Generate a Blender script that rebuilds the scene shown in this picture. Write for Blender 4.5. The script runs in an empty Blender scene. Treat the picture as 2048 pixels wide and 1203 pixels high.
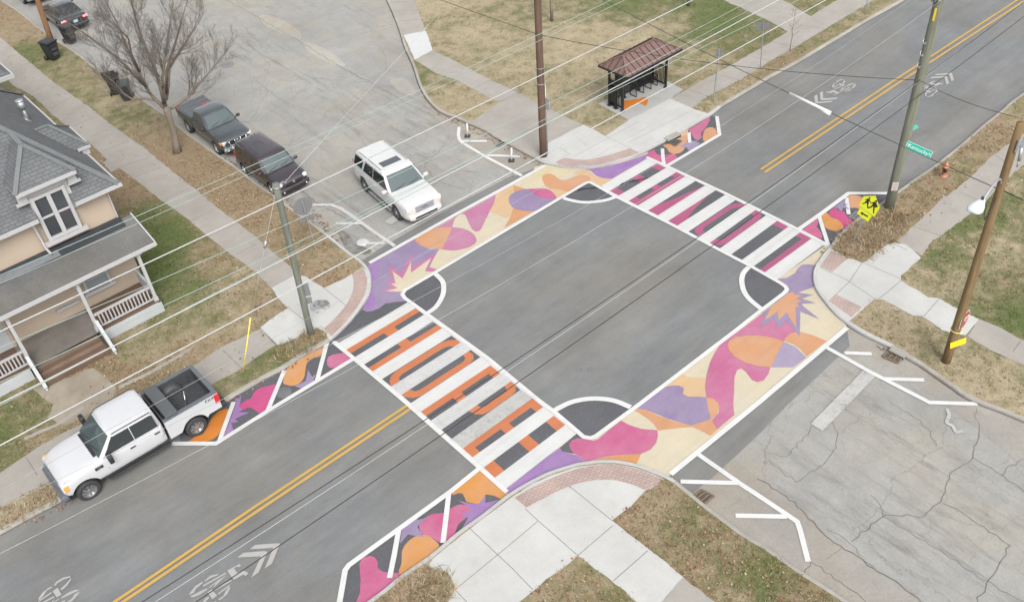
import bpy, bmesh, math, random
import numpy as np
from mathutils import Vector, Matrix, Euler

# ------------------------------------------------------------------ camera
SC = bpy.context.scene
COL = SC.collection
FPX, CXP, CYP, CAMH = 1891.196, 1024.0, 601.5, 25.4
CROT = tuple(math.radians(v) for v in (48.97248316, 3.95887981, -41.68375457))
cam_d = bpy.data.cameras.new("camera")
cam_d.sensor_width = 36.0
cam_d.lens = FPX / 2048.0 * 36.0
cam_d.clip_start = 0.5
cam_d.clip_end = 2000.0
cam = bpy.data.objects.new("camera", cam_d)
cam.location = (0, 0, CAMH)
cam.rotation_euler = CROT
COL.objects.link(cam)
SC.camera = cam

# ------------------------------------------------------------------ world, sun, exposure
SUN_EL, SUN_AZ = math.radians(48), math.radians(200)
W = bpy.data.worlds.new("World")
SC.world = W
W.use_nodes = True
nt = W.node_tree
nt.nodes.clear()
sky = nt.nodes.new("ShaderNodeTexSky")
sky.sky_type = 'NISHITA'
sky.sun_disc = False
sky.sun_elevation = SUN_EL
sky.sun_rotation = SUN_AZ
sky.air_density = 1.0
sky.dust_density = 4.0
hs = nt.nodes.new("ShaderNodeHueSaturation")
hs.inputs['Saturation'].default_value = 0.15      # a thick overcast: nearly colourless sky
bg = nt.nodes.new("ShaderNodeBackground")
bg.inputs['Strength'].default_value = 0.13
wo = nt.nodes.new("ShaderNodeOutputWorld")
nt.links.new(sky.outputs[0], hs.inputs['Color'])
nt.links.new(hs.outputs[0], bg.inputs[0])
nt.links.new(bg.outputs[0], wo.inputs[0])
sun_d = bpy.data.lights.new("sun", 'SUN')
sun_d.energy = 0.9
sun_d.angle = math.radians(28)
sun_d.color = (1.0, 0.965, 0.92)
sun = bpy.data.objects.new("sun", sun_d)
# sun comes from azimuth SUN_AZ (clockwise from +Y), elevation SUN_EL
sd = Vector((math.sin(SUN_AZ) * math.cos(SUN_EL), math.cos(SUN_AZ) * math.cos(SUN_EL), math.sin(SUN_EL)))
sun.rotation_euler = (-sd).to_track_quat('-Z', 'Y').to_euler()
sun.location = (10, -10, 60)
COL.objects.link(sun)
SC.view_settings.view_transform = 'Standard'
SC.view_settings.look = 'None'
SC.view_settings.exposure = 1.36
SC.view_settings.gamma = 1.0
SC.view_settings.use_curve_mapping = False

# ------------------------------------------------------------------ helpers
RNG = random.Random(7)
NR = np.random.default_rng(7)
RC = Euler(CROT, 'XYZ').to_matrix()
CAMP = Vector((0, 0, CAMH))

def ray(px, py):
    return RC @ Vector(((px - CXP) / FPX, -(py - CYP) / FPX, -1.0))
def G(px, py, z=0.0):
    """survey: where the photo's point lies on the level z"""
    d = ray(px, py)
    t = (z - CAMH) / d.z
    return (d.x * t, d.y * t)
def onX(px, py, x):
    d = ray(px, py); t = x / d.x
    return Vector((x, d.y * t, CAMH + d.z * t))
def onY(px, py, y):
    d = ray(px, py); t = y / d.y
    return Vector((d.x * t, y, CAMH + d.z * t))
def near_axis(bx, by, px, py):
    """point on the ray that is nearest to the upright through (bx, by)"""
    d = ray(px, py)
    t = (bx * d.x + by * d.y) / (d.x ** 2 + d.y ** 2)
    return Vector((d.x * t, d.y * t, CAMH + d.z * t))
TILES = dict(F=(0, 0, 1), a=(720, 320, 5.12), b=(1080, 220, 5.12), c=(1240, 660, 5.12), d=(1340, 500, 5.12),
             e=(1000, 780, 5.12), f=(660, 940, 4.575), g=(360, 660, 5.12), h=(1580, 360, 6.827),
             t2=(512, 401, 3), p=(360, 1040, 7.379), s=(1180, 60, 6.683), z=(490, 350, 3.537),
             t4=(1536, 401, 3), m=(1840, 220, 5.466))
def T(k, pts):
    ox, oy, s = TILES[k]
    return [(ox + x / s, oy + y / s) for x, y in pts]
def GP(pts, z=0.0):
    return [G(x, y, z) for x, y in pts]
def smooth(pts, n=5, closed=True):
    """Catmull-Rom through the points"""
    out = []; m = len(pts)
    P = lambda i: pts[i % m] if closed else pts[max(0, min(m - 1, i))]
    for i in range(m if closed else m - 1):
        p0, p1, p2, p3 = P(i - 1), P(i), P(i + 1), P(i + 2)
        for k in range(n):
            t = k / n
            out.append(tuple(0.5 * ((2 * p1[j]) + (-p0[j] + p2[j]) * t + (2 * p0[j] - 5 * p1[j] + 4 * p2[j] - p3[j]) * t * t
                       + (-p0[j] + 3 * p1[j] - 3 * p2[j] + p3[j]) * t ** 3) for j in range(2)))
    if not closed:
        out.append(tuple(pts[-1][:2]))
    return out

def tag(o, label=None, cat=None, group=None, kind=None):
    if label: o['label'] = label
    if cat: o['category'] = cat
    if group: o['group'] = group
    if kind: o['kind'] = kind
    return o
def empty(name, loc=(0, 0, 0), rz=0.0):
    o = bpy.data.objects.new(name, None)
    o.location = loc; o.rotation_euler = (0, 0, rz)
    o.empty_display_size = 0.2
    COL.objects.link(o)
    return o
def link(name, me, mat=None, parent=None, loc=None):
    o = bpy.data.objects.new(name, me)
    if mat is not None:
        for m in (mat if isinstance(mat, (list, tuple)) else [mat]):
            me.materials.append(m)
    if parent is not None: o.parent = parent
    if loc is not None: o.location = loc
    COL.objects.link(o)
    return o
def fin(name, bm, mat=None, parent=None, sm=False, loc=None):
    me = bpy.data.meshes.new(name)
    bmesh.ops.recalc_face_normals(bm, faces=bm.faces[:])
    if sm:
        for f in bm.faces: f.smooth = True
    bm.to_mesh(me); bm.free()
    return link(name, me, mat, parent, loc)
def copy_tree(o, parent=None):
    c = o.copy(); COL.objects.link(c)
    if parent is not None: c.parent = parent
    for ch in list(o.children): copy_tree(ch, c)
    return c

def bm_box(bm, c, s, rot=None, bev=0.0):
    """box centre c, full size s, optional Euler/Matrix"""
    r = bmesh.ops.create_cube(bm, size=1.0)
    vs = r['verts']
    M = Matrix.Translation(c) @ ((rot.to_4x4() if isinstance(rot, Matrix) else Euler(rot).to_matrix().to_4x4()) if rot is not None else Matrix.Identity(4)) @ Matrix.Diagonal((s[0], s[1], s[2], 1))
    bmesh.ops.transform(bm, matrix=M, verts=vs)
    if bev > 0:
        es = list({e for v in vs for e in v.link_edges})
        bmesh.ops.bevel(bm, geom=es, offset=bev, segments=2, affect='EDGES', profile=0.5)
def bm_bar(bm, a, b, w, h=None, up=(0, 0, 1)):
    a, b = Vector(a), Vector(b); h = w if h is None else h
    d = b - a; L = d.length
    if L < 1e-6: return
    z = d.normalized(); u = Vector(up)
    if abs(z.dot(u)) > 0.98: u = Vector((1, 0, 0))
    x = u.cross(z).normalized(); y = z.cross(x)
    vs = []
    for p in (a, b):
        for sx, sy in ((-1, -1), (1, -1), (1, 1), (-1, 1)):
            vs.append(bm.verts.new(p + x * sx * w / 2 + y * sy * h / 2))
    for q in ((0, 1, 2, 3), (7, 6, 5, 4), (0, 4, 5, 1), (1, 5, 6, 2), (2, 6, 7, 3), (3, 7, 4, 0)):
        bm.faces.new([vs[i] for i in q])
def bm_tube(bm, pts, rads, n=8, caps=True):
    pts = [Vector(p) for p in pts]
    if not isinstance(rads, (list, tuple)): rads = [rads] * len(pts)
    rings = []; prev = None
    for i, p in enumerate(pts):
        t = (pts[min(i + 1, len(pts) - 1)] - pts[max(i - 1, 0)]).normalized()
        if prev is None:
            u = Vector((0, 0, 1)) if abs(t.z) < 0.9 else Vector((1, 0, 0))
            x = u.cross(t).normalized()
        else:
            x = (prev - t * prev.dot(t)).normalized()
        prev = x; y = t.cross(x)
        rings.append([bm.verts.new(p + (x * math.cos(2 * math.pi * k / n) + y * math.sin(2 * math.pi * k / n)) * rads[i]) for k in range(n)])
    for r0, r1 in zip(rings, rings[1:]):
        for k in range(n):
            f = bm.faces.new((r0[k], r0[(k + 1) % n], r1[(k + 1) % n], r1[k])); f.smooth = True
    if caps:
        bm.faces.new(rings[0][::-1]); bm.faces.new(rings[-1])
def bm_lathe(bm, prof, n=24, M=None, close=False):
    """prof = [(r, z)] about z"""
    rings = []
    for r, z in prof:
        if r < 1e-5:
            rings.append([bm.verts.new((0, 0, z))])
        else:
            rings.append([bm.verts.new((r * math.cos(2 * math.pi * k / n), r * math.sin(2 * math.pi * k / n), z)) for k in range(n)])
    vs = [v for r in rings for v in r]
    prs = list(zip(rings, rings[1:])) + ([(rings[-1], rings[0])] if close else [])
    for r0, r1 in prs:
        for k in range(n):
            q = [r0[k % len(r0)], r0[(k + 1) % len(r0)], r1[(k + 1) % len(r1)], r1[k % len(r1)]]
            q = list(dict.fromkeys(q))
            if len(q) >= 3:
                try: f = bm.faces.new(q); f.smooth = True
                except ValueError: pass
    if M is not None: bmesh.ops.transform(bm, matrix=M, verts=vs)
def bm_prism(bm, pts, z0, z1):
    """closed solid on a plan outline"""
    lo = [bm.verts.new((x, y, z0)) for x, y in pts]; hi = [bm.verts.new((x, y, z1)) for x, y in pts]
    n = len(pts)
    bm.faces.new(lo[::-1]); bm.faces.new(hi)
    for i in range(n): bm.faces.new((lo[i], lo[(i + 1) % n], hi[(i + 1) % n], hi[i]))
def bm_plate(bm, pts3, th):
    """flat polygon of 3-d points given a thickness th along its normal"""
    pts3 = [Vector(p) for p in pts3]
    nrm = Vector((0, 0, 0)); m = len(pts3)
    for i in range(m): nrm += pts3[i].cross(pts3[(i + 1) % m])
    nrm.normalize()
    a = [bm.verts.new(p) for p in pts3]; b = [bm.verts.new(p + nrm * th) for p in pts3]
    bm.faces.new(a[::-1]); bm.faces.new(b)
    for i in range(m): bm.faces.new((a[i], a[(i + 1) % m], b[(i + 1) % m], b[i]))
_ZC = [0]
def zbump():
    """no two flat patches ever share a plane"""
    _ZC[0] = (_ZC[0] + 1) % 53
    return _ZC[0] * 6e-5
def sheet(name, pts, z, mat, parent=None):
    """flat patch lying on the ground, plan outline in metres"""
    z += zbump()
    bm = bmesh.new()
    q = []
    for p in pts:
        if not q or (abs(p[0] - q[-1][0]) + abs(p[1] - q[-1][1])) > 1e-4: q.append(p)
    a = sum(q[i][0] * q[(i + 1) % len(q)][1] - q[(i + 1) % len(q)][0] * q[i][1] for i in range(len(q)))
    if a < 0: q = q[::-1]
    vs = [bm.verts.new((x, y, z)) for x, y in q]
    f = bm.faces.new(vs); f.normal_update()
    bmesh.ops.triangulate(bm, faces=[f], ngon_method='EAR_CLIP')
    me = bpy.data.meshes.new(name); bm.to_mesh(me); bm.free()
    return link(name, me, mat, parent)
def bm_stroke(bm, path, w, z, closed=False):
    n = len(path); P = [Vector((x, y)) for x, y in path]; L = []; R_ = []
    for i in range(n):
        a = P[(i - 1) % n] if (closed or i > 0) else None
        b = P[(i + 1) % n] if (closed or i < n - 1) else None
        d1 = (P[i] - a).normalized() if a is not None else None
        d2 = (b - P[i]).normalized() if b is not None else None
        if d1 is None: d1 = d2
        if d2 is None: d2 = d1
        n1 = Vector((-d1.y, d1.x)); n2 = Vector((-d2.y, d2.x))
        m = (n1 + n2)
        if m.length < 1e-6: m = n1
        m.normalize(); k = min(1.0 / max(0.35, m.dot(n1)), 2.2)
        L.append(bm.verts.new((*(P[i] + m * k * w / 2), z))); R_.append(bm.verts.new((*(P[i] - m * k * w / 2), z)))
    for i in range(n if closed else n - 1):
        j = (i + 1) % n
        bm.faces.new((L[i], R_[i], R_[j], L[j]))
def stroke(name, path, w, z, mat, parent=None, closed=False):
    z += zbump(); bm = bmesh.new(); bm_stroke(bm, path, w, z, closed)
    for f in bm.faces:
        f.normal_update()
        if f.normal.z < 0: f.normal_flip()
    me = bpy.data.meshes.new(name); bm.to_mesh(me); bm.free()
    return link(name, me, mat, parent)
def offset_path(path, d):
    """open path moved sideways by d (positive = left of travel)"""
    P = [Vector(p) for p in path]; out = []
    for i in range(len(P)):
        d1 = (P[i] - P[i - 1]).normalized() if i > 0 else (P[1] - P[0]).normalized()
        d2 = (P[i + 1] - P[i]).normalized() if i < len(P) - 1 else d1
        n1 = Vector((-d1.y, d1.x)); n2 = Vector((-d2.y, d2.x)); m = (n1 + n2).normalized()
        out.append(tuple(P[i] + m * d / max(0.5, m.dot(n1))))
    return out
def mesh_np(name, V, F, mat, parent=None, smooth_=False):
    """V (n,3), F (m,k) arrays"""
    me = bpy.data.meshes.new(name)
    k = F.shape[1]
    me.vertices.add(len(V)); me.vertices.foreach_set('co', V.astype(np.float32).ravel())
    me.loops.add(F.size); me.loops.foreach_set('vertex_index', F.astype(np.int32).ravel())
    me.polygons.add(len(F)); me.polygons.foreach_set('loop_start', np.arange(0, F.size, k, dtype=np.int32))
    me.polygons.foreach_set('loop_total', np.full(len(F), k, dtype=np.int32))
    me.update(calc_edges=True)
    return link(name, me, mat, parent)
def inside(poly, X, Y):
    r = np.zeros(len(X), bool); n = len(poly); j = n - 1
    for i in range(n):
        xi, yi = poly[i]; xj, yj = poly[j]
        c = ((yi > Y) != (yj > Y)) & (X < (xj - xi) * (Y - yi) / (yj - yi + 1e-12) + xi)
        r ^= c; j = i
    return r

# ------------------------------------------------------------------ materials
def s2l(c):
    return tuple(((v / 255) / 12.92 if v / 255 <= 0.04045 else ((v / 255 + 0.055) / 1.055) ** 2.4) for v in c)
KEXP = 2.6
def alb(r, g, b):
    """surface colour of something that shows as r,g,b under this even light"""
    return tuple(min(0.8, v / KEXP) for v in s2l((r, g, b)))
def newmat(name):
    m = bpy.data.materials.new(name); m.use_nodes = True
    n = m.node_tree; b = n.nodes['Principled BSDF']
    return m, n, b
def N(n, t, **kw):
    nd = n.nodes.new(t)
    for k, v in kw.items():
        if k in nd.inputs.keys(): nd.inputs[k].default_value = v
        else: setattr(nd, k, v)
    return nd
def plain(name, col, rough=0.6, metal=0.0, spec=0.5, coat=0.0, var=0.08, vs=6.0, emit=None):
    m, n, b = newmat(name)
    b.inputs['Roughness'].default_value = rough; b.inputs['Metallic'].default_value = metal
    b.inputs['Specular IOR Level'].default_value = spec; b.inputs['Coat Weight'].default_value = coat
    b.inputs['Coat Roughness'].default_value = 0.06
    if var > 0:
        tc = N(n, 'ShaderNodeTexCoord'); no = N(n, 'ShaderNodeTexNoise', Scale=vs, Detail=5.0, Roughness=0.6)
        n.links.new(tc.outputs['Object'], no.inputs['Vector'])
        mr = N(n, 'ShaderNodeMapRange'); mr.inputs[1].default_value = 0.3; mr.inputs[2].default_value = 0.7
        mr.inputs[3].default_value = 1 - var; mr.inputs[4].default_value = 1 + var
        n.links.new(no.outputs[0], mr.inputs[0])
        mx = N(n, 'ShaderNodeVectorMath', operation='SCALE'); mx.inputs[0].default_value = col
        n.links.new(mr.outputs[0], mx.inputs['Scale']); n.links.new(mx.outputs[0], b.inputs['Base Color'])
    else:
        b.inputs['Base Color'].default_value = (*col, 1)
    if emit: b.inputs['Emission Color'].default_value = (*col, 1); b.inputs['Emission Strength'].default_value = emit
    return m
class Sh:
    """small builder for ground shaders: everything in world metres"""
    def __init__(s, name, rough=0.85):
        s.m, s.n, s.b = newmat(name)
        s.b.inputs['Roughness'].default_value = rough
        s.b.inputs['Specular IOR Level'].default_value = 0.3
        s.pos = N(s.n, 'ShaderNodeNewGeometry').outputs['Position']
    def l(s, a, b): s.n.links.new(a, b)
    def mapv(s, sc=(1, 1, 1), rot=0.0, loc=(0, 0, 0), src=None):
        m = N(s.n, 'ShaderNodeMapping'); m.inputs['Scale'].default_value = sc
        m.inputs['Rotation'].default_value = (0, 0, rot); m.inputs['Location'].default_value = loc
        s.l(src or s.pos, m.inputs['Vector']); return m.outputs[0]
    def noise(s, scale, detail=4, rough=0.55, vec=None, dist=0.0):
        t = N(s.n, 'ShaderNodeTexNoise', Scale=scale, Detail=float(detail), Roughness=rough, Distortion=dist)
        s.l(vec or s.pos, t.inputs['Vector']); return t.outputs[0]
    def rng(s, v, a, b, c, d, clamp=True):
        m = N(s.n, 'ShaderNodeMapRange'); m.clamp = clamp
        for i, x in enumerate((a, b, c, d)): m.inputs[i + 1].default_value = x
        s.l(v, m.inputs[0]); return m.outputs[0]
    def math(s, op, a, b=None, c=None):
        m = N(s.n, 'ShaderNodeMath', operation=op)
        for i, x in enumerate((a, b, c)):
            if x is None: continue
            if isinstance(x, (int, float)): m.inputs[i].default_value = x
            else: s.l(x, m.inputs[i])
        return m.outputs[0]
    def mix(s, f, a, b):
        m = N(s.n, 'ShaderNodeMix', data_type='RGBA')
        if isinstance(f, (int, float)): m.inputs[0].default_value = f
        else: s.l(f, m.inputs[0])
        for i, x in ((6, a), (7, b)):
            if isinstance(x, (tuple, list)): m.inputs[i].default_value = (*x[:3], 1)
            else: s.l(x, m.inputs[i])
        return m.outputs[2]
    def scale(s, col, f):
        m = N(s.n, 'ShaderNodeVectorMath', operation='SCALE')
        if isinstance(col, (tuple, list)): m.inputs[0].default_value = col[:3]
        else: s.l(col, m.inputs[0])
        s.l(f, m.inputs['Scale']); return m.outputs[0]
    def cracks(s, scale, width, warp=0.6, wscale=0.9, loc=(0, 0, 0)):
        """thin lines between warped cells, 0..1"""
        no = N(s.n, 'ShaderNodeTexNoise', Scale=wscale, Detail=6.0, Roughness=0.65)
        s.l(s.mapv(loc=loc), no.inputs['Vector'])
        sub = N(s.n, 'ShaderNodeVectorMath', operation='SUBTRACT'); s.l(no.outputs['Color'], sub.inputs[0]); sub.inputs[1].default_value = (.5, .5, .5)
        sc = N(s.n, 'ShaderNodeVectorMath', operation='SCALE'); s.l(sub.outputs[0], sc.inputs[0]); sc.inputs['Scale'].default_value = warp * 2
        ad = N(s.n, 'ShaderNodeVectorMath', operation='ADD'); s.l(s.mapv(loc=loc), ad.inputs[0]); s.l(sc.outputs[0], ad.inputs[1])
        v = N(s.n, 'ShaderNodeTexVoronoi', feature='DISTANCE_TO_EDGE', Scale=scale); v.voronoi_dimensions = '2D'
        s.l(ad.outputs[0], v.inputs['Vector'])
        return s.rng(v.outputs['Distance'], 0.0, width * scale, 1.0, 0.0)
    def out(s, col, bump=None, bd=0.01, bs=0.4):
        s.l(col, s.b.inputs['Base Color'])
        if bump is not None:
            bp = N(s.n, 'ShaderNodeBump', Strength=bs, Distance=bd)
            s.l(bump, bp.inputs['Height']); s.l(bp.outputs[0], s.b.inputs['Normal'])
        return s.m

def asphalt(name, base, streak=0.12, blotch=0.10, grain=0.16, tan=0.25):
    s = Sh(name, 0.8)
    st = s.noise(1.0, 7, 0.72, s.mapv((0.14, 1.1, 1)))
    st2 = s.noise(1.0, 7, 0.75, s.mapv((1.2, 4.0, 1)))
    bl = s.noise(0.35, 7, 0.65); gr = s.noise(13, 5, 0.95)
    f = s.math('MULTIPLY', s.rng(st, .3, .7, 1 - streak, 1 + streak), s.rng(bl, .3, .7, 1 - blotch * 1.4, 1 + blotch * 1.4))
    f = s.math('MULTIPLY', f, s.rng(gr, .25, .75, 1 - grain, 1 + grain))
    f = s.math('MULTIPLY', f, s.rng(st2, .3, .7, 1 - streak * .6, 1 + streak * .6))
    warm = tuple(base[i] * (1.14, 1.05, .93)[i] for i in range(3))
    c = s.mix(s.rng(s.noise(0.22, 5, 0.6, s.mapv((.6, 1, 1), 0, (40, 9, 0))), .42, .66, 0, tan * 3), base, warm)
    c = s.scale(c, f)
    sp = N(s.n, 'ShaderNodeTexVoronoi', Scale=1.6); s.l(s.pos, sp.inputs['Vector'])
    spot = s.rng(sp.outputs['Distance'], 0.012, 0.03, 1, 0)
    c = s.mix(spot, c, tuple(v * .45 for v in base))
    sp2 = N(s.n, 'ShaderNodeTexVoronoi', Scale=1.1); s.l(s.mapv(loc=(7, 3, 0)), sp2.inputs['Vector'])
    c = s.mix(s.rng(sp2.outputs['Distance'], 0.008, 0.022, .8, 0), c, tuple(v * 2.2 for v in base))
    return s.out(c, gr, 0.004, 0.35)

def oldroad(name, base, crack=0.8, tyre=True, ydir=True):
    s = Sh(name, 0.88)
    bl = s.noise(0.16, 6, 0.62); b2 = s.noise(1.1, 8, 0.78); gr = s.noise(11, 5, 0.95)
    f = s.math('MULTIPLY', s.rng(bl, .3, .7, .86, 1.13), s.rng(b2, .3, .7, .88, 1.12))
    f = s.math('MULTIPLY', f, s.rng(gr, .25, .75, .80, 1.2))
    c = s.mix(s.rng(s.noise(0.3, 5, .6, s.mapv(loc=(3, 50, 0))), .45, .65, 0, .8), base, tuple(base[i] * (1.06, 1.0, .9)[i] for i in range(3)))
    c = s.scale(c, f)
    # pale worn patches
    pw = s.rng(s.noise(0.33, 7, .72, s.mapv((1, .45, 1), 0, (12, 1, 0))), .60, .72, 0, .5)
    c = s.mix(pw, c, tuple(min(.5, v * 1.4) for v in base))
    dk = tuple(v * .5 for v in base)
    if tyre:
        st = s.noise(1.0, 8, .8, s.mapv((2.4, .30, 1), .08, (5, 0, 0)))
        msk = s.rng(s.noise(1.0, 4, .6, s.mapv((.5, .09, 1), 0, (3, 1, 0))), .44, .58, .05, 1)
        c = s.mix(s.math('MULTIPLY', s.rng(st, .50, .66, 0, .8), msk), c, dk)
    k1 = s.cracks(0.17, 0.028, 1.0, .4)
    k2 = s.cracks(0.7, 0.015, .4, 1.1, (31, 7, 0))
    m2 = s.rng(s.noise(.18, 4, .6, s.mapv(loc=(2, 77, 0))), .46, .58, 0, 1)
    k = s.math('MAXIMUM', s.math('MULTIPLY', k1, s.rng(s.noise(.5, 4), .3, .6, .25, 1)), s.math('MULTIPLY', k2, m2))
    c = s.mix(s.math('MULTIPLY', k, crack * .75), c, tuple(v * .42 for v in base))
    sp = N(s.n, 'ShaderNodeTexVoronoi', Scale=1.3); s.l(s.pos, sp.inputs['Vector'])
    c = s.mix(s.rng(sp.outputs['Distance'], 0.02, 0.045, .8, 0), c, tuple(v * .5 for v in base))
    return s.out(c, gr, 0.004, 0.4)

def concrete(name, base, stain=0.12, cell=None):
    s = Sh(name, 0.9)
    bl = s.noise(0.5, 7, 0.68); b2 = s.noise(2.7, 6, 0.75); gr = s.noise(14, 5, 0.9)
    f = s.math('MULTIPLY', s.rng(bl, .3, .7, 1 - stain, 1 + stain * .7), s.rng(b2, .3, .7, 1 - stain * .4, 1 + stain * .4))
    f = s.math('MULTIPLY', f, s.rng(gr, .25, .75, .93, 1.07))
    c = s.scale(base, f)
    c = s.mix(s.rng(s.noise(.9, 6, .7, s.mapv(loc=(4, 4, 0))), .56, .72, 0, stain * 3), c, tuple(base[i] * (.78, .74, .66)[i] for i in range(3)))
    return s.out(c, gr, 0.003, 0.3)

def paint(name, col, wear=0.25, under=(.085, .085, .09), grain=.10, thr=(.56, .68), fade=0.0):
    """road paint: worn through at the grain of the asphalt"""
    s = Sh(name, 0.7)
    gr = s.noise(15, 5, .95); bl = s.noise(0.8, 7, .7); b2 = s.noise(1.7, 6, .7)
    f = s.math('MULTIPLY', s.rng(gr, .25, .75, 1 - grain, 1 + grain), s.rng(bl, .3, .7, .93, 1.06))
    c = s.scale(col, f)
    st = s.rng(s.noise(1.0, 5, .65, s.mapv((.5, 4.5, 1), 0.35)), .52, .75, 0, .22)
    c = s.mix(st, c, tuple(v * .62 for v in col))
    if fade: c = s.mix(s.rng(s.noise(.45, 7, .75, s.mapv(loc=(6, 2, 0))), .40, .66, 0, fade), c, tuple(v * .45 + .17 for v in col))
    tr = s.rng(s.noise(1.0, 6, .7, s.mapv((.12, 2.2, 1), 0, (1, 4, 0))), .54, .68, 0, .22)
    c = s.mix(tr, c, tuple(v * .5 + .035 for v in col))
    w = s.math('ADD', s.rng(s.noise(19 if thr[0] > .5 else 7, 5, .8, s.mapv(loc=(3, 3, 0))), thr[0], thr[1], 0, 1), 0.0)
    w = s.math('MULTIPLY', w, s.rng(b2, .45, .7, .15, 1))
    c = s.mix(s.math('MULTIPLY', w, wear), c, under)
    sp = N(s.n, 'ShaderNodeTexVoronoi', Scale=2.2); s.l(s.pos, sp.inputs['Vector'])
    c = s.mix(s.rng(sp.outputs['Distance'], 0.02, 0.045, .6, 0), c, under)
    return s.out(c, gr, 0.003, 0.3)

def brickmat(name, c1, c2, mort, w=.20, h=.10):
    s = Sh(name, .85)
    br = N(s.n, 'ShaderNodeTexBrick'); br.inputs['Scale'].default_value = 1.0
    br.inputs['Brick Width'].default_value = w; br.inputs['Row Height'].default_value = h
    br.inputs['Mortar Size'].default_value = .012
    br.inputs['Color1'].default_value = (*c1, 1); br.inputs['Color2'].default_value = (*c2, 1); br.inputs['Mortar'].default_value = (*mort, 1)
    s.l(s.mapv(rot=.35), br.inputs['Vector'])
    c = s.scale(br.outputs[0], s.rng(s.noise(.9, 5, .6), .3, .7, .85, 1.12))
    return s.out(c)

M = {}
M['asphalt'] = asphalt('asphalt_new', alb(149, 151, 152))
M['asphalt_dark'] = asphalt('asphalt_sealed', alb(113, 114, 119), .05, .10, .42, .05)
M['asphalt_patch'] = asphalt('asphalt_patch', alb(166, 166, 164), .10, .10, .16, .3)
M['oldroad'] = oldroad('old_concrete_road', alb(191, 190, 185), .85)
M['gutter'] = oldroad('old_gutter', alb(190, 185, 177), .5, False)
M['conc_new'] = concrete('concrete_new', alb(236, 236, 232), .09)
M['conc_old'] = concrete('concrete_old', alb(202, 196, 187), .13)
M['conc_kerb'] = concrete('concrete_kerb', alb(205, 200, 190), .22)
M['conc_kerb_new'] = concrete('concrete_kerb_new', alb(226, 227, 225), .1)
M['joint'] = plain('joint', alb(150, 148, 142), .9, var=.2)
M['joint_old'] = plain('joint_old', alb(140, 132, 120), .9, var=.3)
M['brick'] = brickmat('brick_band', alb(226, 202, 194), alb(218, 192, 183), alb(198, 176, 168))
M['brick_worn'] = brickmat('brick_band_worn', alb(226, 202, 193), alb(214, 188, 178), alb(186, 164, 156))
M['white_paint'] = paint('white_road_paint', (.40, .40, .395), .22)
M['white_bars'] = paint('white_crosswalk_paint', alb(250, 250, 248), .4, alb(165, 165, 166), .06)
M['white_paint_worn'] = paint('white_road_paint_worn', alb(228, 227, 223), 1.0, alb(184, 182, 177), .1, (.40, .54))
M['bar_worn'] = paint('white_paint_tyre_worn', alb(222, 222, 218), .8, alb(150, 150, 150), .1, (.42, .6))
M['yellow_paint'] = paint('yellow_road_paint', alb(238, 195, 105), .3)
PC = dict(cream=(243, 230, 200), cream2=(250, 233, 190), pale=(246, 208, 160), orange=(240, 176, 126), orange2=(244, 170, 92),
          orange3=(247, 148, 40), letter=(233, 141, 92), magenta=(226, 112, 160), pink=(218, 136, 178), arch=(223, 124, 168), hot=(232, 92, 155),
          rose=(201, 104, 146), purple=(172, 152, 190), violet=(180, 136, 202), lilac=(190, 174, 204))
for k, v in PC.items(): M['p_' + k] = paint('paint_' + k, alb(*v), .35 if k not in ('orange3', 'hot') else .2, fade=.35 if k not in ('orange3', 'hot', 'letter', 'rose') else .1)
M['metal'] = plain('galvanised_steel', (.34, .35, .36), .45, .6, var=.1)
M['metal_sign_back'] = plain('sign_back', (.17, .175, .18), .5, .3, var=.06)
M['black_metal'] = plain('black_powder_coat', (.012, .012, .014), .4, var=.1)
M['iron'] = plain('cast_iron', (.10, .095, .09), .7, .3, var=.25, vs=25)
M['black'] = plain('black_gap', (.006, .006, .006), .9, var=0)
# ================================================================== the setting: ground, roads, kerbs, pavements
def struct(o, label, cat):
    return tag(o, label, cat, kind='structure')
def big(pts): return pts
sheetZ = dict(base=-.03, old=0.0, asp=.004, dark=.008, c1=.012, c2=.016, c3=.020, c4=.024, line=.028, line2=.032, line3=.036)
struct(sheet('ground', [(-350, -350), (500, -350), (500, 500), (-350, 500)], sheetZ['base'], plain('ground_soil', alb(168, 155, 125), .95, var=.2, vs=.4)), 'dry grassy ground around the junction', 'ground')
struct(sheet('side_road', [(5, -60), (40, -60), (40, 150), (5, 150)], sheetZ['old'], M['oldroad']), 'cracked pale grey side street crossing the main road', 'road')
asp_edge_top = [(-600, 1500)] # placeholder, replaced below
main_out = GP([(725, 520), (760, 497), (818, 463), (915, 407), (970, 379), (1079, 323), (1300, 190)])
main_low = GP([(1860, 560), (1723, 668), (1690, 701), (1640, 748), (1572, 812), (1525, 861), (1471, 912), (1424, 955), (1385, 990), (1280, 1080)])
mr = [(-60, 32), (main_out[0][0] - 2, 32)] + main_out[0:6] + [(main_out[5][0] + 1.5, 33), (150, 33), (150, 9.5)] + main_low[0:1] + main_low[1:9] + [(main_low[9][0] - 1.0, 9.5), (-60, 9.5)]
struct(sheet('main_road', mr, sheetZ['asp'], M['asphalt']), 'smooth dark grey asphalt main road through the junction', 'road')
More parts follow.
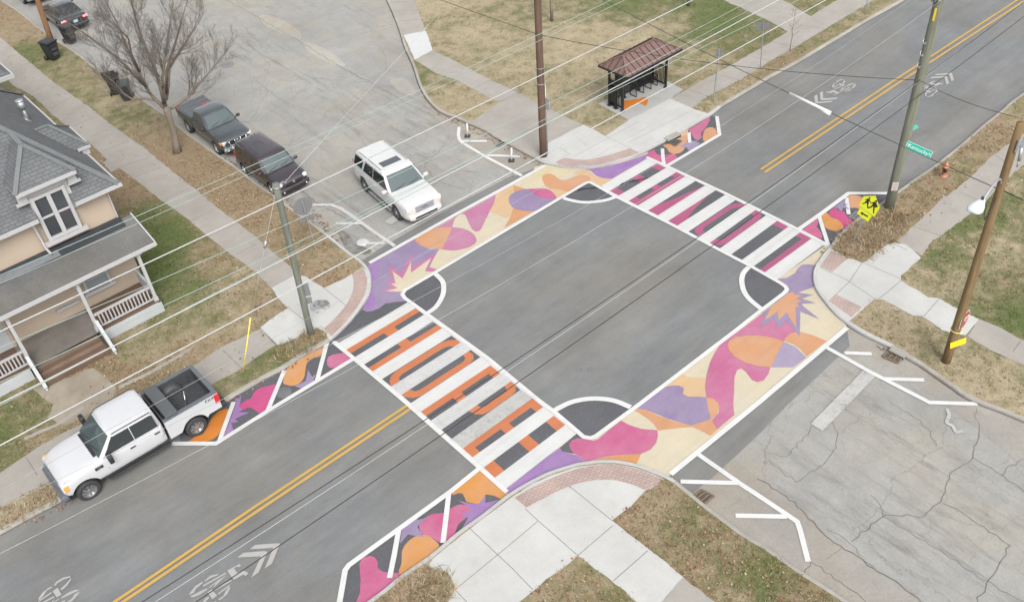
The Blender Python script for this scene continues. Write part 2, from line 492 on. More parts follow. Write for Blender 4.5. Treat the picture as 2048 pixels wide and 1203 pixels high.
# grey asphalt apron of the side street, seen along the lower mural, is part of the main road sheet; gutters of the lower side street:
gut_s = T('F', [(1332, 956), (1385, 992), (1441, 1036), (1531, 1096), (1693, 1204), (1850, 1310), (1990, 1310), (1846, 1203), (1700, 1103), (1655, 1070), (1600, 1010), (1536, 965), (1470, 920), (1424, 955), (1385, 985)])
struct(sheet('gutter', GP(gut_s), .006, M['gutter']), 'beige concrete gutter strip beside the lower corner lawn', 'gutter')
gut_e = T('F', [(1693, 652), (1723, 669), (1783, 699), (1813, 718), (1869, 754), (1939, 802), (2050, 846), (2150, 905), (2150, 1010), (2048, 935), (1960, 860), (1880, 800), (1800, 748), (1730, 705), (1700, 695)])
struct(sheet('gutter', GP(gut_e), .0065, M['gutter']), 'beige concrete gutter strip beside the stop sign corner', 'gutter')
gut_n = T('F', [(915, 241), (933, 249), (1002, 284), (1050, 310), (1088, 329), (1079, 333), (1030, 352), (960, 318), (915, 292), (880, 250), (860, 215)])
struct(sheet('gutter', GP(gut_n), .0065, M['gutter']), 'grey concrete gutter strip by the broken kerb near the bus shelter', 'gutter')

KERB = dict(
 west=T('F', [(-120, -75), (-40, -30), (10, 5), (35, 22), (58, 39), (75, 54), (91, 65), (108, 77), (122, 87), (150, 105), (171, 120), (192, 138), (213, 152), (250, 176), (290, 203), (333, 233), (367, 261), (407, 291), (439, 313), (481, 342), (512, 367), (543, 388), (586, 420), (631, 452), (657, 472), (674, 486), (705, 511), (725, 525), (739, 542), (743, 559), (742, 582), (733, 602), (713, 630), (694, 652), (662, 682), (647, 692), (610, 712), (579, 732), (563, 742), (528, 760), (481, 787), (440, 812), (300, 895), (137, 995), (60, 1037), (0, 1070), (-200, 1180)]),
 north=T('F', [(745, -45), (772, 0), (795, 53), (809, 97), (825, 133), (840, 177), (859, 207), (882, 227), (915, 240), (933, 248), (966, 262), (989, 276), (1002, 283), (1026, 296), (1050, 309), (1073, 321.5), (1088, 328), (1108, 333), (1129, 337), (1158, 338.7), (1189, 337), (1217, 331), (1248, 322.5), (1275, 312), (1295, 303), (1318, 291), (1353, 272), (1392, 249), (1422, 231.7), (1441, 217), (1457, 207), (1536, 160), (1569, 142), (1603, 123), (1686, 73), (1736, 43), (1813, 0), (1910, -55), (2100, -160)]),
 east=T('F', [(2500, -110), (2250, 50), (2048, 187), (2003, 223), (1969, 250), (1919, 293), (1869, 333), (1829, 360), (1792, 387), (1750, 416), (1709, 444), (1688, 461), (1662, 491), (1646, 512), (1629, 536), (1625, 554), (1629, 577), (1645, 602), (1668, 629), (1693, 650), (1723, 669), (1753, 684), (1783, 699), (1813, 718), (1836, 731), (1869, 754), (1903, 778), (1943, 803), (2048, 845), (2200, 925)]),
 south=T('F', [(1980, 1390), (1850, 1308), (1693, 1203), (1646, 1172), (1603, 1145), (1531, 1095), (1491, 1072), (1441, 1035), (1407, 1009), (1385, 991), (1352, 964), (1332, 953), (1305, 942), (1271, 930), (1230, 923), (1195, 923), (1172, 926), (1148, 930), (1102, 944.5), (1068, 960), (1019, 988.5), (966, 1029.6), (920, 1062.4), (894, 1084), (857, 1115), (813, 1145), (787, 1165), (745, 1198), (600, 1300), (400, 1440)]))
KW = {k: smooth(GP(v), 4, False) for k, v in KERB.items()}
# the blocks lie to the right of travel for west/north (walking image-down), check by sign
SIDE = dict(west=-1, north=1, east=-1, south=-1)
FAR = dict(west=[(-80, 22), (-80, 160), (15, 160)], north=[(160, 28), (160, 160), (19.5, 160)], east=[(60, -30), (160, -30), (160, 13)], south=[(-60, 11), (-60, -60), (15, -60)])
BZ = .12
BLOCK = {}
for k in KW:
    path = KW[k]
    # walking direction decides which side the block is on: test with the far points' centroid
    cx_ = sum(p[0] for p in FAR[k]) / 3; cy_ = sum(p[1] for p in FAR[k]) / 3
    i = len(path) // 2
    d = Vector(path[i + 1]) - Vector(path[i]); nrm = Vector((-d.y, d.x))
    # block side found from area orientation
    SIDE[k] = 1 if nrm.dot(Vector((cx_, cy_)) - Vector(path[i])) > 0 else -1
    inner = offset_path(path, SIDE[k] * .10)
    far = FAR[k]
    e0, e1 = Vector(inner[-1]), Vector(inner[0])
    if (e0 - Vector(far[0])).length > (e0 - Vector(far[-1])).length: far = far[::-1]
    BLOCK[k] = inner + [tuple(p) for p in far]

# ---- what the lawns look like where (photo position, green, leaf litter, bare tan)
LAWN = [(30,110,.75,.35,.2),(150,170,.35,.35,.4),(60,60,.1,.7,.6),(20,20,.0,.9,.5),(190,190,.55,.2,.5),(250,230,.5,.25,.5),(215,195,.05,.2,1.),(300,260,.35,.5,.5),(270,290,.1,1.,.4),(340,300,.05,1.,.5),(400,350,.05,1.,.5),(450,400,.05,.9,.6),(480,450,.1,.9,.6),(520,440,.1,.9,.6),(560,440,.2,.9,.4),(570,500,.35,.7,.4),(610,490,.5,.6,.3),(640,450,.0,1.,.4),(650,520,.1,.7,.8),(600,550,.1,.9,.7),(680,550,.1,1.,.6),(700,530,.15,.4,.9),
 (260,400,.1,.9,.4),(290,430,.8,.3,.1),(330,480,1.,.1,.05),(300,540,1.,.1,.05),(360,560,.8,.1,.1),(420,520,.3,.6,.5),(470,560,.25,.5,.8),(400,600,.65,.1,.3),(330,660,.5,.1,.5),(270,690,.45,.2,.5),(430,640,.4,.2,.7),(480,620,.2,.3,.9),(510,620,.2,.8,.5),(350,700,.1,.7,.8),(250,770,.15,1.,.5),(420,690,.1,.8,.7),(200,740,.1,1.,.3),
 (20,900,.9,.1,.1),(100,830,.6,.3,.3),(170,830,.2,.8,.5),(10,860,.7,.2,.3),(50,1000,.1,.5,.9),(100,980,.05,.5,1.),(20,1035,.05,.4,1.),(60,890,.1,.8,.6),
 (440,770,.4,.2,.6),(500,760,.5,.2,.5),(560,710,.8,.2,.3),(600,700,.6,.2,.4),(640,675,.3,.3,.6),(520,740,.6,.1,.4),(30,200,.5,.3,.3),(140,240,.5,.4,.3),(200,330,.1,1.,.3),(100,220,.4,.5,.4),
 (880,20,.1,.1,1.),(950,60,.1,.15,1.),(960,110,.25,.1,.8),(900,40,.35,.1,.7),(1000,30,.35,.2,.7),(1050,40,.45,.15,.6),(1030,130,.2,.1,.9),(1110,40,.3,.2,.7),(1150,70,.1,.1,1.),(1200,70,.1,.3,.9),(1235,10,.8,.1,.2),(1300,30,.6,.3,.3),(1180,20,.5,.1,.5),(1430,30,.95,.2,.1),(1450,50,1.,.2,.1),(1480,80,.6,.4,.3),(1390,60,.8,.3,.3),(1340,50,.2,.2,.8),(1280,80,.1,.1,1.),(1400,110,.3,.3,.8),(1380,150,.4,.3,.6),(1450,95,.7,.4,.3),(1500,40,.7,.4,.2),(1170,130,.1,.1,1.),(1130,150,.35,.1,.7),(1160,190,.25,.1,.8),(1120,210,.2,.2,.8),(1200,240,.35,.1,.7),(1220,255,.2,.2,.9),(930,180,.2,.2,.9),(880,150,.5,.1,.6),(960,210,.1,.3,.9),(1010,160,.3,.2,.8),(1440,200,.3,.4,.8),(1500,150,.3,.6,.7),(1560,115,.3,.9,.4),(1620,80,.45,.5,.5),(1700,40,.4,.4,.6),(1760,20,.3,.3,.8),(1550,85,.7,.4,.2),(1660,10,.5,.3,.4),(1600,20,.6,.4,.4),
 (2030,210,.3,.5,.7),(1980,260,.15,.9,.6),(1930,310,.3,.9,.5),(1960,330,.35,.6,.6),(1900,330,.5,.6,.5),(1880,370,.2,1.,.5),(1850,380,.4,.7,.5),(1840,430,.2,1.,.5),(1800,440,.5,.6,.5),(1800,480,.05,.9,.9),(1750,500,.0,.6,1.),(1700,480,.0,.6,1.),(1690,510,.0,.8,1.),(1720,530,.0,.8,1.),
 (2020,370,.4,.3,.7),(1990,400,.8,.2,.4),(2030,420,.6,.2,.5),(1950,440,.85,.2,.3),(1900,500,.8,.2,.3),(1870,530,.8,.2,.3),(1950,500,.3,.2,.9),(2000,480,.3,.2,.9),(1830,550,.1,.4,1.),(1850,570,.3,.2,.8),(1900,590,.35,.3,.7),(1950,560,.4,.3,.7),(2000,570,.5,.6,.4),(2030,620,1.,.1,.1),(2000,640,.9,.2,.2),(1970,620,.6,.2,.4),(2040,540,.4,.4,.6),
 (1740,620,.05,.3,1.),(1770,650,.1,.4,.9),(1820,680,.2,.4,.9),(1850,710,.3,.3,.7),(1800,620,.1,.2,1.),(1880,740,.3,.3,.8),(1930,700,.4,.3,.7),(1960,740,.2,.2,1.),(2020,800,.1,.1,1.),(2000,760,.3,.1,.9),(1870,690,.4,.3,.7),
 (1300,1000,.1,.9,.7),(1260,1040,.05,.9,.7),(1340,1040,.85,.5,.6),(1290,1060,.4,.7,.5),(1400,1060,.35,.8,.5),(1400,1090,1.,.5,.4),(1450,1100,.3,.9,.5),(1480,1140,1.,.4,.4),(1430,1130,.4,.7,.5),(1540,1170,1.,.5,.4),(1580,1190,.4,.8,.4),(1400,1150,.1,.8,.8),(1470,1190,.3,.5,.7),(1510,1120,.6,.5,.4),
 (1160,1130,.05,.4,1.),(1130,1150,.3,.8,.5),(1180,1160,1.,.4,.4),(1110,1190,.5,.7,.4),(1220,1190,.5,.7,.5),(1080,1195,.4,.8,.4),
 (860,1150,.0,.3,1.),(830,1180,.05,.4,1.),(880,1190,.1,.5,.9),(790,1195,.1,.5,.9)]
LW = np.array([G(p[0], p[1], BZ) for p in LAWN]); LA = np.array([p[2:] for p in LAWN])
def lawn_at(X, Y):
    out = np.zeros((len(X), 3))
    for i in range(0, len(X), 20000):
        x = X[i:i + 20000, None]; y = Y[i:i + 20000, None]
        d2 = (x - LW[None, :, 0]) ** 2 + (y - LW[None, :, 1]) ** 2
        w = 1.0 / (d2 + .35) ** 2
        out[i:i + 20000] = (w @ LA) / w.sum(1, keepdims=True)
    return out
def lawn_mat():
    s = Sh('lawn', .95)
    at = N(s.n, 'ShaderNodeVertexColor', layer_name='lawn'); sp = N(s.n, 'ShaderNodeSeparateColor'); s.l(at.outputs[0], sp.inputs[0])
    n1 = s.noise(1.3, 6, .7); n2 = s.noise(7, 5, .7); n3 = s.noise(30, 3, .8); n4 = s.noise(2.6, 6, .7, s.mapv(loc=(8, 8, 0)))
    tan = s.mix(s.rng(n1, .35, .65, 0, 1), s.mix(sp.outputs[2], alb(168, 154, 124), alb(212, 196, 164)), s.mix(sp.outputs[2], alb(150, 138, 106), alb(190, 176, 142)))
    green = s.mix(s.rng(n2, .35, .65, 0, 1), alb(126, 142, 80), alb(100, 116, 66))
    olive = alb(150, 146, 106)
    g = s.math('ADD', sp.outputs[0], s.rng(n1, .3, .7, -.38, .38)); g = s.math('ADD', g, s.rng(n2, .3, .7, -.22, .22))
    c = s.mix(s.rng(g, .22, .62, 0, 1), tan, s.mix(s.rng(g, .4, .95, 0, 1), olive, green))
    lf = s.math('ADD', sp.outputs[1], s.rng(n4, .3, .7, -.4, .4))
    leaf = s.mix(s.rng(n2, .4, .6, 0, 1), alb(188, 160, 130), alb(152, 122, 94))
    c = s.mix(s.rng(lf, .35, 1.0, 0, .55), c, leaf)
    c = s.scale(c, s.rng(n3, .25, .75, .58, 1.42)); c = s.scale(c, s.rng(n2, .3, .7, .86, 1.14))
    vo = N(s.n, 'ShaderNodeTexVoronoi', Scale=11.0); s.l(s.pos, vo.inputs['Vector'])
    vc = N(s.n, 'ShaderNodeSeparateColor'); s.l(vo.outputs['Color'], vc.inputs[0])
    pick = s.math('MULTIPLY', s.rng(vc.outputs[0], .55, .6, 0, 1), s.rng(vo.outputs['Distance'], .25, .4, 1, 0))
    pick = s.math('MULTIPLY', pick, s.rng(lf, .3, .8, .08, .9))
    c = s.mix(pick, c, s.mix(vc.outputs[1], alb(205, 172, 132), alb(150, 104, 76)))
    return s.out(c, n3, .02, .5)
M['lawn'] = lawn_mat()

def block_mesh(name, poly, mat):
    """the raised ground of a corner: cut into a one-metre net so that the lawn's tone can vary"""
    bm = bmesh.new(); q = poly
    a = sum(q[i][0] * q[(i + 1) % len(q)][1] - q[(i + 1) % len(q)][0] * q[i][1] for i in range(len(q)))
    if a < 0: q = q[::-1]
    f = bm.faces.new([bm.verts.new((x, y, BZ)) for x, y in q])
    f.normal_update()
    bmesh.ops.triangulate(bm, faces=[f], ngon_method='EAR_CLIP')
    for v in np.arange(-12, 72, 1.3):
        bmesh.ops.bisect_plane(bm, geom=bm.verts[:] + bm.edges[:] + bm.faces[:], plane_co=(v, 0, 0), plane_no=(1, 0, 0))
    for v in np.arange(-2, 86, 1.3):
        bmesh.ops.bisect_plane(bm, geom=bm.verts[:] + bm.edges[:] + bm.faces[:], plane_co=(0, v, 0), plane_no=(0, 1, 0))
    bmesh.ops.triangulate(bm, faces=[f for f in bm.faces if len(f.verts) > 4])
    be = [e for e in bm.edges if e.is_boundary]
    r = bmesh.ops.extrude_edge_only(bm, edges=be)
    for g in r['geom']:
        if isinstance(g, bmesh.types.BMVert): g.co.z = -.1
    me = bpy.data.meshes.new(name); bm.to_mesh(me); bm.free()
    co = np.empty(len(me.vertices) * 3, np.float32); me.vertices.foreach_get('co', co); co = co.reshape(-1, 3)
    L = lawn_at(co[:, 0], co[:, 1])
    ca = me.color_attributes.new('lawn', 'FLOAT_COLOR', 'POINT')
    ca.data.foreach_set('color', np.c_[L, np.ones(len(L))].astype(np.float32).ravel())
    return link(name, me, mat)
BL = dict(west='lawn and verges on the house corner', north='lawn and verges around the bus shelter', east='lawn and verges on the hydrant corner', south='leafy verge on the near bottom corner')
for k, lab in BL.items():
    struct(block_mesh('grass_verge', BLOCK[k], M['lawn']), lab, 'lawn')

M['joint_shade'] = plain('kerb_shade_and_dirt', alb(92, 88, 84), .95, var=.5, vs=5)
def kerb(path, side, mat, label):
    bm = bmesh.new(); rng = random.Random(3)
    prof = [(0.0, -.05), (0.0, .095), (.025, .128), (.15, .134), (.155, .09)]
    P = [offset_path(path, side * d) if d else path for d, z in prof]
    R_ = []
    for i in range(len(path)):
        R_.append([bm.verts.new((P[j][i][0], P[j][i][1], prof[j][1] + (rng.uniform(-.006, .004) if 0 < j < 4 else 0))) for j in range(5)])
    for a, b in zip(R_, R_[1:]):
        for j in range(4): bm.faces.new((a[j], a[j + 1], b[j + 1], b[j]))
    o = fin('kerb', bm, mat)
    stroke('kerb_gap_shade', offset_path(path, -side * .012), .035, .0085, M['joint_shade'], o)  # shadow gap at the kerb foot painted as a dark strip, dirt included
    struct(o, label, 'kerb')
# kerbs: split between the fresh concrete round the corners and the old weathered runs
def span(k, a, b):
    """part of kerb k between the photo points with index a..b"""
    return KW[k][a * 4:b * 4 + 1]
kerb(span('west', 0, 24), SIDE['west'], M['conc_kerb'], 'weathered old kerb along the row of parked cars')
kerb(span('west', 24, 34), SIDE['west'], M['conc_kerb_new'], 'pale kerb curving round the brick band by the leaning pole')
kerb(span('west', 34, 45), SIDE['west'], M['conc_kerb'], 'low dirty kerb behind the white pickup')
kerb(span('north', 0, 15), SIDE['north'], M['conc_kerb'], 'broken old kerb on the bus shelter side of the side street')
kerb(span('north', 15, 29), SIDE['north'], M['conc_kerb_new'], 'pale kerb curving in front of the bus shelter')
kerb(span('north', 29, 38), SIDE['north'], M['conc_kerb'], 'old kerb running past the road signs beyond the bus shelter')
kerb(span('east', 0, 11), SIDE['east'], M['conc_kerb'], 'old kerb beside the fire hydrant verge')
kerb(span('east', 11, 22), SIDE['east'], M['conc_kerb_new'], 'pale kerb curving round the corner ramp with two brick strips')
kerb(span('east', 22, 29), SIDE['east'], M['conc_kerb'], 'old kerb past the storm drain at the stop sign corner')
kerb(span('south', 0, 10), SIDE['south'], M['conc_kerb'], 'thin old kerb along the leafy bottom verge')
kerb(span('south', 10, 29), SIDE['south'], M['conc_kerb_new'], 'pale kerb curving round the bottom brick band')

ZP = BZ + .008
NOGO = []
def rag(pts, amp=.05, step=.35, seed=1):
    """ragged outline where grass creeps over a slab"""
    r = random.Random(seed); out = []
    for i in range(len(pts)):
        a, b = Vector(pts[i]), Vector(pts[(i + 1) % len(pts)]); L = (b - a).length; n = max(1, int(L / step))
        d = (b - a).normalized() if L > 1e-6 else Vector((1, 0)); nn = Vector((-d.y, d.x))
        for k in range(n):
            p = a + (b - a) * (k / n)
            out.append(tuple(p + nn * r.uniform(-amp, amp) * (1 if k else .3)))
    return out
def pave(label, px, mat, z=ZP, cat='pavement', name='sidewalk', amp=.04, seed=1):
    o = sheet(name, rag(GP(px, BZ), amp * .6, .28, seed) if amp else GP(px, BZ), z, mat)
    NOGO.append(GP(px, BZ))
    return struct(o, label, cat)
def joints(parent, lines, mat, z=ZP + .003, w=.022):
    for ln in lines:
        stroke('joint', GP(ln, BZ), w, z, mat, parent)
# west corner
s1 = pave('old concrete sidewalk along the verge of parked cars', [(-60, 85), (-60, 30), (0, 75), (33, 103), (110, 167), (177, 213), (227, 253), (290, 297), (333, 333), (393, 380), (417, 401), (473, 444), (512, 474), (558, 514), (580, 531), (592, 553), (544, 578), (532, 565), (512, 545), (483, 524), (447, 498), (410, 468), (380, 441), (325, 403), (283, 369), (237, 335), (215, 321), (181, 287), (141, 258), (102, 227), (68, 193), (31, 174), (0, 145), (-20, 130)], M['conc_old'], amp=.05, seed=2)
joints(s1, [[(0, 125), (40, 107)], [(31, 137), (70, 122)], [(60, 186), (113, 165)], [(101, 218), (150, 190)], [(146, 253), (195, 232)], [(181, 275), (227, 253)], [(206, 302), (258, 283)], [(236, 335), (290, 318)], [(268, 356), (323, 333)], [(330, 400), (378, 377)], [(382, 442), (424, 421)], [(420, 472), (476, 446)], [(470, 510), (512, 488)], [(510, 545), (560, 515)]], M['joint_old'])
s2 = pave('old concrete sidewalk in front of the house porch', [(552, 690), (516, 713), (485, 736), (434, 762), (300, 850), (100, 962), (53, 985), (0, 1015), (-120, 1085), (-120, 1010), (0, 945), (83, 889), (250, 800), (393, 728), (443, 694), (512, 661), (522, 657)], M['conc_old'], amp=.05, seed=4)
joints(s2, [[(446, 700), (484, 737)], [(53, 915), (75, 950)], [(520, 655), (553, 690)], [(380, 735), (412, 775)]], M['joint_old'])
w1 = pave('bright new concrete corner slab around the manhole by the leaning pole', T('z', [(190, 800), (345, 712), (430, 715), (470, 745), (520, 775), (560, 800), (640, 760), (700, 735), (755, 700), (835, 655), (870, 690), (885, 740), (880, 820), (850, 890), (780, 990), (710, 1070), (640, 1130), (600, 1170), (555, 1100), (510, 1085), (470, 1090), (420, 1120), (350, 1160), (270, 1195), (225, 1203), (107, 1082), (180, 1020), (305, 940), (270, 910), (225, 860)]), M['conc_new'], ZP + .002, amp=.035, seed=6)
joints(w1, [T('z', [(310, 940), (430, 1035), (520, 1105)]), T('z', [(560, 800), (715, 925)]), T('z', [(107, 1082), (232, 1203)])], M['joint'], ZP + .005)
bb = smooth(T('z', [(758, 700), (768, 760), (762, 820), (718, 915), (640, 1010), (560, 1085)]), 4, False) + smooth(T('z', [(612, 1140), (690, 1065), (765, 975), (835, 870), (860, 790), (862, 720), (835, 660)]), 4, False)
struct(sheet('brick_band', GP(bb, BZ), ZP + .006, M['brick_worn']), 'curved red brick band on the corner by the leaning pole', 'brick paving')
pave('cracked pale walkway at the foot of the porch steps', [(66, 778), (110, 764), (186, 735), (215, 757), (232, 775), (225, 800), (180, 828), (130, 850), (95, 835), (105, 808)], concrete('walk_worn', alb(196, 184, 166), .25), amp=.12, seed=9)
pave('narrow stone edging in the front lawn below the porch', [(236, 772), (300, 742), (378, 697), (382, 701), (303, 747), (240, 778)], M['conc_old'], name='edging', amp=.02)
pave('short stone edging beside the white pickup', [(48, 874), (110, 848), (166, 811), (169, 817), (112, 853), (50, 880)], M['conc_old'], name='edging', amp=.02)
pave('small slab stub between the house and the sidewalk', [(205, 325), (230, 313), (250, 330), (222, 345)], M['conc_old'], amp=.02)
# north corner
n0 = pave('old concrete sidewalk running up the side street past the ramp', [(748, -60), (790, -60), (827, 0), (845, 43), (851, 62), (807, 71), (800, 50), (778, 0)], M['conc_old'])
joints(n0, [[(781, 5), (828, 3)], [(793, 24), (838, 20)], [(800, 42), (847, 40)]], M['joint_old'])
pave('patch of brand new white ramp concrete on the side street', [(807, 71), (851, 62), (858, 78), (865, 101), (829, 120), (820, 98)], concrete('conc_white', alb(246, 247, 247), .02), ZP + .002, amp=.03)
n1 = pave('old concrete sidewalk and apron behind the tall brown pole', [(829, 120), (865, 101), (912, 123), (955, 147), (1024, 180), (1117, 227), (1164, 249), (1095, 287), (1083, 300), (1084, 318), (1070, 316), (1050, 304), (1026, 291), (1002, 278), (989, 271), (966, 257), (940, 247), (960, 232), (1000, 204), (979, 197), (912, 160), (872, 147)], M['conc_old'], amp=.04, seed=3)
joints(n1, [[(979, 261), (1036, 229), (1095, 200)], [(1036, 229), (1080, 251), (1125, 272)], [(1000, 204), (1045, 182)], [(945, 178), (985, 160)]], M['joint_old'])
n2 = pave('bright new concrete corner slab in front of the bus shelter', T('b', [(5, 495), (70, 340), (440, 150), (560, 205), (670, 268), (900, 112)]) + [(1257, 240), (1341, 197), (1384, 217), (1421, 229)] + [(1392, 246), (1353, 268), (1318, 288), (1295, 300), (1275, 309), (1248, 319), (1217, 328), (1189, 334), (1158, 335.5), (1129, 334), (1099, 327)], M['conc_new'], ZP + .002, amp=0)
joints(n2, [T('b', [(670, 268), (835, 350), (1015, 440)]), T('b', [(200, 385), (310, 458)]), T('b', [(400, 300), (480, 370)]), T('b', [(360, 470), (1010, 120)]), T('b', [(900, 340), (1560, 5)])], M['joint'], ZP + .005, .014)
bb = smooth(T('b', [(160, 540), (245, 495), (370, 508), (500, 508), (640, 480), (780, 440), (925, 392)]), 4, False) + smooth(T('b', [(1010, 440), (900, 480), (760, 525), (620, 562), (480, 580), (320, 585), (200, 565)]), 4, False)
struct(sheet('brick_band', GP(bb, BZ), ZP + .006, M['brick']), 'curved red brick band on the corner in front of the bus shelter', 'brick paving')
n3 = pave('smooth grey concrete pad under the bus shelter', [(1196.5, 208), (1216, 197), (1260, 172), (1335.6, 163), (1367, 179.7), (1341, 197), (1257, 240)], M['conc_new'] if 0 else concrete('conc_pad', alb(212, 212, 208), .07), ZP + .003, amp=0)
blobs = [[(1246, 214), (1247, 203), (1260, 201), (1274, 198), (1274, 206), (1268, 210), (1258, 215), (1250, 222), (1247, 221)], [(1272, 203), (1282, 196), (1291, 195), (1296, 200), (1294, 209), (1290, 212), (1284, 209)]]
for bl in blobs: sheet('paint_splash', smooth(GP(bl, BZ), 4), ZP + .007, M['p_orange3'], n3)
n4 = pave('old concrete sidewalk leading from the bus shelter to the driveway', [(1341.6, 197.7), (1374, 179), (1480, 120), (1536, 88), (1577, 63), (1633, 25), (1676, 0), (1760, -50), (1860, -50), (1749, 0), (1669, 47), (1593, 93), (1536, 125), (1480, 160), (1416, 193), (1384, 217)], M['conc_old'], amp=.05, seed=5)
joints(n4, [[(1374, 179), (1416, 193)], [(1440, 150), (1478, 160)], [(1500, 112), (1538, 122)], [(1545, 84), (1593, 95)], [(1600, 50), (1650, 58)]], M['joint_old'])
pave('grey concrete driveway at the top edge beyond the far trees', [(1400, -60), (1444, 0), (1480, 15), (1536, 41), (1577, 64), (1622, 33), (1590, 14), (1566, 0), (1480, -60)], M['conc_old'], ZP - .002, amp=.08, name='driveway', cat='driveway')
# east corner
e1 = pave('old concrete sidewalk behind the fire hydrant', [(2200, 165), (2048, 267), (2009, 293), (1975, 320), (1940, 355), (1906, 383), (1879, 401), (1843, 438), (1793, 481), (1843, 511), (1866, 481), (1906, 454), (1966, 408), (2009, 361), (2048, 330), (2200, 225)], M['conc_old'], amp=.06, seed=8)
joints(e1, [[(1828, 453), (1882, 472)], [(1918, 384), (1953, 398)], [(1990, 310), (2012, 325)]], M['joint_old'])
e2 = pave('bright new concrete corner slab beside the dry straw clump', T('t4', [(375, 285), (475, 350), (512, 352), (570, 375), (600, 355), (650, 310), (700, 272), (760, 253), (830, 265), (920, 345), (860, 390), (838, 420), (795, 450), (800, 480), (850, 515), (900, 540), (960, 580), (1025, 585), (1120, 640), (1200, 680), (1265, 710), (1185, 810), (1100, 795), (1040, 775), (980, 730), (920, 692), (870, 690), (760, 630), (690, 595), (640, 590), (580, 645), (550, 670), (500, 712), (475, 728), (370, 615), (290, 520), (276, 440), (290, 380), (340, 310)]), M['conc_new'], ZP + .002, amp=.03, seed=11)
joints(e2, [T('t4', [(310, 402), (470, 475), (640, 590)]), T('t4', [(560, 378), (490, 485), (365, 605)]), T('t4', [(580, 377), (790, 467)]), T('t4', [(800, 480), (665, 590)]), T('t4', [(1028, 587), (935, 695)]), T('t4', [(748, 255), (835, 300)])], M['joint'], ZP + .005)
struct(sheet('brick_strip', GP(T('t4', [(310, 398), (385, 430), (475, 350), (380, 298)]), BZ), ZP + .006, M['brick']), 'short red brick strip nearest the dry straw clump', 'brick paving')
struct(sheet('brick_strip', GP(T('t4', [(362, 602), (405, 562), (562, 640), (500, 700)]), BZ), ZP + .006, M['brick']), 'short red brick strip nearest the storm drain', 'brick paving')
e3 = pave('old concrete sidewalk running off behind the stop sign', T('t4', [(1265, 710), (1400, 765), (1536, 840)]) + [(2200, 790), (2200, 850), (2048, 731)] + T('t4', [(1440, 945), (1340, 900), (1250, 850), (1195, 815)]), M['conc_old'], amp=.05, seed=12)
joints(e3, [T('t4', [(1518, 838), (1470, 905)])], M['joint_old'])
# south corner
sc = [(850, 1130), (925, 1068), (966, 1036), (1023, 994), (1068, 965), (1102, 950), (1148, 935), (1195, 928), (1230, 928), (1271, 935), (1304, 947), (1325, 956), (1303, 977), (1289, 982), (1262, 1012), (1224, 1040), (1258, 1068), (1294, 1095), (1330, 1122), (1367, 1154), (1310, 1218), (1300, 1330), (900, 1330), (880, 1215), (896, 1203), (912, 1176), (905, 1160), (895, 1143), (870, 1136)]
so = pave('bright new concrete slabs spreading across the bottom corner', sc, M['conc_new'], ZP + .002, amp=.02, seed=13)
joints(so, [T('e', [(700, 980), (720, 996)]), T('f', [(905, 850), (935, 820)])], M['joint'], ZP + .005)
def F3(ox, oy, pts): return [(ox + x / 3, oy + y / 3) for x, y in pts]
joints(so, [F3(1024, 802, [(345, 510), (600, 715)]), F3(1024, 802, [(80, 645), (155, 715), (395, 925)]), F3(1024, 802, [(0, 850), (157, 717)]), F3(1024, 802, [(395, 925), (605, 745)]),
            F3(1024, 802, [(605, 1080), (815, 895)]), F3(512, 802, [(1275, 755), (1450, 920), (1536, 1000)]) + F3(1024, 802, [(125, 1130)]), F3(512, 802, [(1195, 1130), (1450, 920), (1536, 850)]), F3(512, 802, [(1195, 1130), (1265, 1203)])], M['joint'], ZP + .005)
bb = smooth(T('e', [(150, 1100), (350, 985), (520, 905), (760, 815), (1000, 765), (1200, 765), (1390, 805), (1560, 865), (1690, 915)]), 4, False) + T('e', [(1600, 965), (1545, 1000)]) + smooth(T('e', [(1480, 1020), (1350, 965), (1200, 925), (1050, 915), (880, 935), (700, 985), (500, 1080), (270, 1200)]), 4, False)
struct(sheet('brick_band', GP(bb, BZ), ZP + .006, M['brick_worn']), 'long curved red brick band on the bottom corner', 'brick paving')
# patch of lawn between the bottom slabs
def lawn_patch(label, px, z, seed):
    pts = rag(GP(px, BZ), .05, .3, seed)
    o = sheet('grass_verge', pts, z, M['lawn'])
    me = o.data; co = np.array([v.co[:] for v in me.vertices]); L = lawn_at(co[:, 0], co[:, 1])
    ca = me.color_attributes.new('lawn', 'FLOAT_COLOR', 'POINT'); ca.data.foreach_set('color', np.c_[L, np.ones(len(L))].astype(np.float32).ravel())
    struct(o, label, 'lawn')
    return GP(px, BZ)
PATCH2 = lawn_patch('leafy lawn wedge between the bottom slabs', F3(1024, 802, [(395, 925), (500, 1010), (620, 1100), (720, 1180), (900, 1320), (-100, 1340), (60, 1190), (150, 1120), (270, 1030)]), ZP + .008, 5)
s5 = pave('stained old sidewalk at the bottom edge', [(1367, 1154), (1430, 1203), (1560, 1300), (1420, 1330), (1310, 1218)], M['conc_old'], ZP + .004, amp=.06, seed=15)

# ================================================================== painted markings
def mural(label, loc_px, parts, group='street mural panels', outline=None):
    lx, ly = G(*loc_px)
    r = empty('street_mural', (lx, ly, 0))
    tag(r, label, 'street mural', group)
    inv = (-lx, -ly)
    for nm, pts, z, mat, sm in parts:
        w = GP(pts)
        if sm: w = smooth(w, sm)
        w = [(x + inv[0], y + inv[1]) for x, y in w]
        sheet(nm, w, sheetZ[z] if isinstance(z, str) else z, M[mat], r)
    return r
def mline(r, pts, w, z='line', mat='white_paint', name='border_line', closed=False, sm=0):
    ww = GP(pts)
    if sm: ww = smooth(ww, sm, closed)
    ww = [(x - r.location.x, y - r.location.y) for x, y in ww]
    stroke(name, ww, w, sheetZ[z], M[mat], r, closed)

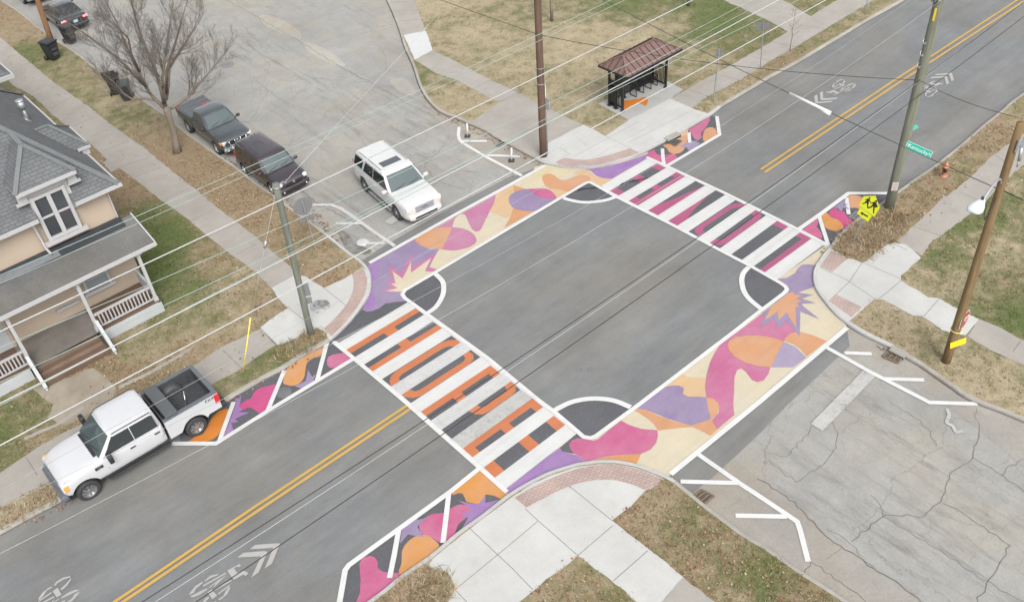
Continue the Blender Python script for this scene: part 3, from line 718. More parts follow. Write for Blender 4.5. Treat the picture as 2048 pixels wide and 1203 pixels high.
# ---- upper long band
band = [(735, 531), (1091, 333), (1108, 333.5), (1129, 337), (1158, 339), (1189, 338), (1217, 332), (1248, 323), (1275, 313), (1298, 303), (1303, 313), (1201, 373), (1178, 367), (810, 589)]
r = mural('long upper mural band with cream, magenta and purple shapes and a starburst', (960, 460), [
 ('cream_ground', [(822, 500), (858, 463), (1091, 333), (1108, 333.5), (1129, 337), (1158, 339), (1189, 338), (1217, 332), (1248, 323), (1275, 313), (1296, 304), (1303, 313), (1201, 373), (1178, 366.5), (1140, 385), (1024, 453.5), (870, 545.5), (811, 580), (812, 545)], 'c1', 'p_cream', 0),
 ('yellow_tint', T('b', [(-60, 590), (50, 560), (190, 590), (400, 608), (330, 640), (200, 715), (90, 655), (20, 700), (-60, 760)]), .014, 'p_cream2', 0),
 ('dark_ground', T('t2', [(640, 655), (690, 665), (740, 645), (775, 618), (830, 608), (899, 604), (920, 615), (455, 850), (400, 848), (540, 740), (610, 690)]), 'dark', 'asphalt_dark', 0),
 ('purple_field', T('t2', [(672, 392), (688, 380), (950, 235), (985, 270), (1040, 290), (1101, 293), (1085, 315), (1040, 400), (1050, 432), (880, 545), (868, 570), (899, 605), (830, 610), (775, 620), (735, 650), (690, 665), (640, 655), (664, 600), (690, 520), (692, 470), (685, 430)]), 'c2', 'p_purple', 0),
 ('violet_edge', T('t2', [(672, 392), (740, 350), (735, 430), (700, 520), (720, 600), (690, 665), (640, 655), (664, 600), (690, 520), (692, 470), (685, 430)]), .0175, 'p_violet', 2),
 ('pink_starburst', T('t2', [(740, 545), (812, 522), (775, 495), (812, 490), (797, 385), (870, 437), (940, 318), (935, 400), (1087, 313), (1033, 398), (1087, 414), (1060, 428), (868, 552)]), 'c3', 'p_pink', 0),
 ('cream_starburst', T('t2', [(780, 545), (850, 527), (812, 503), (838, 498), (820, 425), (880, 470), (930, 370), (930, 435), (1053, 345), (1014, 425), (1062, 430), (872, 549)]), 'c4', 'p_cream', 0),
 ('pink_field', T('a', [(758, 710), (1000, 575), (968, 612), (944, 690), (840, 690)]), 'c2', 'p_pink', 0),
 ('pink_wedge', T('a', [(1040, 553), (1387, 358), (1391, 390), (1370, 450), (1320, 545), (1270, 650), (1245, 700), (1225, 728), (1185, 736), (1150, 715), (1115, 650), (1095, 600), (1080, 570), (1062, 558)]), 'c2', 'p_pink', 0),
 ('pale_field', T('a', [(1394, 356), (1572, 258), (1578, 325), (1545, 350), (1525, 400), (1535, 450), (1565, 490), (1550, 570), (1500, 600), (1430, 570), (1330, 530), (1375, 440)]), 'c2', 'p_pale', 0),
 ('orange_corner', T('a', [(1568, 493), (1640, 515), (1780, 526), (1700, 575), (1475, 702), (1525, 610), (1550, 560)]), 'c2', 'p_orange', 0),
 ('orange_chip', T('a', [(1568, 260), (1695, 297), (1640, 315), (1578, 330)]), 'c2', 'p_orange', 0),
 ('pink_oval', T('a', [(556, 822), (640, 760), (740, 712), (840, 690), (940, 690), (1060, 705), (1150, 750), (1192, 810), (1180, 855), (1120, 893), (1020, 920), (930, 928), (815, 915), (700, 900), (600, 865)]), 'c3', 'p_pink', 4),
 ('orange_oval_half', T('a', [(556, 822), (595, 790), (640, 760), (740, 714), (840, 691), (942, 690), (925, 745), (880, 835), (840, 912), (815, 915), (700, 900), (640, 884), (600, 864)]), 'c4', 'p_orange', 0),
 ('purple_oval', T('a', [(1522, 405), (1550, 350), (1640, 310), (1740, 298), (1900, 295), (1960, 320), (2003, 365), (2005, 402), (1900, 462), (1785, 527), (1640, 515), (1565, 490), (1535, 452)]), 'c3', 'p_purple', 2),
 ('magenta_oval_tip', T('a', [(1720, 300), (1900, 295), (1960, 320), (2000, 360), (2006, 400), (1920, 398), (1830, 378), (1775, 340)]), 'c4', 'p_magenta', 0),
 ('pale_swirl', T('b', [(95, 808), (200, 812), (285, 838), (165, 908), (163, 872), (130, 830)]), 'c2', 'p_pale', 0),
 ('pale_swirl', T('b', [(340, 645), (450, 612), (510, 630), (560, 680), (640, 703), (738, 707), (618, 787), (490, 742), (515, 720), (500, 680), (440, 665), (370, 670)]), 'c2', 'p_pale', 0),
 ('orange_blob', T('b', [(22, 700), (40, 668), (90, 653), (140, 668), (190, 705), (240, 722), (300, 705), (380, 675), (450, 668), (500, 685), (515, 720), (492, 745), (400, 790), (330, 832), (270, 838), (200, 815), (100, 805), (50, 770)]), 'c3', 'p_orange', 3),
 ('violet_wedge', T('b', [(455, 609), (580, 600), (700, 578), (860, 535), (1000, 487), (1112, 448), (1095, 500), (900, 612), (738, 707), (640, 700), (570, 672), (520, 625)]), 'c2', 'p_violet', 0),
])
mline(r, [(739, 526.5), (915, 427.5), (1091, 331.5)], .19, 'line2')
# ---- lower long band
r = mural('long lower mural band with a purple starburst and a big magenta arch', (1450, 720), [
 ('cream_ground', [(1165, 869), (1180, 880), (1192, 876), (1285, 808), (1530, 620), (1572, 590), (1575, 578), (1556, 563), (1553, 559), (1655, 488), (1664, 491), (1646, 512), (1629, 536), (1625, 553), (1629, 576), (1645, 602), (1668, 629), (1692, 650), (1694, 656), (1345, 948), (1333, 953), (1305, 942), (1271, 930), (1230, 923), (1195, 923), (1172, 926), (1148, 930), (1102, 945), (1068, 960), (1015, 990), (1010, 985), (1152, 866)], 'c1', 'p_cream', 0),
 ('dark_ground', T('e', [(785, 445), (610, 590), (640, 630), (735, 648), (800, 650), (860, 505), (850, 480)]), .0135, 'asphalt_dark', 0),
 ('violet_wedge', T('e', [(68, 1003), (340, 800), (612, 588), (640, 632), (700, 645), (780, 665), (835, 692), (880, 747), (760, 767), (520, 842), (350, 922), (100, 1068), (60, 1050), (92, 1035)]), 'c2', 'p_violet', 0),
 ('magenta_blob', T('e', [(735, 515), (800, 492), (870, 503), (960, 518), (1010, 500), (1120, 405), (1240, 313), (1330, 360), (1450, 398), (1610, 412), (1617, 470), (1600, 540), (1540, 610), (1440, 655), (1280, 660), (1100, 680), (960, 710), (882, 747), (835, 690), (760, 650), (725, 610), (707, 560)]), 'c3', 'p_magenta', 0),
 ('orange_strip', T('e', [(880, 748), (960, 712), (1100, 683), (1280, 662), (1442, 655), (1420, 710), (1388, 767), (1290, 738), (1180, 728), (1000, 730)]), 'c2', 'p_orange2', 0),
 ('orange_ribbon', T('c', [(128, 812), (200, 806), (270, 820), (380, 870), (500, 920), (730, 978), (850, 940), (935, 915), (960, 960), (1002, 1015), (925, 1082), (830, 1030), (735, 990), (600, 1003), (385, 1027), (350, 965), (280, 905), (180, 840)]), 'c2', 'p_orange', 0),
 ('purple_field', T('c', [(155, 805), (450, 585), (540, 568), (600, 570), (645, 590), (655, 610), (640, 650), (690, 680), (882, 688), (892, 760), (925, 915), (730, 977), (620, 948), (480, 905), (350, 850), (270, 818), (200, 806)]), 'c3', 'p_purple', 0),
 ('pale_field', T('c', [(455, 585), (640, 455), (700, 480), (800, 490), (885, 488), (870, 560), (884, 690), (690, 680), (640, 652), (655, 610), (640, 580), (600, 569), (540, 567)]), 'c2', 'p_pale', 0),
 ('magenta_arch', T('c', [(998, 1015), (960, 960), (938, 920), (965, 895), (1010, 850), (1018, 790), (980, 730), (882, 688), (868, 570), (890, 440), (925, 320), (965, 240), (1018, 160)]) + T('d', [(505, 978), (940, 655), (1060, 600), (1330, 640), (1330, 860), (1250, 850), (1190, 890), (1165, 930)]) + T('c', [(1680, 120), (1600, 260), (1540, 382), (1520, 450), (1470, 515), (1405, 534), (1350, 510), (1290, 430), (1240, 393), (1200, 410), (1172, 480), (1170, 600), (1160, 770), (1172, 868)]), 'c2', 'p_arch', 0),
 ('orange_lobe', T('c', [(882, 688), (960, 703), (1008, 750), (1018, 800), (990, 870), (930, 915), (905, 810)]), 'c3', 'p_orange', 0),
 ('orange_oval', T('c', [(1100, 150), (1120, 110), (1180, 75), (1300, 58), (1420, 58), (1560, 80), (1680, 118), (1640, 185), (1600, 260), (1545, 382), (1420, 372), (1280, 335), (1170, 270), (1115, 205)]), 'c4', 'p_orange', 0),
 ('lilac_wedge', T('c', [(1680, 120), (1800, 175), (1890, 265), (1905, 282), (1775, 382), (1545, 382), (1600, 255)]), 'c3', 'p_lilac', 0),
 ('orange_fan', T('d', [(1165, 930), (1210, 870), (1270, 845), (1340, 840), (1450, 870), (1600, 932), (1400, 1090), (1330, 1010), (1260, 960)]), 'c3', 'p_orange', 0),
 ('purple_starburst', T('d', [(1020, 593), (945, 645), (965, 690), (920, 790), (1010, 750), (1060, 700), (1085, 745), (1100, 810), (1190, 720), (1325, 885), (1335, 630), (1530, 710), (1360, 575), (1350, 552), (1495, 545), (1345, 500), (1465, 462), (1310, 438), (1460, 385), (1475, 370), (1462, 300), (1465, 230), (1485, 158), (1420, 148), (1350, 155), (1310, 190), (1280, 240), (1200, 285), (1095, 300), (1150, 335), (1215, 385), (1215, 430)]), 'c4', 'p_purple', 0),
 ('orange_starburst', T('d', [(1210, 445), (1270, 430), (1262, 455), (1362, 470), (1285, 500), (1352, 525), (1290, 545), (1332, 587), (1285, 580), (1290, 800), (1190, 640), (1112, 722), (1100, 635), (968, 722), (1035, 582)]), .0255, 'p_orange', 0),
])
mline(r, [(1341, 948.5), (1517, 805.5), (1694, 656)], .19, 'line2')
# ---- four bump-out panels
r = mural('narrow mural panel beside the bottom kerb with orange, pink and purple shapes', (850, 1080), [
 ('dark_ground', T('f', [(80, 1260), (150, 900), (190, 880), (1110, 215), (1350, 20), (1400, 0), (1660, 225), (1580, 272), (1400, 412), (1190, 562), (1070, 662), (900, 802), (700, 942), (580, 1032), (330, 1210)]), 'dark', 'asphalt_dark', 0),
 ('orange_field', T('f', [(1120, 180), (1365, 0), (1402, 0), (1625, 235), (1578, 272), (1500, 232), (1425, 222), (1400, 262), (1360, 312), (1250, 290), (1215, 215), (1180, 210), (1120, 228)]), 'c2', 'p_orange2', 0),
 ('violet_starburst', T('f', [(1165, 275), (1260, 300), (1360, 310), (1425, 230), (1420, 300), (1560, 268), (1578, 282), (1400, 412), (1190, 562), (1265, 435), (1190, 425), (1280, 365), (1270, 335)]), 'c3', 'p_violet', 0),
 ('magenta_blob', T('f', [(820, 490), (860, 440), (940, 400), (1035, 390), (1110, 345), (1180, 315), (1240, 320), (1285, 360), (1200, 420), (1250, 430), (1180, 490), (1150, 560), (1130, 620), (1070, 662), (1000, 660), (940, 620), (850, 590), (820, 540)]), .018, 'p_magenta', 3),
 ('purple_starburst', T('f', [(665, 525), (805, 425), (800, 455), (915, 433), (830, 480), (800, 520), (857, 612), (770, 600), (715, 588), (640, 675), (650, 600)]), 'c4', 'p_purple', 0),
 ('orange_blob', T('f', [(660, 740), (700, 670), (770, 610), (850, 592), (910, 605), (970, 650), (1000, 690), (990, 722), (860, 832), (700, 942), (630, 935), (655, 850)]), 'c3', 'p_orange2', 3),
 ('magenta_blob', T('f', [(270, 850), (300, 803), (360, 783), (410, 795), (440, 840), (435, 890), (480, 925), (530, 935), (640, 940), (690, 948), (580, 1032), (330, 1205), (240, 1205), (275, 1120), (280, 1010)]), 'c2', 'p_magenta', 0),
])
mline(r, T('f', [(75, 1290), (140, 915), (175, 868), (1110, 192), (1380, -25)]), .18)
mline(r, T('f', [(1090, 200), (1062, 440), (1035, 666)]), .17, 'line2', name='hatch_stripe')
mline(r, T('f', [(632, 540), (590, 770), (546, 987)]), .17, 'line2', name='hatch_stripe')
r = mural('narrow mural panel behind the white pickup with pink and orange shapes', (560, 770), [
 ('dark_ground', T('g', [(330, 800), (470, 728), (620, 650), (860, 512), (1120, 370), (1290, 262), (1470, 165), (1542, 118), (1780, 300), (400, 1150), (370, 1165), (0, 1165), (0, 1060)]), 'dark', 'asphalt_dark', 0),
 ('orange_blob', T('g', [(100, 1130), (170, 1085), (240, 1060), (290, 960), (370, 850), (440, 812), (505, 815), (460, 950), (390, 1080), (280, 1138), (110, 1145)]), 'c2', 'p_orange3', 2),
 ('purple_starburst', T('g', [(560, 705), (628, 668), (620, 740), (600, 780), (700, 785), (600, 840), (712, 843), (562, 910), (600, 940), (525, 950), (550, 1032), (445, 1088), (470, 1040), (580, 740)]), 'c2', 'p_violet', 0),
 ('hot_pink_blob', T('g', [(600, 775), (690, 715), (730, 700), (760, 640), (830, 590), (930, 568), (978, 572), (870, 842), (800, 845), (740, 800), (680, 800), (610, 840), (640, 805)]), 'c3', 'p_hot', 2),
 ('orange_blob', T('g', [(1095, 400), (1180, 330), (1290, 265), (1475, 168), (1440, 265), (1370, 285), (1300, 340), (1285, 420), (1270, 490), (1220, 550), (1150, 572), (1090, 560), (1055, 535)]), 'c2', 'p_orange2', 2),
 ('purple_starburst', T('g', [(1312, 408), (1355, 480), (1395, 450), (1365, 525), (1255, 600), (1175, 578), (1290, 520)]), 'c3', 'p_purple', 0),
 ('pink_blob', T('g', [(1505, 325), (1515, 280), (1560, 255), (1690, 230), (1748, 297), (1590, 388), (1540, 390), (1508, 362)]), 'c2', 'p_magenta', 0),
])
mline(r, T('g', [(-80, 1163), (372, 1163), (900, 830), (1785, 293)]), .18)
mline(r, T('g', [(552, 738), (470, 960), (398, 1160)]), .17, 'line2', name='hatch_stripe')
mline(r, T('g', [(1070, 415), (985, 620), (900, 825)]), .17, 'line2', name='hatch_stripe')
mline(r, T('g', [(1508, 130), (1455, 330), (1405, 520)]), .17, 'line2', name='hatch_stripe')
r = mural('small mural panel around the grate in front of the bus shelter', (1370, 275), [
 ('dark_ground', T('b', [(1095, 430), (1220, 367), (1400, 267), (1600, 152), (1750, 62), (1808, 70), (1845, 250), (1300, 578), (1088, 490)]), 'dark', 'asphalt_dark', 0),
 ('rose_blob', T('b', [(1100, 440), (1172, 405), (1190, 450), (1250, 470), (1380, 448), (1408, 490), (1350, 530), (1290, 562), (1092, 490)]), 'c2', 'p_magenta', 0),
 ('orange_blob', T('b', [(1258, 362), (1330, 345), (1400, 270), (1510, 208), (1505, 330), (1470, 360), (1478, 400), (1440, 440), (1380, 450), (1325, 437), (1300, 395)]), 'c2', 'p_orange', 2),
 ('pale_tint', T('b', [(1400, 266), (1520, 200), (1505, 260), (1430, 280)]), 'c3', 'p_pale', 0),
 ('rose_blob', T('b', [(1515, 205), (1640, 132), (1740, 72), (1738, 110), (1700, 180), (1650, 240), (1652, 285), (1620, 312), (1580, 300), (1560, 260)]), 'c2', 'p_magenta', 0),
 ('orange_dot', T('b', [(1678, 225), (1700, 195), (1745, 180), (1790, 195), (1812, 255), (1690, 328), (1668, 290)]), 'c3', 'p_orange', 2),
 ('purple_splash', T('b', [(1430, 382), (1500, 335), (1560, 315), (1640, 340), (1610, 378), (1530, 425), (1495, 385)]), 'c3', 'p_purple', 0),
])
mline(r, T('b', [(1300, 576), (1838, 258), (1810, 68)]), .18)
mline(r, T('b', [(1253, 400), (1258, 480), (1268, 562)]), .17, 'line2', name='hatch_stripe')
mline(r, T('b', [(1525, 235), (1532, 340)]), .17, 'line2', name='hatch_stripe')
r = mural('small mural panel under the yellow school crossing sign', (1680, 430), [
 ('dark_ground', T('h', [(130, 682), (800, 190), (1420, 190), (1380, 240), (1200, 370), (880, 572), (740, 690), (560, 895), (540, 915), (470, 862)]), 'dark', 'asphalt_dark', 0),
 ('pink_blob', T('h', [(158, 692), (375, 530), (385, 590), (360, 640), (430, 720), (440, 790), (390, 822)]), 'c2', 'p_magenta', 0),
 ('orange_blob', T('h', [(415, 490), (500, 452), (560, 510), (650, 545), (710, 610), (715, 665), (650, 698), (560, 690), (480, 650)]), 'c3', 'p_orange2', 2),
 ('hot_pink_blob', T('h', [(525, 450), (570, 400), (630, 385), (700, 440), (740, 430), (760, 480), (882, 572), (850, 620), (750, 692), (715, 620), (650, 540), (560, 505)]), 'c2', 'p_hot', 0),
 ('orange_field', T('h', [(785, 235), (830, 205), (920, 210), (980, 240), (1150, 250), (1100, 420), (1010, 430), (900, 380), (820, 385)]), 'c2', 'p_orange', 0),
])
mline(r, T('h', [(100, 690), (450, 445), (800, 186), (1330, 186)]), .2)
mline(r, T('h', [(395, 495), (455, 690), (525, 905)]), .17, 'line2', name='hatch_stripe')
mline(r, T('h', [(768, 245), (785, 360), (800, 475)]), .17, 'line2', name='hatch_stripe')
w_ = [(x - r.location.x, y - r.location.y) for x, y in GP(T('h', [(570, 400), (660, 340), (770, 250), (740, 325), (798, 352), (735, 345), (818, 412), (725, 388), (700, 445), (640, 385)]))]
sheet('purple_starburst', w_, sheetZ['line3'], M['p_purple'], r)

# ---- square border of the junction and its four quarter islands
ib = [(810, 581), (804.7, 589.4), (810, 596.8), (853, 628), (974.5, 716), (1080, 803), (1108.4, 823.6), (1154.8, 863.2), (1166.8, 873.7), (1180.2, 876.4), (1190.7, 873), (1273, 813), (1473, 660), (1523.8, 620), (1568, 587), (1573.9, 579.5), (1570, 573), (1559.7, 566), (1504.3, 534.6), (1440, 501), (1340, 448), (1232.7, 394.6), (1199.8, 376), (1182, 366.2), (1176, 365.4), (1170, 367.7), (1140, 385.6), (1024, 454), (870, 546)]
o = stroke('junction_border', GP(ib), .165, sheetZ['line2'], M['white_paint'], closed=True)
tag(o, 'white rounded square border painted around the junction centre', 'road marking')
ISL = {'island outline by the cream starburst': ([(869.8, 547.5), (884.7, 562.4), (887.7, 579), (883.2, 596.8), (871.3, 614.8), (854.8, 626.8)], [(810, 596.8), (804.7, 589.4), (810, 581)]),
       'island outline above the bottom brick band': ([(1109, 821), (1139.8, 805.6), (1169.8, 798.6), (1199.7, 797.7), (1229.6, 802), (1261, 814.6)], [(1190.7, 873), (1180.2, 876.4), (1166.8, 873.7), (1154.8, 863.2)]),
       'island outline by the orange starburst': ([(1497.6, 534.6), (1486.4, 547.3), (1483.4, 563.8), (1487.9, 583.2), (1499.8, 599.7), (1521.5, 617.6)], [(1568, 587), (1573.9, 579.5), (1570, 573), (1559.7, 566)]),
       'island outline crossed by a black tyre mark': ([(1127, 396.8), (1142.5, 401.6), (1168, 405.5), (1197, 403.6), (1217, 399.7), (1232, 393.8)], [(1199.8, 376), (1182, 366.2), (1176, 365.4), (1170, 367.7), (1140, 385.6)])}
for lab, (arc, rest) in ISL.items():
    c = G(*arc[3]); r = empty('corner_island', (c[0], c[1], 0)); tag(r, 'quarter round white ' + lab, 'road marking', 'quarter round corner islands')
    aw = smooth(GP(arc), 4, False)
    sheet('dark_fill', [(x - c[0], y - c[1]) for x, y in aw + GP(rest)], .010, M['asphalt_dark'], r)
    stroke('arc_line', [(x - c[0], y - c[1]) for x, y in aw], .21, sheetZ['line'], M['white_paint'], r)
M['rubber'] = plain('rubber_mark', (.01, .01, .018), .8, var=.3, vs=20)
for lab, pts in (('black tyre scuff across the rounded corner outline', T('b', [(385, 830), (430, 812), (500, 808), (580, 798), (640, 790)])), ('black tyre scuff across the first crosswalk gap', T('b', [(820, 770), (880, 745), (950, 735), (1010, 725), (1120, 690)]))):
    pts = GP(pts); rr = random.Random(4); q = []
    for i in range(len(pts) - 1):
        for k in range(6): q.append((pts[i][0] + (pts[i + 1][0] - pts[i][0]) * k / 6 + rr.uniform(-.03, .03), pts[i][1] + (pts[i + 1][1] - pts[i][1]) * k / 6 + rr.uniform(-.03, .03)))
    tag(stroke('tyre_mark', q, .09, .0275, M['rubber']), lab, 'tyre mark')

# ---- the two lettered crosswalks
M['bar_worn2'] = paint('white_paint_lightly_worn', alb(238, 238, 236), .6, alb(180, 180, 180), .1, (.46, .62))
def crosswalk(label, base, ua, ub, letters, lines, lmat, loc, worn=()):
    lx, ly = G(*loc); r = empty('crosswalk', (lx, ly, 0)); tag(r, label, 'crosswalk', 'lettered crosswalks')
    sh = lambda P: [(x - lx, y - ly) for x, y in P]
    sheet('white_bars', sh(GP(base)), sheetZ['c1'], M['white_bars'], r)
    win = []
    for (a0, a1), (b0, b1) in zip(ua, ub):
        q = [Vector(G(*p)) - Vector((lx, ly)) for p in (a0, b0, b1, a1)]
        win.append(q)
        sheet('dark_gap', [tuple(v) for v in q], sheetZ['c2'], M['asphalt_dark'], r)
    for k, u0 in worn:
        a0, a1, b0, b1 = win[k][3], win[k + 1][0], win[k][2], win[k + 1][1]
        sheet('worn_bar', [tuple(a0), tuple(b0), tuple(b1), tuple(a1)], .0145, M[u0], r)
    def uv(k, u, v):
        q = win[k]; a = q[0].lerp(q[1], u); b = q[3].lerp(q[2], u); return tuple(a.lerp(b, v))
    for nm, polys in letters:
        bm = bmesh.new()
        for k, pl in polys:
            pts = [uv(k, u, v) for u, v in pl]
            a = sum(pts[i][0] * pts[(i + 1) % len(pts)][1] - pts[(i + 1) % len(pts)][0] * pts[i][1] for i in range(len(pts)))
            if a < 0: pts = pts[::-1]
            f = bm.faces.new([bm.verts.new((x, y, sheetZ['c3'])) for x, y in pts])
        bm.normal_update()
        bmesh.ops.triangulate(bm, faces=bm.faces[:], ngon_method='EAR_CLIP')
        me = bpy.data.meshes.new('letter'); bm.to_mesh(me); bm.free()
        o = link('letter', me, lmat, r); o['label'] = nm
    for ln in lines:
        stroke('border_line', sh(GP(ln)), .16, .0303, M['white_paint'], r)
    return r
R4 = lambda u0, u1, v0, v1: [(u0, v0), (u1, v0), (u1, v1), (u0, v1)]
LA_ = [((692.4, 699.8), (710.3, 714)), ((728.3, 729), (745.8, 742.5)), ((764.2, 758.2), (782.9, 772.8)), ((803, 789.6), (821.8, 806.1)), ((842, 823), (862, 841)), ((883.2, 859.4), (903.4, 877.4)), ((925.8, 896.5), (945.3, 914)), ((967.7, 934.5), (989.8, 955.2))]
LB_ = [((831.3, 616.6), (848, 629.5)), ((865.6, 643.2), (884.3, 656.4)), ((903, 671.3), (921.4, 684.8)), ((941.6, 699.8), (961, 714.3)), ((980.7, 730.8), (1000.5, 746.7)), ((1022, 762.7), (1041, 779.5)), ((1064.5, 796.6), (1086, 814.3)), ((1107.7, 831.5), (1130.1, 849.8))]
hope = [('orange letter H', [(0, R4(0, 1, 0, .5)), (0, R4(.47, .62, .5, 1)), (1, R4(0, 1, .5, 1)), (1, R4(.47, .6, 0, .5))]),
        ('orange letter O', [(2, [(.0, 1), (.03, .55), (.1, .2), (.2, .05), (.84, .05), (.92, .2), (1, .6), (1, 1), (.9, 1), (.86, .72), (.8, .6), (.2, .6), (.14, .72), (.12, 1)]), (3, [(0, 0), (.0, .25), (.06, .75), (.14, .97), (.84, .97), (.92, .85), (.97, .5), (.97, 0), (.88, 0), (.87, .35), (.82, .5), (.2, .5), (.14, .38), (.11, 0)])]),
        ('orange letter P', [(4, R4(0, 1, 0, .5)), (4, R4(.38, .5, .5, 1)), (4, R4(.9, 1, .5, 1)), (5, [(.38, 0), (.4, .5), (.46, .85), (.55, .97), (.88, .97), (.95, .85), (1, .5), (1, 0), (.9, 0), (.88, .45), (.56, .45), (.51, .3), (.5, 0)])]),
        ('orange letter E', [(6, R4(0, 1, 0, .5)), (6, R4(0, .1, .5, 1)), (6, R4(.46, .58, .5, 1)), (6, R4(.9, 1, .5, 1)), (7, R4(0, .13, 0, 1)), (7, R4(.48, .62, 0, 1)), (7, R4(.88, 1, 0, 1))])]
crosswalk('crosswalk with the orange word HOPE between its white bars', [(664, 683), (672, 681.5), (678, 685.5), (820, 602), (853, 627), (975, 715), (1080, 802), (1153, 867), (1012.7, 976.5), (1017.8, 981.3), (1012, 987), (951, 932.5), (860, 852), (812, 809), (708, 722)],
          LA_, LB_, hope, [[(667, 684.5), (709, 718), (812, 805), (861, 848.5), (951, 928), (1014, 984)]], M['p_letter'], (900, 770), [(5, 'bar_worn'), (4, 'bar_worn2'), (2, 'bar_worn2')])
RA_ = [((1219.3, 382.2), (1237.5, 391.6)), ((1257.4, 402.1), (1275.4, 411.5)), ((1296.3, 421.5), (1315.8, 431.2)), ((1336, 442.5), (1354.4, 451.9)), ((1376.7, 463.7), (1395.7, 473.5)), ((1419, 486.7), (1440, 497.2)), ((1462.4, 509.2), (1483.4, 520.4)), ((1506.3, 533.4), (1528.6, 545.5))]
RB_ = [((1313.3, 327.3), (1332, 336.3)), ((1352.9, 345), (1370.1, 353.2)), ((1391.1, 362.5), (1409.8, 371.5)), ((1431.5, 380.9), (1450.1, 390)), ((1471, 400.7), (1491, 410.5)), ((1511, 420.5), (1532, 431)), ((1554.2, 442.2), (1576.6, 453.9)), ((1599.8, 465.4), (1622.7, 477.5))]
love = [('rose letter E', [(0, R4(0, .12, 0, 1)), (0, R4(.47, .6, 0, 1)), (0, R4(.88, 1, 0, 1)), (1, R4(0, 1, .5, 1)), (1, R4(0, .14, 0, .5)), (1, R4(.45, .57, 0, .5)), (1, R4(.88, 1, 0, .5))]),
        ('rose letter V', [(2, [(0, 0), (.17, 0), (.45, .42), (.75, .72), (1, 1), (0, 1)]), (3, [(0, 0), (.84, 0), (.5, .42), (.3, .75), (.2, 1), (0, 1)])]),
        ('rose letter O', [(4, [(.03, 1), (.04, .5), (.12, .1), (.85, .1), (.94, .3), (1, .7), (1, 1), (.9, 1), (.87, .7), (.8, .55), (.2, .55), (.16, .7), (.14, 1)]), (5, [(0, 0), (.01, .3), (.06, .8), (.14, .97), (.85, .97), (.95, .8), (1, .4), (.99, 0), (.88, 0), (.88, .4), (.8, .5), (.2, .5), (.15, .35), (.12, 0)])]),
        ('rose letter L', [(6, R4(.9, 1, 0, 1)), (7, R4(0, 1, .55, 1)), (7, R4(.9, 1, 0, .55))])]
crosswalk('crosswalk with the rose word LOVE between its white bars', [(1201, 373.3), (1293, 318), (1290, 315.5), (1295, 313.5), (1339, 333), (1480, 399.5), (1540, 428.5), (1594.6, 456.5), (1659.7, 489.5), (1654, 494.5), (1645, 491), (1552.7, 560), (1491.6, 530), (1440, 503.5), (1340, 450), (1236, 396)],
          RA_, RB_, love, [[(1293, 315), (1339, 335.5), (1450, 387), (1540, 431.5), (1600, 461.5), (1658, 492)]], M['p_rose'], (1430, 430), [(5, 'bar_worn'), (1, 'bar_worn2'), (0, 'bar_worn2')])

# ---- lane lines, hatched bays, stop bars
def marking(name, label, cat, lines, w, mat, z='line', group=None, smo=0):
    p0 = G(*lines[0][0]); r = empty(name, (p0[0], p0[1], 0)); tag(r, label, cat, group)
    for ln in lines:
        q = GP(ln)
        if smo: q = smooth(q, smo, False)
        stroke('stripe', [(x - p0[0], y - p0[1]) for x, y in q], w, sheetZ[z], M[mat], r)
    return r
marking('centre_line', 'double yellow centre line on the near side of the junction', 'road marking', [[(60, 1318), (230, 1203), (512, 1012), (813.7, 811.3)], [(78, 1318), (247, 1203), (512, 1024), (822, 817)]], .12, 'yellow_paint', group='double yellow centre lines')
marking('centre_line', 'double yellow centre line running away behind the big utility pole', 'road marking', [[(1521, 340), (1781, 166.5), (2036, 0), (2250, -140)], [(1529, 346), (1795, 168), (2048, 3), (2262, -136)]], .12, 'yellow_paint', group='double yellow centre lines')
tn = lambda pts: [(880 + x / 7.877, 220 + y / 7.877) for x, y in pts]
marking('hatched_bay', 'white hatched bay outline with two delineator posts', 'road marking', [tn([(302, 275), (290, 400), (305, 470), (350, 520), (700, 730), (1290, 1042)]), tn([(340, 495), (740, 497)]), tn([(750, 720), (1255, 737)])], .17, 'white_paint', group='white hatched bay outlines')
marking('hatched_bay', 'white hatched bay outline beside the white suv and stop sign', 'road marking', [T('z', [(480, 213), (610, 213), (680, 240), (760, 293), (880, 380), (1061, 505)]), T('z', [(640, 345), (820, 345)]), T('z', [(840, 485), (990, 485)])], .18, 'bar_worn2', group='white hatched bay outlines')
marking('hatched_bay', 'white hatched bay outline beside the storm drain near the pole with the stop sign', 'road marking', [[(1651, 694), (1740, 744), (1843, 797), (1858, 805), (1954, 808)], [(1689, 706), (1743, 708)], [(1769, 758), (1848, 760)]], .17, 'white_paint', group='white hatched bay outlines')
marking('hatched_bay', 'white hatched bay outline at the bottom beside the leafy verge', 'road marking', [[(1394, 907), (1474, 963), (1536, 1004), (1575, 1030), (1594, 1043), (1600, 1060), (1616, 1123)], [(1361, 963), (1477, 966)], [(1471, 1031), (1573, 1033)]], .17, 'white_paint', group='white hatched bay outlines')
marking('stop_bar', 'wide faded white stop bar on the lower side street', 'road marking', [[(1738, 747), (1633, 855)]], .48, 'white_paint_worn')
marking('stop_bar', 'worn remnant of a white stop bar beside the white suv wheel', 'road marking', [[(776, 447), (796, 434)]], .45, 'white_paint_worn')
marking('paint_spill', 'pale splash of spilled white paint on the lower side street', 'paint stain', [[(1893, 818), (1898, 830), (1893, 845), (1905, 852), (1912, 864), (1925, 862)]], .12, 'white_paint_worn', smo=3)

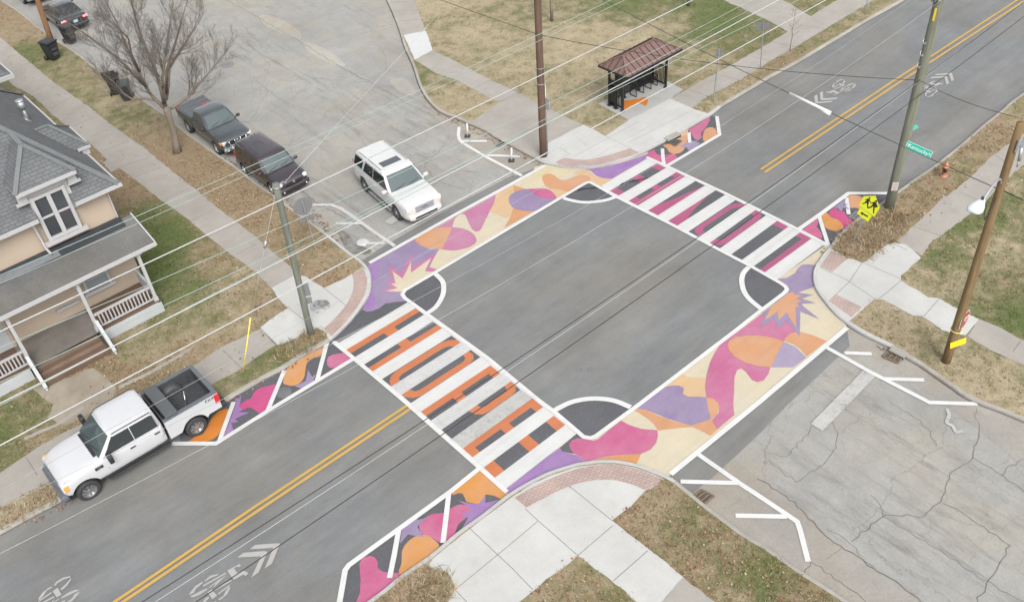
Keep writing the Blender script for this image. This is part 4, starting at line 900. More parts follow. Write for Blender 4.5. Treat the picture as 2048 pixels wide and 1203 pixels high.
# bicycle symbols with double arrows
SH_ = [[(1030,430),(1115,365),(1440,340),(1480,345),(1360,640),(1250,715),(1380,410)],[(850,550),(940,480),(1250,455),(1295,470),(1165,770),(1055,845),(1200,535)],
 [(700,745),(880,645),(905,675),(860,695),(850,680),(800,710),(850,780),(930,735),(1015,780),(970,825),(940,800),(800,880),(760,830)],
 [(340,960),(680,770),(685,790),(350,980)],[(430,990),(570,880),(690,810),(510,985),(500,980),(540,925),(440,1000)],[(510,1015),(760,880),(765,900),(520,1040)],[(555,1085),(760,930),(720,985),(575,1095)],
 [(360,900),(450,820),(570,790),(560,812),(450,855),(372,908)],[(335,905),(230,970),(150,1070),(135,1107),(210,1070),(240,1010),(342,925)],[(150,1130),(210,1135),(310,1090),(410,1020),(402,1002),(290,1055),(160,1118)],
 [(740,980),(745,1010),(700,1090),(620,1160),(580,1180),(565,1165),(640,1120),(680,1040),(730,980)],[(410,1060),(475,1020),(550,1110),(480,1165)],
 [(330,1215),(380,1150),(430,1122),(435,1145),(360,1225),(300,1310),(285,1300)],[(545,1195),(520,1250),(420,1320),(310,1345),(300,1325),(410,1290),(500,1230),(515,1195)]]
tipw = Vector(G(*T('p', [(1480, 345)])[0]))
farw = Vector(G(*T('p', [(140, 1110)])[0])) - tipw
bm = bmesh.new()
for pl in SH_:
    q = [Vector(G(*p)) - tipw for p in T('p', pl)]
    a = sum(q[i].x * q[(i + 1) % len(q)].y - q[(i + 1) % len(q)].x * q[i].y for i in range(len(q)))
    if a < 0: q = q[::-1]
    bm.faces.new([bm.verts.new((v.x, v.y, 0)) for v in q])
bm.normal_update()
bmesh.ops.triangulate(bm, faces=bm.faces[:], ngon_method='EAR_CLIP')
me_s = bpy.data.meshes.new('bicycle_symbol'); bm.to_mesh(me_s); bm.free()
me_s.materials.append(paint('lane_symbol_paint', alb(214, 212, 208), .35, alb(165, 165, 162)))
def sym(loc, rz, label):
    o = bpy.data.objects.new('bicycle_symbol', me_s); o.location = (loc[0], loc[1], sheetZ['line']); o.rotation_euler = (0, 0, rz); COL.objects.link(o)
    tag(o, label, 'road marking', 'bicycle lane symbols')
sym(tipw, 0, 'painted bicycle and double arrow nearest the bottom edge, pointing to the junction')
wq = Vector(G(160, 1182)); f2 = Matrix.Rotation(math.pi, 2) @ farw
sym(wq - f2, math.pi, 'painted bicycle cut off by the bottom edge in the lane of the white pickup')
sym(Vector(G(1630, 208)), math.pi, 'painted bicycle and double arrow beyond the LOVE crosswalk under the white cable sleeve')
sym(Vector(G(1903, 147)), 0, 'painted bicycle and double arrow right behind the big utility pole')

# ---- real cracks and seams of the old side street
def cracks(label, lines, w, z, mat, seed=2):
    rr = random.Random(seed); bm = bmesh.new()
    for ln, k_ in lines:
        P = GP(ln); Q = []
        for a, b in zip(P, P[1:]):
            L = math.hypot(b[0] - a[0], b[1] - a[1]); n = max(1, int(L / .16)); nx, ny = -(b[1] - a[1]) / L, (b[0] - a[0]) / L
            for i in range(n):
                t = i / n; o = rr.uniform(-.06, .06); Q.append((a[0] + (b[0] - a[0]) * t + nx * o, a[1] + (b[1] - a[1]) * t + ny * o))
        Q.append(P[-1]); z += .0002; bm_stroke(bm, Q, w * k_ * .55, z)
    for f in bm.faces:
        f.normal_update()
        if f.normal.z < 0: f.normal_flip()
    me = bpy.data.meshes.new('road_cracks'); bm.to_mesh(me); bm.free(); struct(link('road_cracks', me, mat), label, 'road cracks')
M['crack'] = plain('crack_dark', alb(138, 134, 127), .95, var=.35, vs=3)
B4 = lambda l: F3(1536, 802, l)
cracks('dark wandering cracks across the lower side street', [(B4(l), k) for l, k in (([(1240, 40), (1270, 190), (1225, 335), (1100, 440), (1055, 540), (1035, 605), (940, 690), (700, 675), (640, 720), (500, 840)], 1.3), ([(1225, 335), (1330, 400), (1410, 450), (1536, 545)], 1), ([(1050, 610), (1200, 690), (1330, 780), (1445, 860), (1380, 990), (1320, 1090), (1250, 1203), (1230, 1260)], 1.2), ([(720, 0), (890, 100), (970, 180), (1010, 270)], .7), ([(0, 310), (110, 330), (150, 285), (230, 200), (260, 150)], .8), ([(0, 350), (160, 480), (240, 440), (370, 340), (415, 280), (415, 190), (380, 120)], .8),
 ([(-60, 460), (0, 500), (110, 570), (200, 650), (350, 800), (460, 890), (600, 980), (760, 1080), (930, 1203), (1060, 1290)], 2.2), ([(350, 770), (430, 790), (530, 880), (545, 930), (640, 1000)], .8), ([(620, 560), (680, 650), (690, 690), (850, 780), (1000, 880), (1160, 980), (1330, 1090), (1536, 1203)], .8), ([(210, 1030), (260, 960), (400, 1060), (600, 1203), (700, 1280)], 1.4), ([(1410, 450), (1450, 390), (1536, 345)], .8), ([(360, 950), (440, 880)], .7))], .035, .0082, M['crack'])
cracks('long seam and fine cracks across the upper side street', [(l, k) for l, k in (([(300, -60), (420, -18), (512, 33), (599, 83), (685, 137), (745, 167), (812, 207), (870, 232)], 1.5), ([(512, 160), (560, 200), (600, 215), (700, 250), (740, 300)], .8), ([(440, 250), (520, 240), (560, 210), (610, 180)], .8), ([(590, 372), (640, 410), (700, 440), (790, 492)], 1.8), ([(880, 300), (850, 330), (870, 360), (930, 380)], .9), ([(860, 375), (910, 340), (960, 345)], .8), ([(470, 60), (540, 130), (520, 190)], .6), ([(930, 262), (900, 270), (880, 300)], .6))], .035, .0082, M['crack'], 5)
pale = oldroad('sandy_patch', alb(206, 202, 192), .3, False)
for lab, px in (('sandy pale patch beside the seam near the top of the side street', [(520, 30), (560, 38), (598, 62), (600, 78), (570, 70), (530, 50)]), ('long sandy pale patch along the seam in the side street', [(610, 84), (650, 98), (690, 128), (680, 132), (640, 118), (612, 98)]), ('sandy pale patch near the curve of the broken kerb', [(780, 160), (810, 158), (832, 182), (822, 192), (795, 180)])):
    struct(sheet('road_patch', smooth(GP(px), 4), .0045, pale), lab, 'road patch')
# ================================================================== vehicles
def glassmat(name, col, rough=.06):
    return plain(name, col, rough, 0, .9, .3, var=0)
M['glass_dark'] = glassmat('dark_glass', (.018, .022, .023))
M['glass_shield'] = glassmat('windscreen_glass', (.045, .062, .064))
M['tyre'] = plain('tyre_rubber', (.022, .022, .023), .8, var=.2)
M['chrome'] = plain('chrome', (.62, .63, .64), .18, .9, var=0)
M['alloy'] = plain('alloy', (.30, .30, .31), .35, .8, var=.05)
M['alloy_dark'] = plain('alloy_dark', (.06, .06, .065), .3, .7, var=.05)
M['steel_wheel'] = plain('steel_wheel', (.26, .26, .27), .4, .7, var=.08)
M['trim'] = plain('black_trim', (.018, .018, .02), .55, var=.1)
M['grey_trim'] = plain('grey_bumper', (.075, .085, .095), .5, var=.1)
M['lamp_clear'] = plain('lamp_clear', (.55, .56, .56), .12, .3, .9, .5, var=0)
M['lamp_amber'] = plain('lamp_amber', (.65, .26, .04), .2, 0, .6, .4, var=0)
M['lamp_red'] = plain('lamp_red', (.42, .012, .02), .15, 0, .6, .6, var=0)
M['liner'] = plain('bed_liner', (.035, .037, .04), .6, var=.15)
M['seam'] = plain('panel_gap', (.05, .05, .052), .8, var=0)
M['undercar'] = plain('underbody', (.01, .01, .01), .9, var=0)
def carpaint(name, col, rough=.28, metal=0.0): return plain(name, col, rough, metal, .5, .7, var=.015, vs=2)

def ring_loft(bm, rings, cap0=True, cap1=True, mats=None):
    R_ = [[bm.verts.new(p) for p in r] for r in rings]; n = len(R_[0])
    for i, (a, b) in enumerate(zip(R_, R_[1:])):
        for k in range(n):
            bm.faces.new((a[k], a[(k + 1) % n], b[(k + 1) % n], b[k]))
    if cap0: bm.faces.new(R_[0][::-1])
    if cap1: bm.faces.new(R_[-1])
def subdiv(bm, lv=1):
    me = bpy.data.meshes.new('t'); bmesh.ops.recalc_face_normals(bm, faces=bm.faces[:]); bm.to_mesh(me); bm.free()
    o = bpy.data.objects.new('t', me); COL.objects.link(o)
    md = o.modifiers.new('s', 'SUBSURF'); md.levels = lv; md.render_levels = lv
    bpy.context.view_layer.update()
    dg = bpy.context.evaluated_depsgraph_get()
    m2 = bpy.data.meshes.new_from_object(o.evaluated_get(dg))
    bpy.data.objects.remove(o); bpy.data.meshes.remove(me)
    return m2
def cut_arches(me, axles, r, halfw, depth=.34):
    """wheel arches cut out of a closed body"""
    o = bpy.data.objects.new('t', me); COL.objects.link(o)
    tmp = []
    for ax in axles:
        for sg in (-1, 1):
            bm = bmesh.new()
            bmesh.ops.create_cone(bm, cap_ends=True, segments=28, radius1=r, radius2=r, depth=depth + .3,
                                  matrix=Matrix.Translation((ax, sg * (halfw - depth / 2 + .15), r * .93)) @ Matrix.Rotation(math.pi / 2, 4, 'X'))
            c = bpy.data.meshes.new('c'); bm.to_mesh(c); bm.free()
            co = bpy.data.objects.new('c', c); COL.objects.link(co); tmp.append(co)
            md = o.modifiers.new('b', 'BOOLEAN'); md.operation = 'DIFFERENCE'; md.object = co; md.solver = 'EXACT'
    bpy.context.view_layer.update()
    dg = bpy.context.evaluated_depsgraph_get()
    m2 = bpy.data.meshes.new_from_object(o.evaluated_get(dg))
    for t in tmp: bpy.data.objects.remove(t)
    bpy.data.objects.remove(o)
    return m2
def shade(me, ang=38):
    for p in me.polygons: p.use_smooth = True
    bm = bmesh.new(); bm.from_mesh(me)
    for e in bm.edges:
        if len(e.link_faces) == 2 and e.calc_face_angle(0) > math.radians(ang): e.smooth = False
    bm.to_mesh(me); bm.free()
def interp(tab, x):
    """tab sorted by x descending or ascending [(x, v...)]"""
    t = sorted(tab)
    if x <= t[0][0]: return t[0][1:]
    for a, b in zip(t, t[1:]):
        if x <= b[0]:
            f = (x - a[0]) / (b[0] - a[0]); return tuple(a[i] + (b[i] - a[i]) * f for i in range(1, len(a)))
    return t[-1][1:]
def body_rings(tab):
    """tab rows: x, half width, z bottom, z top, crown"""
    out = []
    for x, w, z0, zt, cr in tab:
        h = zt - z0
        half = [(w * .82, z0), (w * .965, z0 + .05 * h + .02), (w, z0 + .32 * h), (w, z0 + .62 * h), (w * .985, z0 + .84 * h), (w * .93, zt - .03), (w * .84, zt + cr * .35), (w * .5, zt + cr * .8), (0, zt + cr)]
        out.append([(x, y, z) for y, z in half] + [(x, -y, z) for y, z in half[-2::-1]])
    return out
def wheel(parent, x, y, r, wd, style, sg):
    t = bmesh.new(); hw = wd / 2
    prof = [(r * .64, -hw * .92), (r * .86, -hw), (r * .97, -hw * .82), (r, -hw * .5), (r, hw * .5), (r * .97, hw * .82), (r * .86, hw), (r * .64, hw * .92), (r * .62, 0)]
    bm_lathe(t, prof, 28, Matrix.Translation((x, y, r)) @ Matrix.Rotation(math.pi / 2, 4, 'X'), True)
    o = fin('wheel', t, M['tyre'], parent)
    b = bmesh.new(); R1 = r * .65; out = sg * hw * .8
    MM = Matrix.Translation((x, y + out, r)) @ Matrix.Rotation(math.pi / 2 * -sg, 4, 'X')
    bm_lathe(b, [(R1, -.02), (R1, .005), (R1 * .93, .012), (R1 * .88, -.02), (R1 * .86, -.05), (R1 * .3, -.06), (0, -.06)], 28, MM)
    o2 = fin('rim', b, {'dark': M['alloy_dark'], 'steel': M['steel_wheel'], 'alloy': M['alloy'], 'cover': M['chrome']}[style], o)
    s = bmesh.new(); ns = {'dark': 6, 'steel': 8, 'alloy': 6, 'cover': 7}[style]
    for k in range(ns):
        a = 2 * math.pi * k / ns
        rad = (R1 * .97 + .02) / 2
        c = Vector((math.cos(a) * R1 * .52, math.sin(a) * R1 * .52, -.012))
        bm_box(s, c, (R1 * .86, R1 * (.26 if style != 'steel' else .2), .03), Matrix.Rotation(a, 3, 'Z'))
    bmesh.ops.create_cone(s, cap_ends=True, segments=16, radius1=R1 * .26, radius2=R1 * .2, depth=.05, matrix=Matrix.Translation((0, 0, .0)))
    bmesh.ops.transform(s, matrix=MM, verts=s.verts[:])
    fin('spokes', s, {'dark': M['alloy'], 'steel': M['steel_wheel'], 'alloy': M['chrome'], 'cover': M['alloy']}[style], o)
    return o
def cabin(parent, zb, zr, bx, rx, wb, wr, mat, name='cab', crown=.035, sub=1, hood=None):
    """greenhouse: belt ring to roof ring. bx=(rear,front) at belt, rx=(rear,front) at roof"""
    def ring(x0, x1, w, z, c=.13):
        return [(x0 + c, -w, z), (x1 - c, -w, z), (x1, -w + c, z), (x1 + (0 if c < .06 else .02), 0, z), (x1, w - c, z), (x1 - c, w, z), (x0 + c, w, z), (x0, w - c, z), (x0 - .01, 0, z), (x0, -w + c, z)]
    bm = bmesh.new()
    rings = [ring(bx[0], bx[1], wb, zb - .10), ring(bx[0], bx[1], wb, zb), ring(rx[0] + (bx[0] - rx[0]) * .12, rx[1] + (bx[1] - rx[1]) * .12, wr + (wb - wr) * .12, zr - (zr - zb) * .12),
             ring(rx[0], rx[1], wr, zr - .02), ring(rx[0] + .02, rx[1] - .02, wr - .022, zr - .002), ring(rx[0] + .08, rx[1] - .09, wr - .08, zr + .018), ring(rx[0] + .28, rx[1] - .32, wr - .30, zr + crown)]
    ring_loft(bm, rings)
    me = bpy.data.meshes.new(name); bmesh.ops.recalc_face_normals(bm, faces=bm.faces[:]); bm.to_mesh(me); bm.free(); shade(me, 28)
    return link(name, me, mat, parent)
def greenglass(parent, zb, zr, bx, rx, wb, wr, side, m_side, m_front, m_rear=None, front=True, wipers=True, ws_in=.10):
    """window panes lie just proud of the cabin"""
    H_ = zr - .02 - zb
    def yy(z): return wb + (wr - wb) * (z - zb) / H_
    def xf(z): return bx[1] + (rx[1] - bx[1]) * (z - zb) / H_
    def xr(z): return bx[0] + (rx[0] - bx[0]) * (z - zb) / H_
    zt, zl = zr - .075, zb + .03
    if front:
        bm = bmesh.new(); pts = []
        for z, inn in ((zl, ws_in), (zt, ws_in + .02)):
            row = [(xf(z) + .012 + .02 * (1 - abs(u)), u * (yy(z) - inn), z) for u in (-1, -.5, 0, .5, 1)]
            pts.append(row)
        nrm = Vector((H_, 0, bx[1] - rx[1])).normalized() * .012
        a = [bm.verts.new(Vector(p) + nrm) for p in pts[0]]; b = [bm.verts.new(Vector(p) + nrm) for p in pts[1]]
        a2 = [bm.verts.new(Vector(p) - nrm * 2) for p in pts[0]]; b2 = [bm.verts.new(Vector(p) - nrm * 2) for p in pts[1]]
        for i in range(4):
            bm.faces.new((a[i], a[i + 1], b[i + 1], b[i])); bm.faces.new((a2[i + 1], a2[i], b2[i], b2[i + 1]))
            bm.faces.new((a[i + 1], a[i], a2[i], a2[i + 1])); bm.faces.new((b[i], b[i + 1], b2[i + 1], b2[i]))
        bm.faces.new((a[0], b[0], b2[0], a2[0])); bm.faces.new((b[4], a[4], a2[4], b2[4]))
        ws = fin('windscreen', bm, m_front, parent)
        if wipers:
            w = bmesh.new()
            for y0, y1 in ((-.55, -.05), (.05, .55)):
                z0 = zl + .03; z1 = zl + .12
                bm_bar(w, (xf(z0) + .05, y0 * wb / .8, z0 + .02), (xf(z1) + .045, y1 * wb / .8, z1), .02, .012)
            fin('wiper', w, M['trim'], ws)
            mm = bmesh.new(); bm_box(mm, (xf(zt) - .06, 0, zt - .07), (.03, .2, .07), bev=.01); fin('mirror_mount', mm, M['trim'], ws)
    if m_rear:
        bm = bmesh.new(); zl2 = zb + .10
        P_ = [(xr(zl2) - .014, -(yy(zl2) - .13), zl2), (xr(zl2) - .014, (yy(zl2) - .13), zl2), (xr(zt) - .014, (yy(zt) - .12), zt), (xr(zt) - .014, -(yy(zt) - .12), zt)]
        bm_plate(bm, P_, -.02 if False else .02); fin('rear_window', bm, m_rear, parent)
    for sg in (-1, 1):
        for pl in side:
            bm = bmesh.new()
            P_ = [Vector((x, sg * (yy(z) + .004), z)) for x, z in pl]
            n = len(P_); off = Vector((0, sg * .008, 0))
            a = [bm.verts.new(p + off) for p in P_]; b = [bm.verts.new(p - off * 3) for p in P_]
            bm.faces.new(a); bm.faces.new(b[::-1])
            for i in range(n): bm.faces.new((a[i], b[i], b[(i + 1) % n], a[(i + 1) % n]))
            fin('side_window', bm, m_side, parent)
def seams(parent, tab, lines, mat=None):
    """door gaps as thin dark lines just proud of the side; lines = [(x,z),...] both sides"""
    for sg in (-1, 1):
        bm = bmesh.new()
        for ln in lines:
            pts = []
            for x, z in ln:
                w, z0, zt, cr = interp(tab, x); h = zt - z0; f = (z - z0) / h
                prof = [(0, .82), (.08, .965), (.32, 1), (.62, 1), (.84, .985), (1, .93)]
                ww = interp(prof, f)[0] * w
                pts.append((x, sg * (ww + .001), z))
            bm_tube(bm, pts, .007, 4)
        fin('door_gap', bm, mat or M['seam'], parent)
def mirrors(parent, x, y, z, mat, s=(.16, .24, .17)):
    for sg in (-1, 1):
        bm = bmesh.new(); bm_box(bm, (x, sg * (y + s[1] / 2 + .03), z), s, bev=.035)
        bm_bar(bm, (x, sg * (y - .06), z - .05), (x, sg * (y + .1), z - .03), .06, .05)
        fin('mirror', bm, mat, parent, True)
def handles(parent, xs, y, z, mat):
    for sg in (-1, 1):
        for x in xs:
            bm = bmesh.new(); bm_box(bm, (x, sg * (y + .012), z), (.2, .035, .045), bev=.012); fin('door_handle', bm, mat, parent)
def block(parent, name, c, s, mat, bev=.02, rot=None, label=None):
    bm = bmesh.new(); bm_box(bm, c, s, rot, bev); o = fin(name, bm, mat, parent)
    if label: o['label'] = label
    return o
def text(parent, name, body, loc, rot, size, mat, ext=.004):
    cu = bpy.data.curves.new(name, 'FONT'); cu.body = body; cu.size = size; cu.extrude = ext; cu.align_x = 'CENTER'; cu.align_y = 'CENTER'
    o = bpy.data.objects.new(name, cu); COL.objects.link(o); bpy.context.view_layer.update()
    me = bpy.data.meshes.new_from_object(o.evaluated_get(bpy.context.evaluated_depsgraph_get()))
    bpy.data.objects.remove(o); bpy.data.curves.remove(cu)
    o = link(name, me, mat, parent); o.location = loc; o.rotation_euler = rot
    return o
def body(parent, tab, mat, axles, r, sub=2):
    bm = bmesh.new(); ring_loft(bm, body_rings(tab)); me = subdiv(bm, sub)
    hw = max(t[1] for t in tab)
    me = cut_arches(me, axles, r, hw); me.materials.clear(); shade(me)
    o = link('body', me, mat, parent)
    u = bmesh.new()
    for ax in axles: bm_box(u, (ax, 0, r), (r * 1.7, hw * 1.25, .2))
    bm_box(u, ((axles[0] + axles[-1]) / 2, 0, .32), (abs(axles[0] - axles[-1]) + 1.2, hw * 1.5, .16))
    fin('underbody', u, M['undercar'], parent)
    return o

# ---------------------------------------------------------------- white crew cab pickup
def white_pickup():
    v = empty('pickup_truck', (1.28, 26.70, 0), math.pi - math.radians(.3))
    tag(v, 'large white crew cab pickup with an open black lined bed parked on the mural', 'pickup truck')
    v.location = (1.28 + 2.03, 26.72, 0)
    ax = (2.03, -2.03)                                   # front axle 2.03, rear -2.03
    P_ = carpaint('white_truck_paint', (.37, .375, .385), .25)
    cabx = -1.02
    tab = [(2.76, .70, .62, .98, .02), (2.73, .86, .55, 1.08, .03), (2.60, .965, .5, 1.18, .05), (2.3, 1.005, .5, 1.32, .06), (1.55, 1.005, .5, 1.37, .055), (1.25, 1.0, .48, 1.39, .03), (.3, 1.0, .48, 1.39, .01), (cabx + .05, 1.0, .48, 1.39, .01), (cabx, .99, .5, 1.38, .0)]
    body(v, tab, P_, (ax[0],), .50)
    zb, zr, bx, rx, wb, wr = 1.38, 1.99, (-.98, 1.30), (-.90, .62), .955, .80
    cabin(v, zb, zr, bx, rx, wb, wr, P_)
    greenglass(v, zb, zr, bx, rx, wb, wr, [[(-.85, 1.40), (.0, 1.40), (.0, 1.91), (-.74, 1.91), (-.82, 1.86)], [(.03, 1.40), (1.0, 1.40), (1.04, 1.48), (.63, 1.91), (.03, 1.91)]], M['glass_dark'], M['glass_shield'], M['glass_dark'])
    seams(v, tab, [[(1.12, 1.36), (1.14, .9), (1.1, .55), (.1, .53)], [(.02, 1.37), (.02, .53)], [(-.95, 1.37), (-.93, .95), (-.5, .55), (.1, .53)], [(1.3, 1.36), (2.6, 1.22)]])
    handles(v, (.18, -.72), .995, 1.17, M['trim'])
    mirrors(v, 1.0, 1.03, 1.47, M['trim'], (.16, .30, .34))
    # cowl, hood vents, grille, bumper, lamps
    block(v, 'cowl', (1.35, 0, 1.415), (.11, 1.4, .03), M['trim'], .01)
    block(v, 'front_bumper', (2.77, 0, .57), (.26, 1.88, .26), M['grey_trim'], .07)
    block(v, 'air_dam', (2.75, 0, .42), (.2, 1.7, .14), M['trim'], .03)
    block(v, 'grille', (2.765, 0, .95), (.10, 1.16, .32), M['grey_trim'], .03)
    for sg in (-1, 1):
        block(v, 'headlight', (2.61, sg * .78, .93), (.24, .32, .32), M['lamp_clear'], .05)
        block(v, 'indicator', (2.60, sg * .955, .98), (.16, .06, .24), M['lamp_amber'], .02)
        block(v, 'fender_vent', (1.42, sg * 1.005, 1.13), (.28, .02, .13), M['trim'], .008)
        text(v, 'badge', '250', (1.42, sg * 1.018, 1.13), (math.pi / 2, 0, 0 if sg < 0 else math.pi), .1, M['chrome'])
    for sg in (-1, 1):
        bm = bmesh.new(); bm_tube(bm, [(-.8, sg * .79, 2.005), (.45, sg * .79, 2.01), (.6, sg * .78, 1.99)], .018, 6); fin('roof_trim', bm, M['seam'], v)
        bm = bmesh.new(); bm_box(bm, (.15, sg * .98, .42), (2.3, .16, .06), bev=.02); fin('running_board', bm, M['trim'], v)
    # open bed
    b0, b1, bw, bz, bt = -3.12, -1.06, 1.0, .55, 1.42
    bed = bmesh.new()
    th = .14
    def side_panel(sg):
        pts = []
        xs = np.linspace(b0, b1, 25)
        outl = [(b1, bz), (b1, bt), (b0, bt), (b0, bz + .12)]
        lower = []
        for x in xs:
            d = abs(x - ax[1])
            z = bz + .02 if x > -2.6 else bz + .12
            if d < .50: z = max(z, .46 + math.sqrt(.50 ** 2 - d ** 2))
            lower.append((x, z))
        poly = lower + [(b1, bt), (b0, bt)]
        a = [bed.verts.new((x, sg * bw, z)) for x, z in poly]; b = [bed.verts.new((x, sg * (bw - th), z)) for x, z in poly]
        bed.faces.new(a if sg < 0 else a[::-1]); bed.faces.new(b[::-1] if sg < 0 else b)
        n = len(poly)
        for i in range(n): bed.faces.new((a[i], b[i], b[(i + 1) % n], a[(i + 1) % n]))
    side_panel(-1); side_panel(1)
    bm_box(bed, (b0 + .05, 0, 1.0), (.10, 2 * (bw - th) + .01, .80), bev=.015)
    fin('bed', bed, P_, v)
    ln = bmesh.new()
    bm_box(ln, ((b0 + b1) / 2 + .02, 0, .86), (b1 - b0 - .12, 1.66, .05))
    for y in np.arange(-.6, .61, .12): bm_box(ln, ((b0 + b1) / 2 + .02, y, .895), (b1 - b0 - .2, .05, .025))
    for sg in (-1, 1):
        bm_box(ln, ((b0 + b1) / 2, sg * (bw - th - .012), 1.16), (b1 - b0 - .1, .03, .56))
        bm_lathe(ln, [(.46, -.13), (.46, .10), (.38, .14), (0, .14)], 20, Matrix.Translation((ax[1], sg * .70, .80)) @ Matrix.Rotation(math.pi / 2 * sg, 4, 'X'))
    bm_box(ln, (b1 - .03, 0, 1.14), (.05, 1.7, .56)); bm_box(ln, (b0 + .12, 0, 1.14), (.03, 1.68, .5))
    for sg in (-1, 1):
        for x in (-2.75, -1.65): bm_box(ln, (x, sg * (bw - th - .03), 1.18), (.06, .05, .46))
    fin('bed_liner', ln, M['liner'], v)
    rl = bmesh.new()
    for sg in (-1, 1): bm_box(rl, ((b0 + b1) / 2, sg * (bw - th / 2), bt + .012), (b1 - b0, th + .03, .03), bev=.01)
    bm_box(rl, (b0 + .06, 0, bt + .014), (.16, 1.74, .035), bev=.012)
    fin('bed_rail', rl, M['grey_trim'], v)
    t = block(v, 'tonneau_cover', (-1.42, 0, 1.50), (.46, 1.84, .09), plain('tonneau_vinyl', (.06, .065, .07), .6, var=.05), .02, label='folded dark grey bed cover')
    block(v, 'clamp', (-1.30, -.86, 1.44), (.1, .1, .06), M['lamp_red'], .01)
    bm = bmesh.new(); bm_tube(bm, [(-2.1, .35, 1.0), (-2.28, .05, 1.42)], .022, 8); bm_tube(bm, [(-2.1, .35, 1.0), (-2.0, .42, 1.0)], .03, 6); fin('prop_rod', bm, M['chrome'], v)
    tg = block(v, 'tailgate', (b0 + .02, 0, 1.0), (.10, 1.70, .74), P_, .03); tg.location = (-.01, 0, 0)
    block(v, 'rear_bumper', (b0 - .1, 0, .66), (.24, 1.96, .2), M['trim'], .05)
    for sg in (-1, 1):
        block(v, 'tail_light', (b0 + .07, sg * (bw - .05), 1.17), (.2, .15, .42), M['lamp_red'], .03)
        text(v, 'badge', 'FX4', (-2.78, sg * (bw + .003), 1.28), (math.pi / 2, 0, 0 if sg < 0 else math.pi), .2, M['trim'])
    for a in ax:
        for sg in (-1, 1): wheel(v, a, sg * .87, .405, .27, 'steel', sg)
    # dark arch lining
    bm = bmesh.new()
    for sg in (-1, 1):
        bm_lathe(bm, [(.46, -.12), (.46, .12)], 24, Matrix.Translation((ax[1], sg * .80, .46)) @ Matrix.Rotation(math.pi / 2, 4, 'X'))
    bm_box(bm, (-2.0, 0, .62), (2.2, 1.5, .25))
    fin('chassis', bm, M['undercar'], v)
    return v
white_pickup()

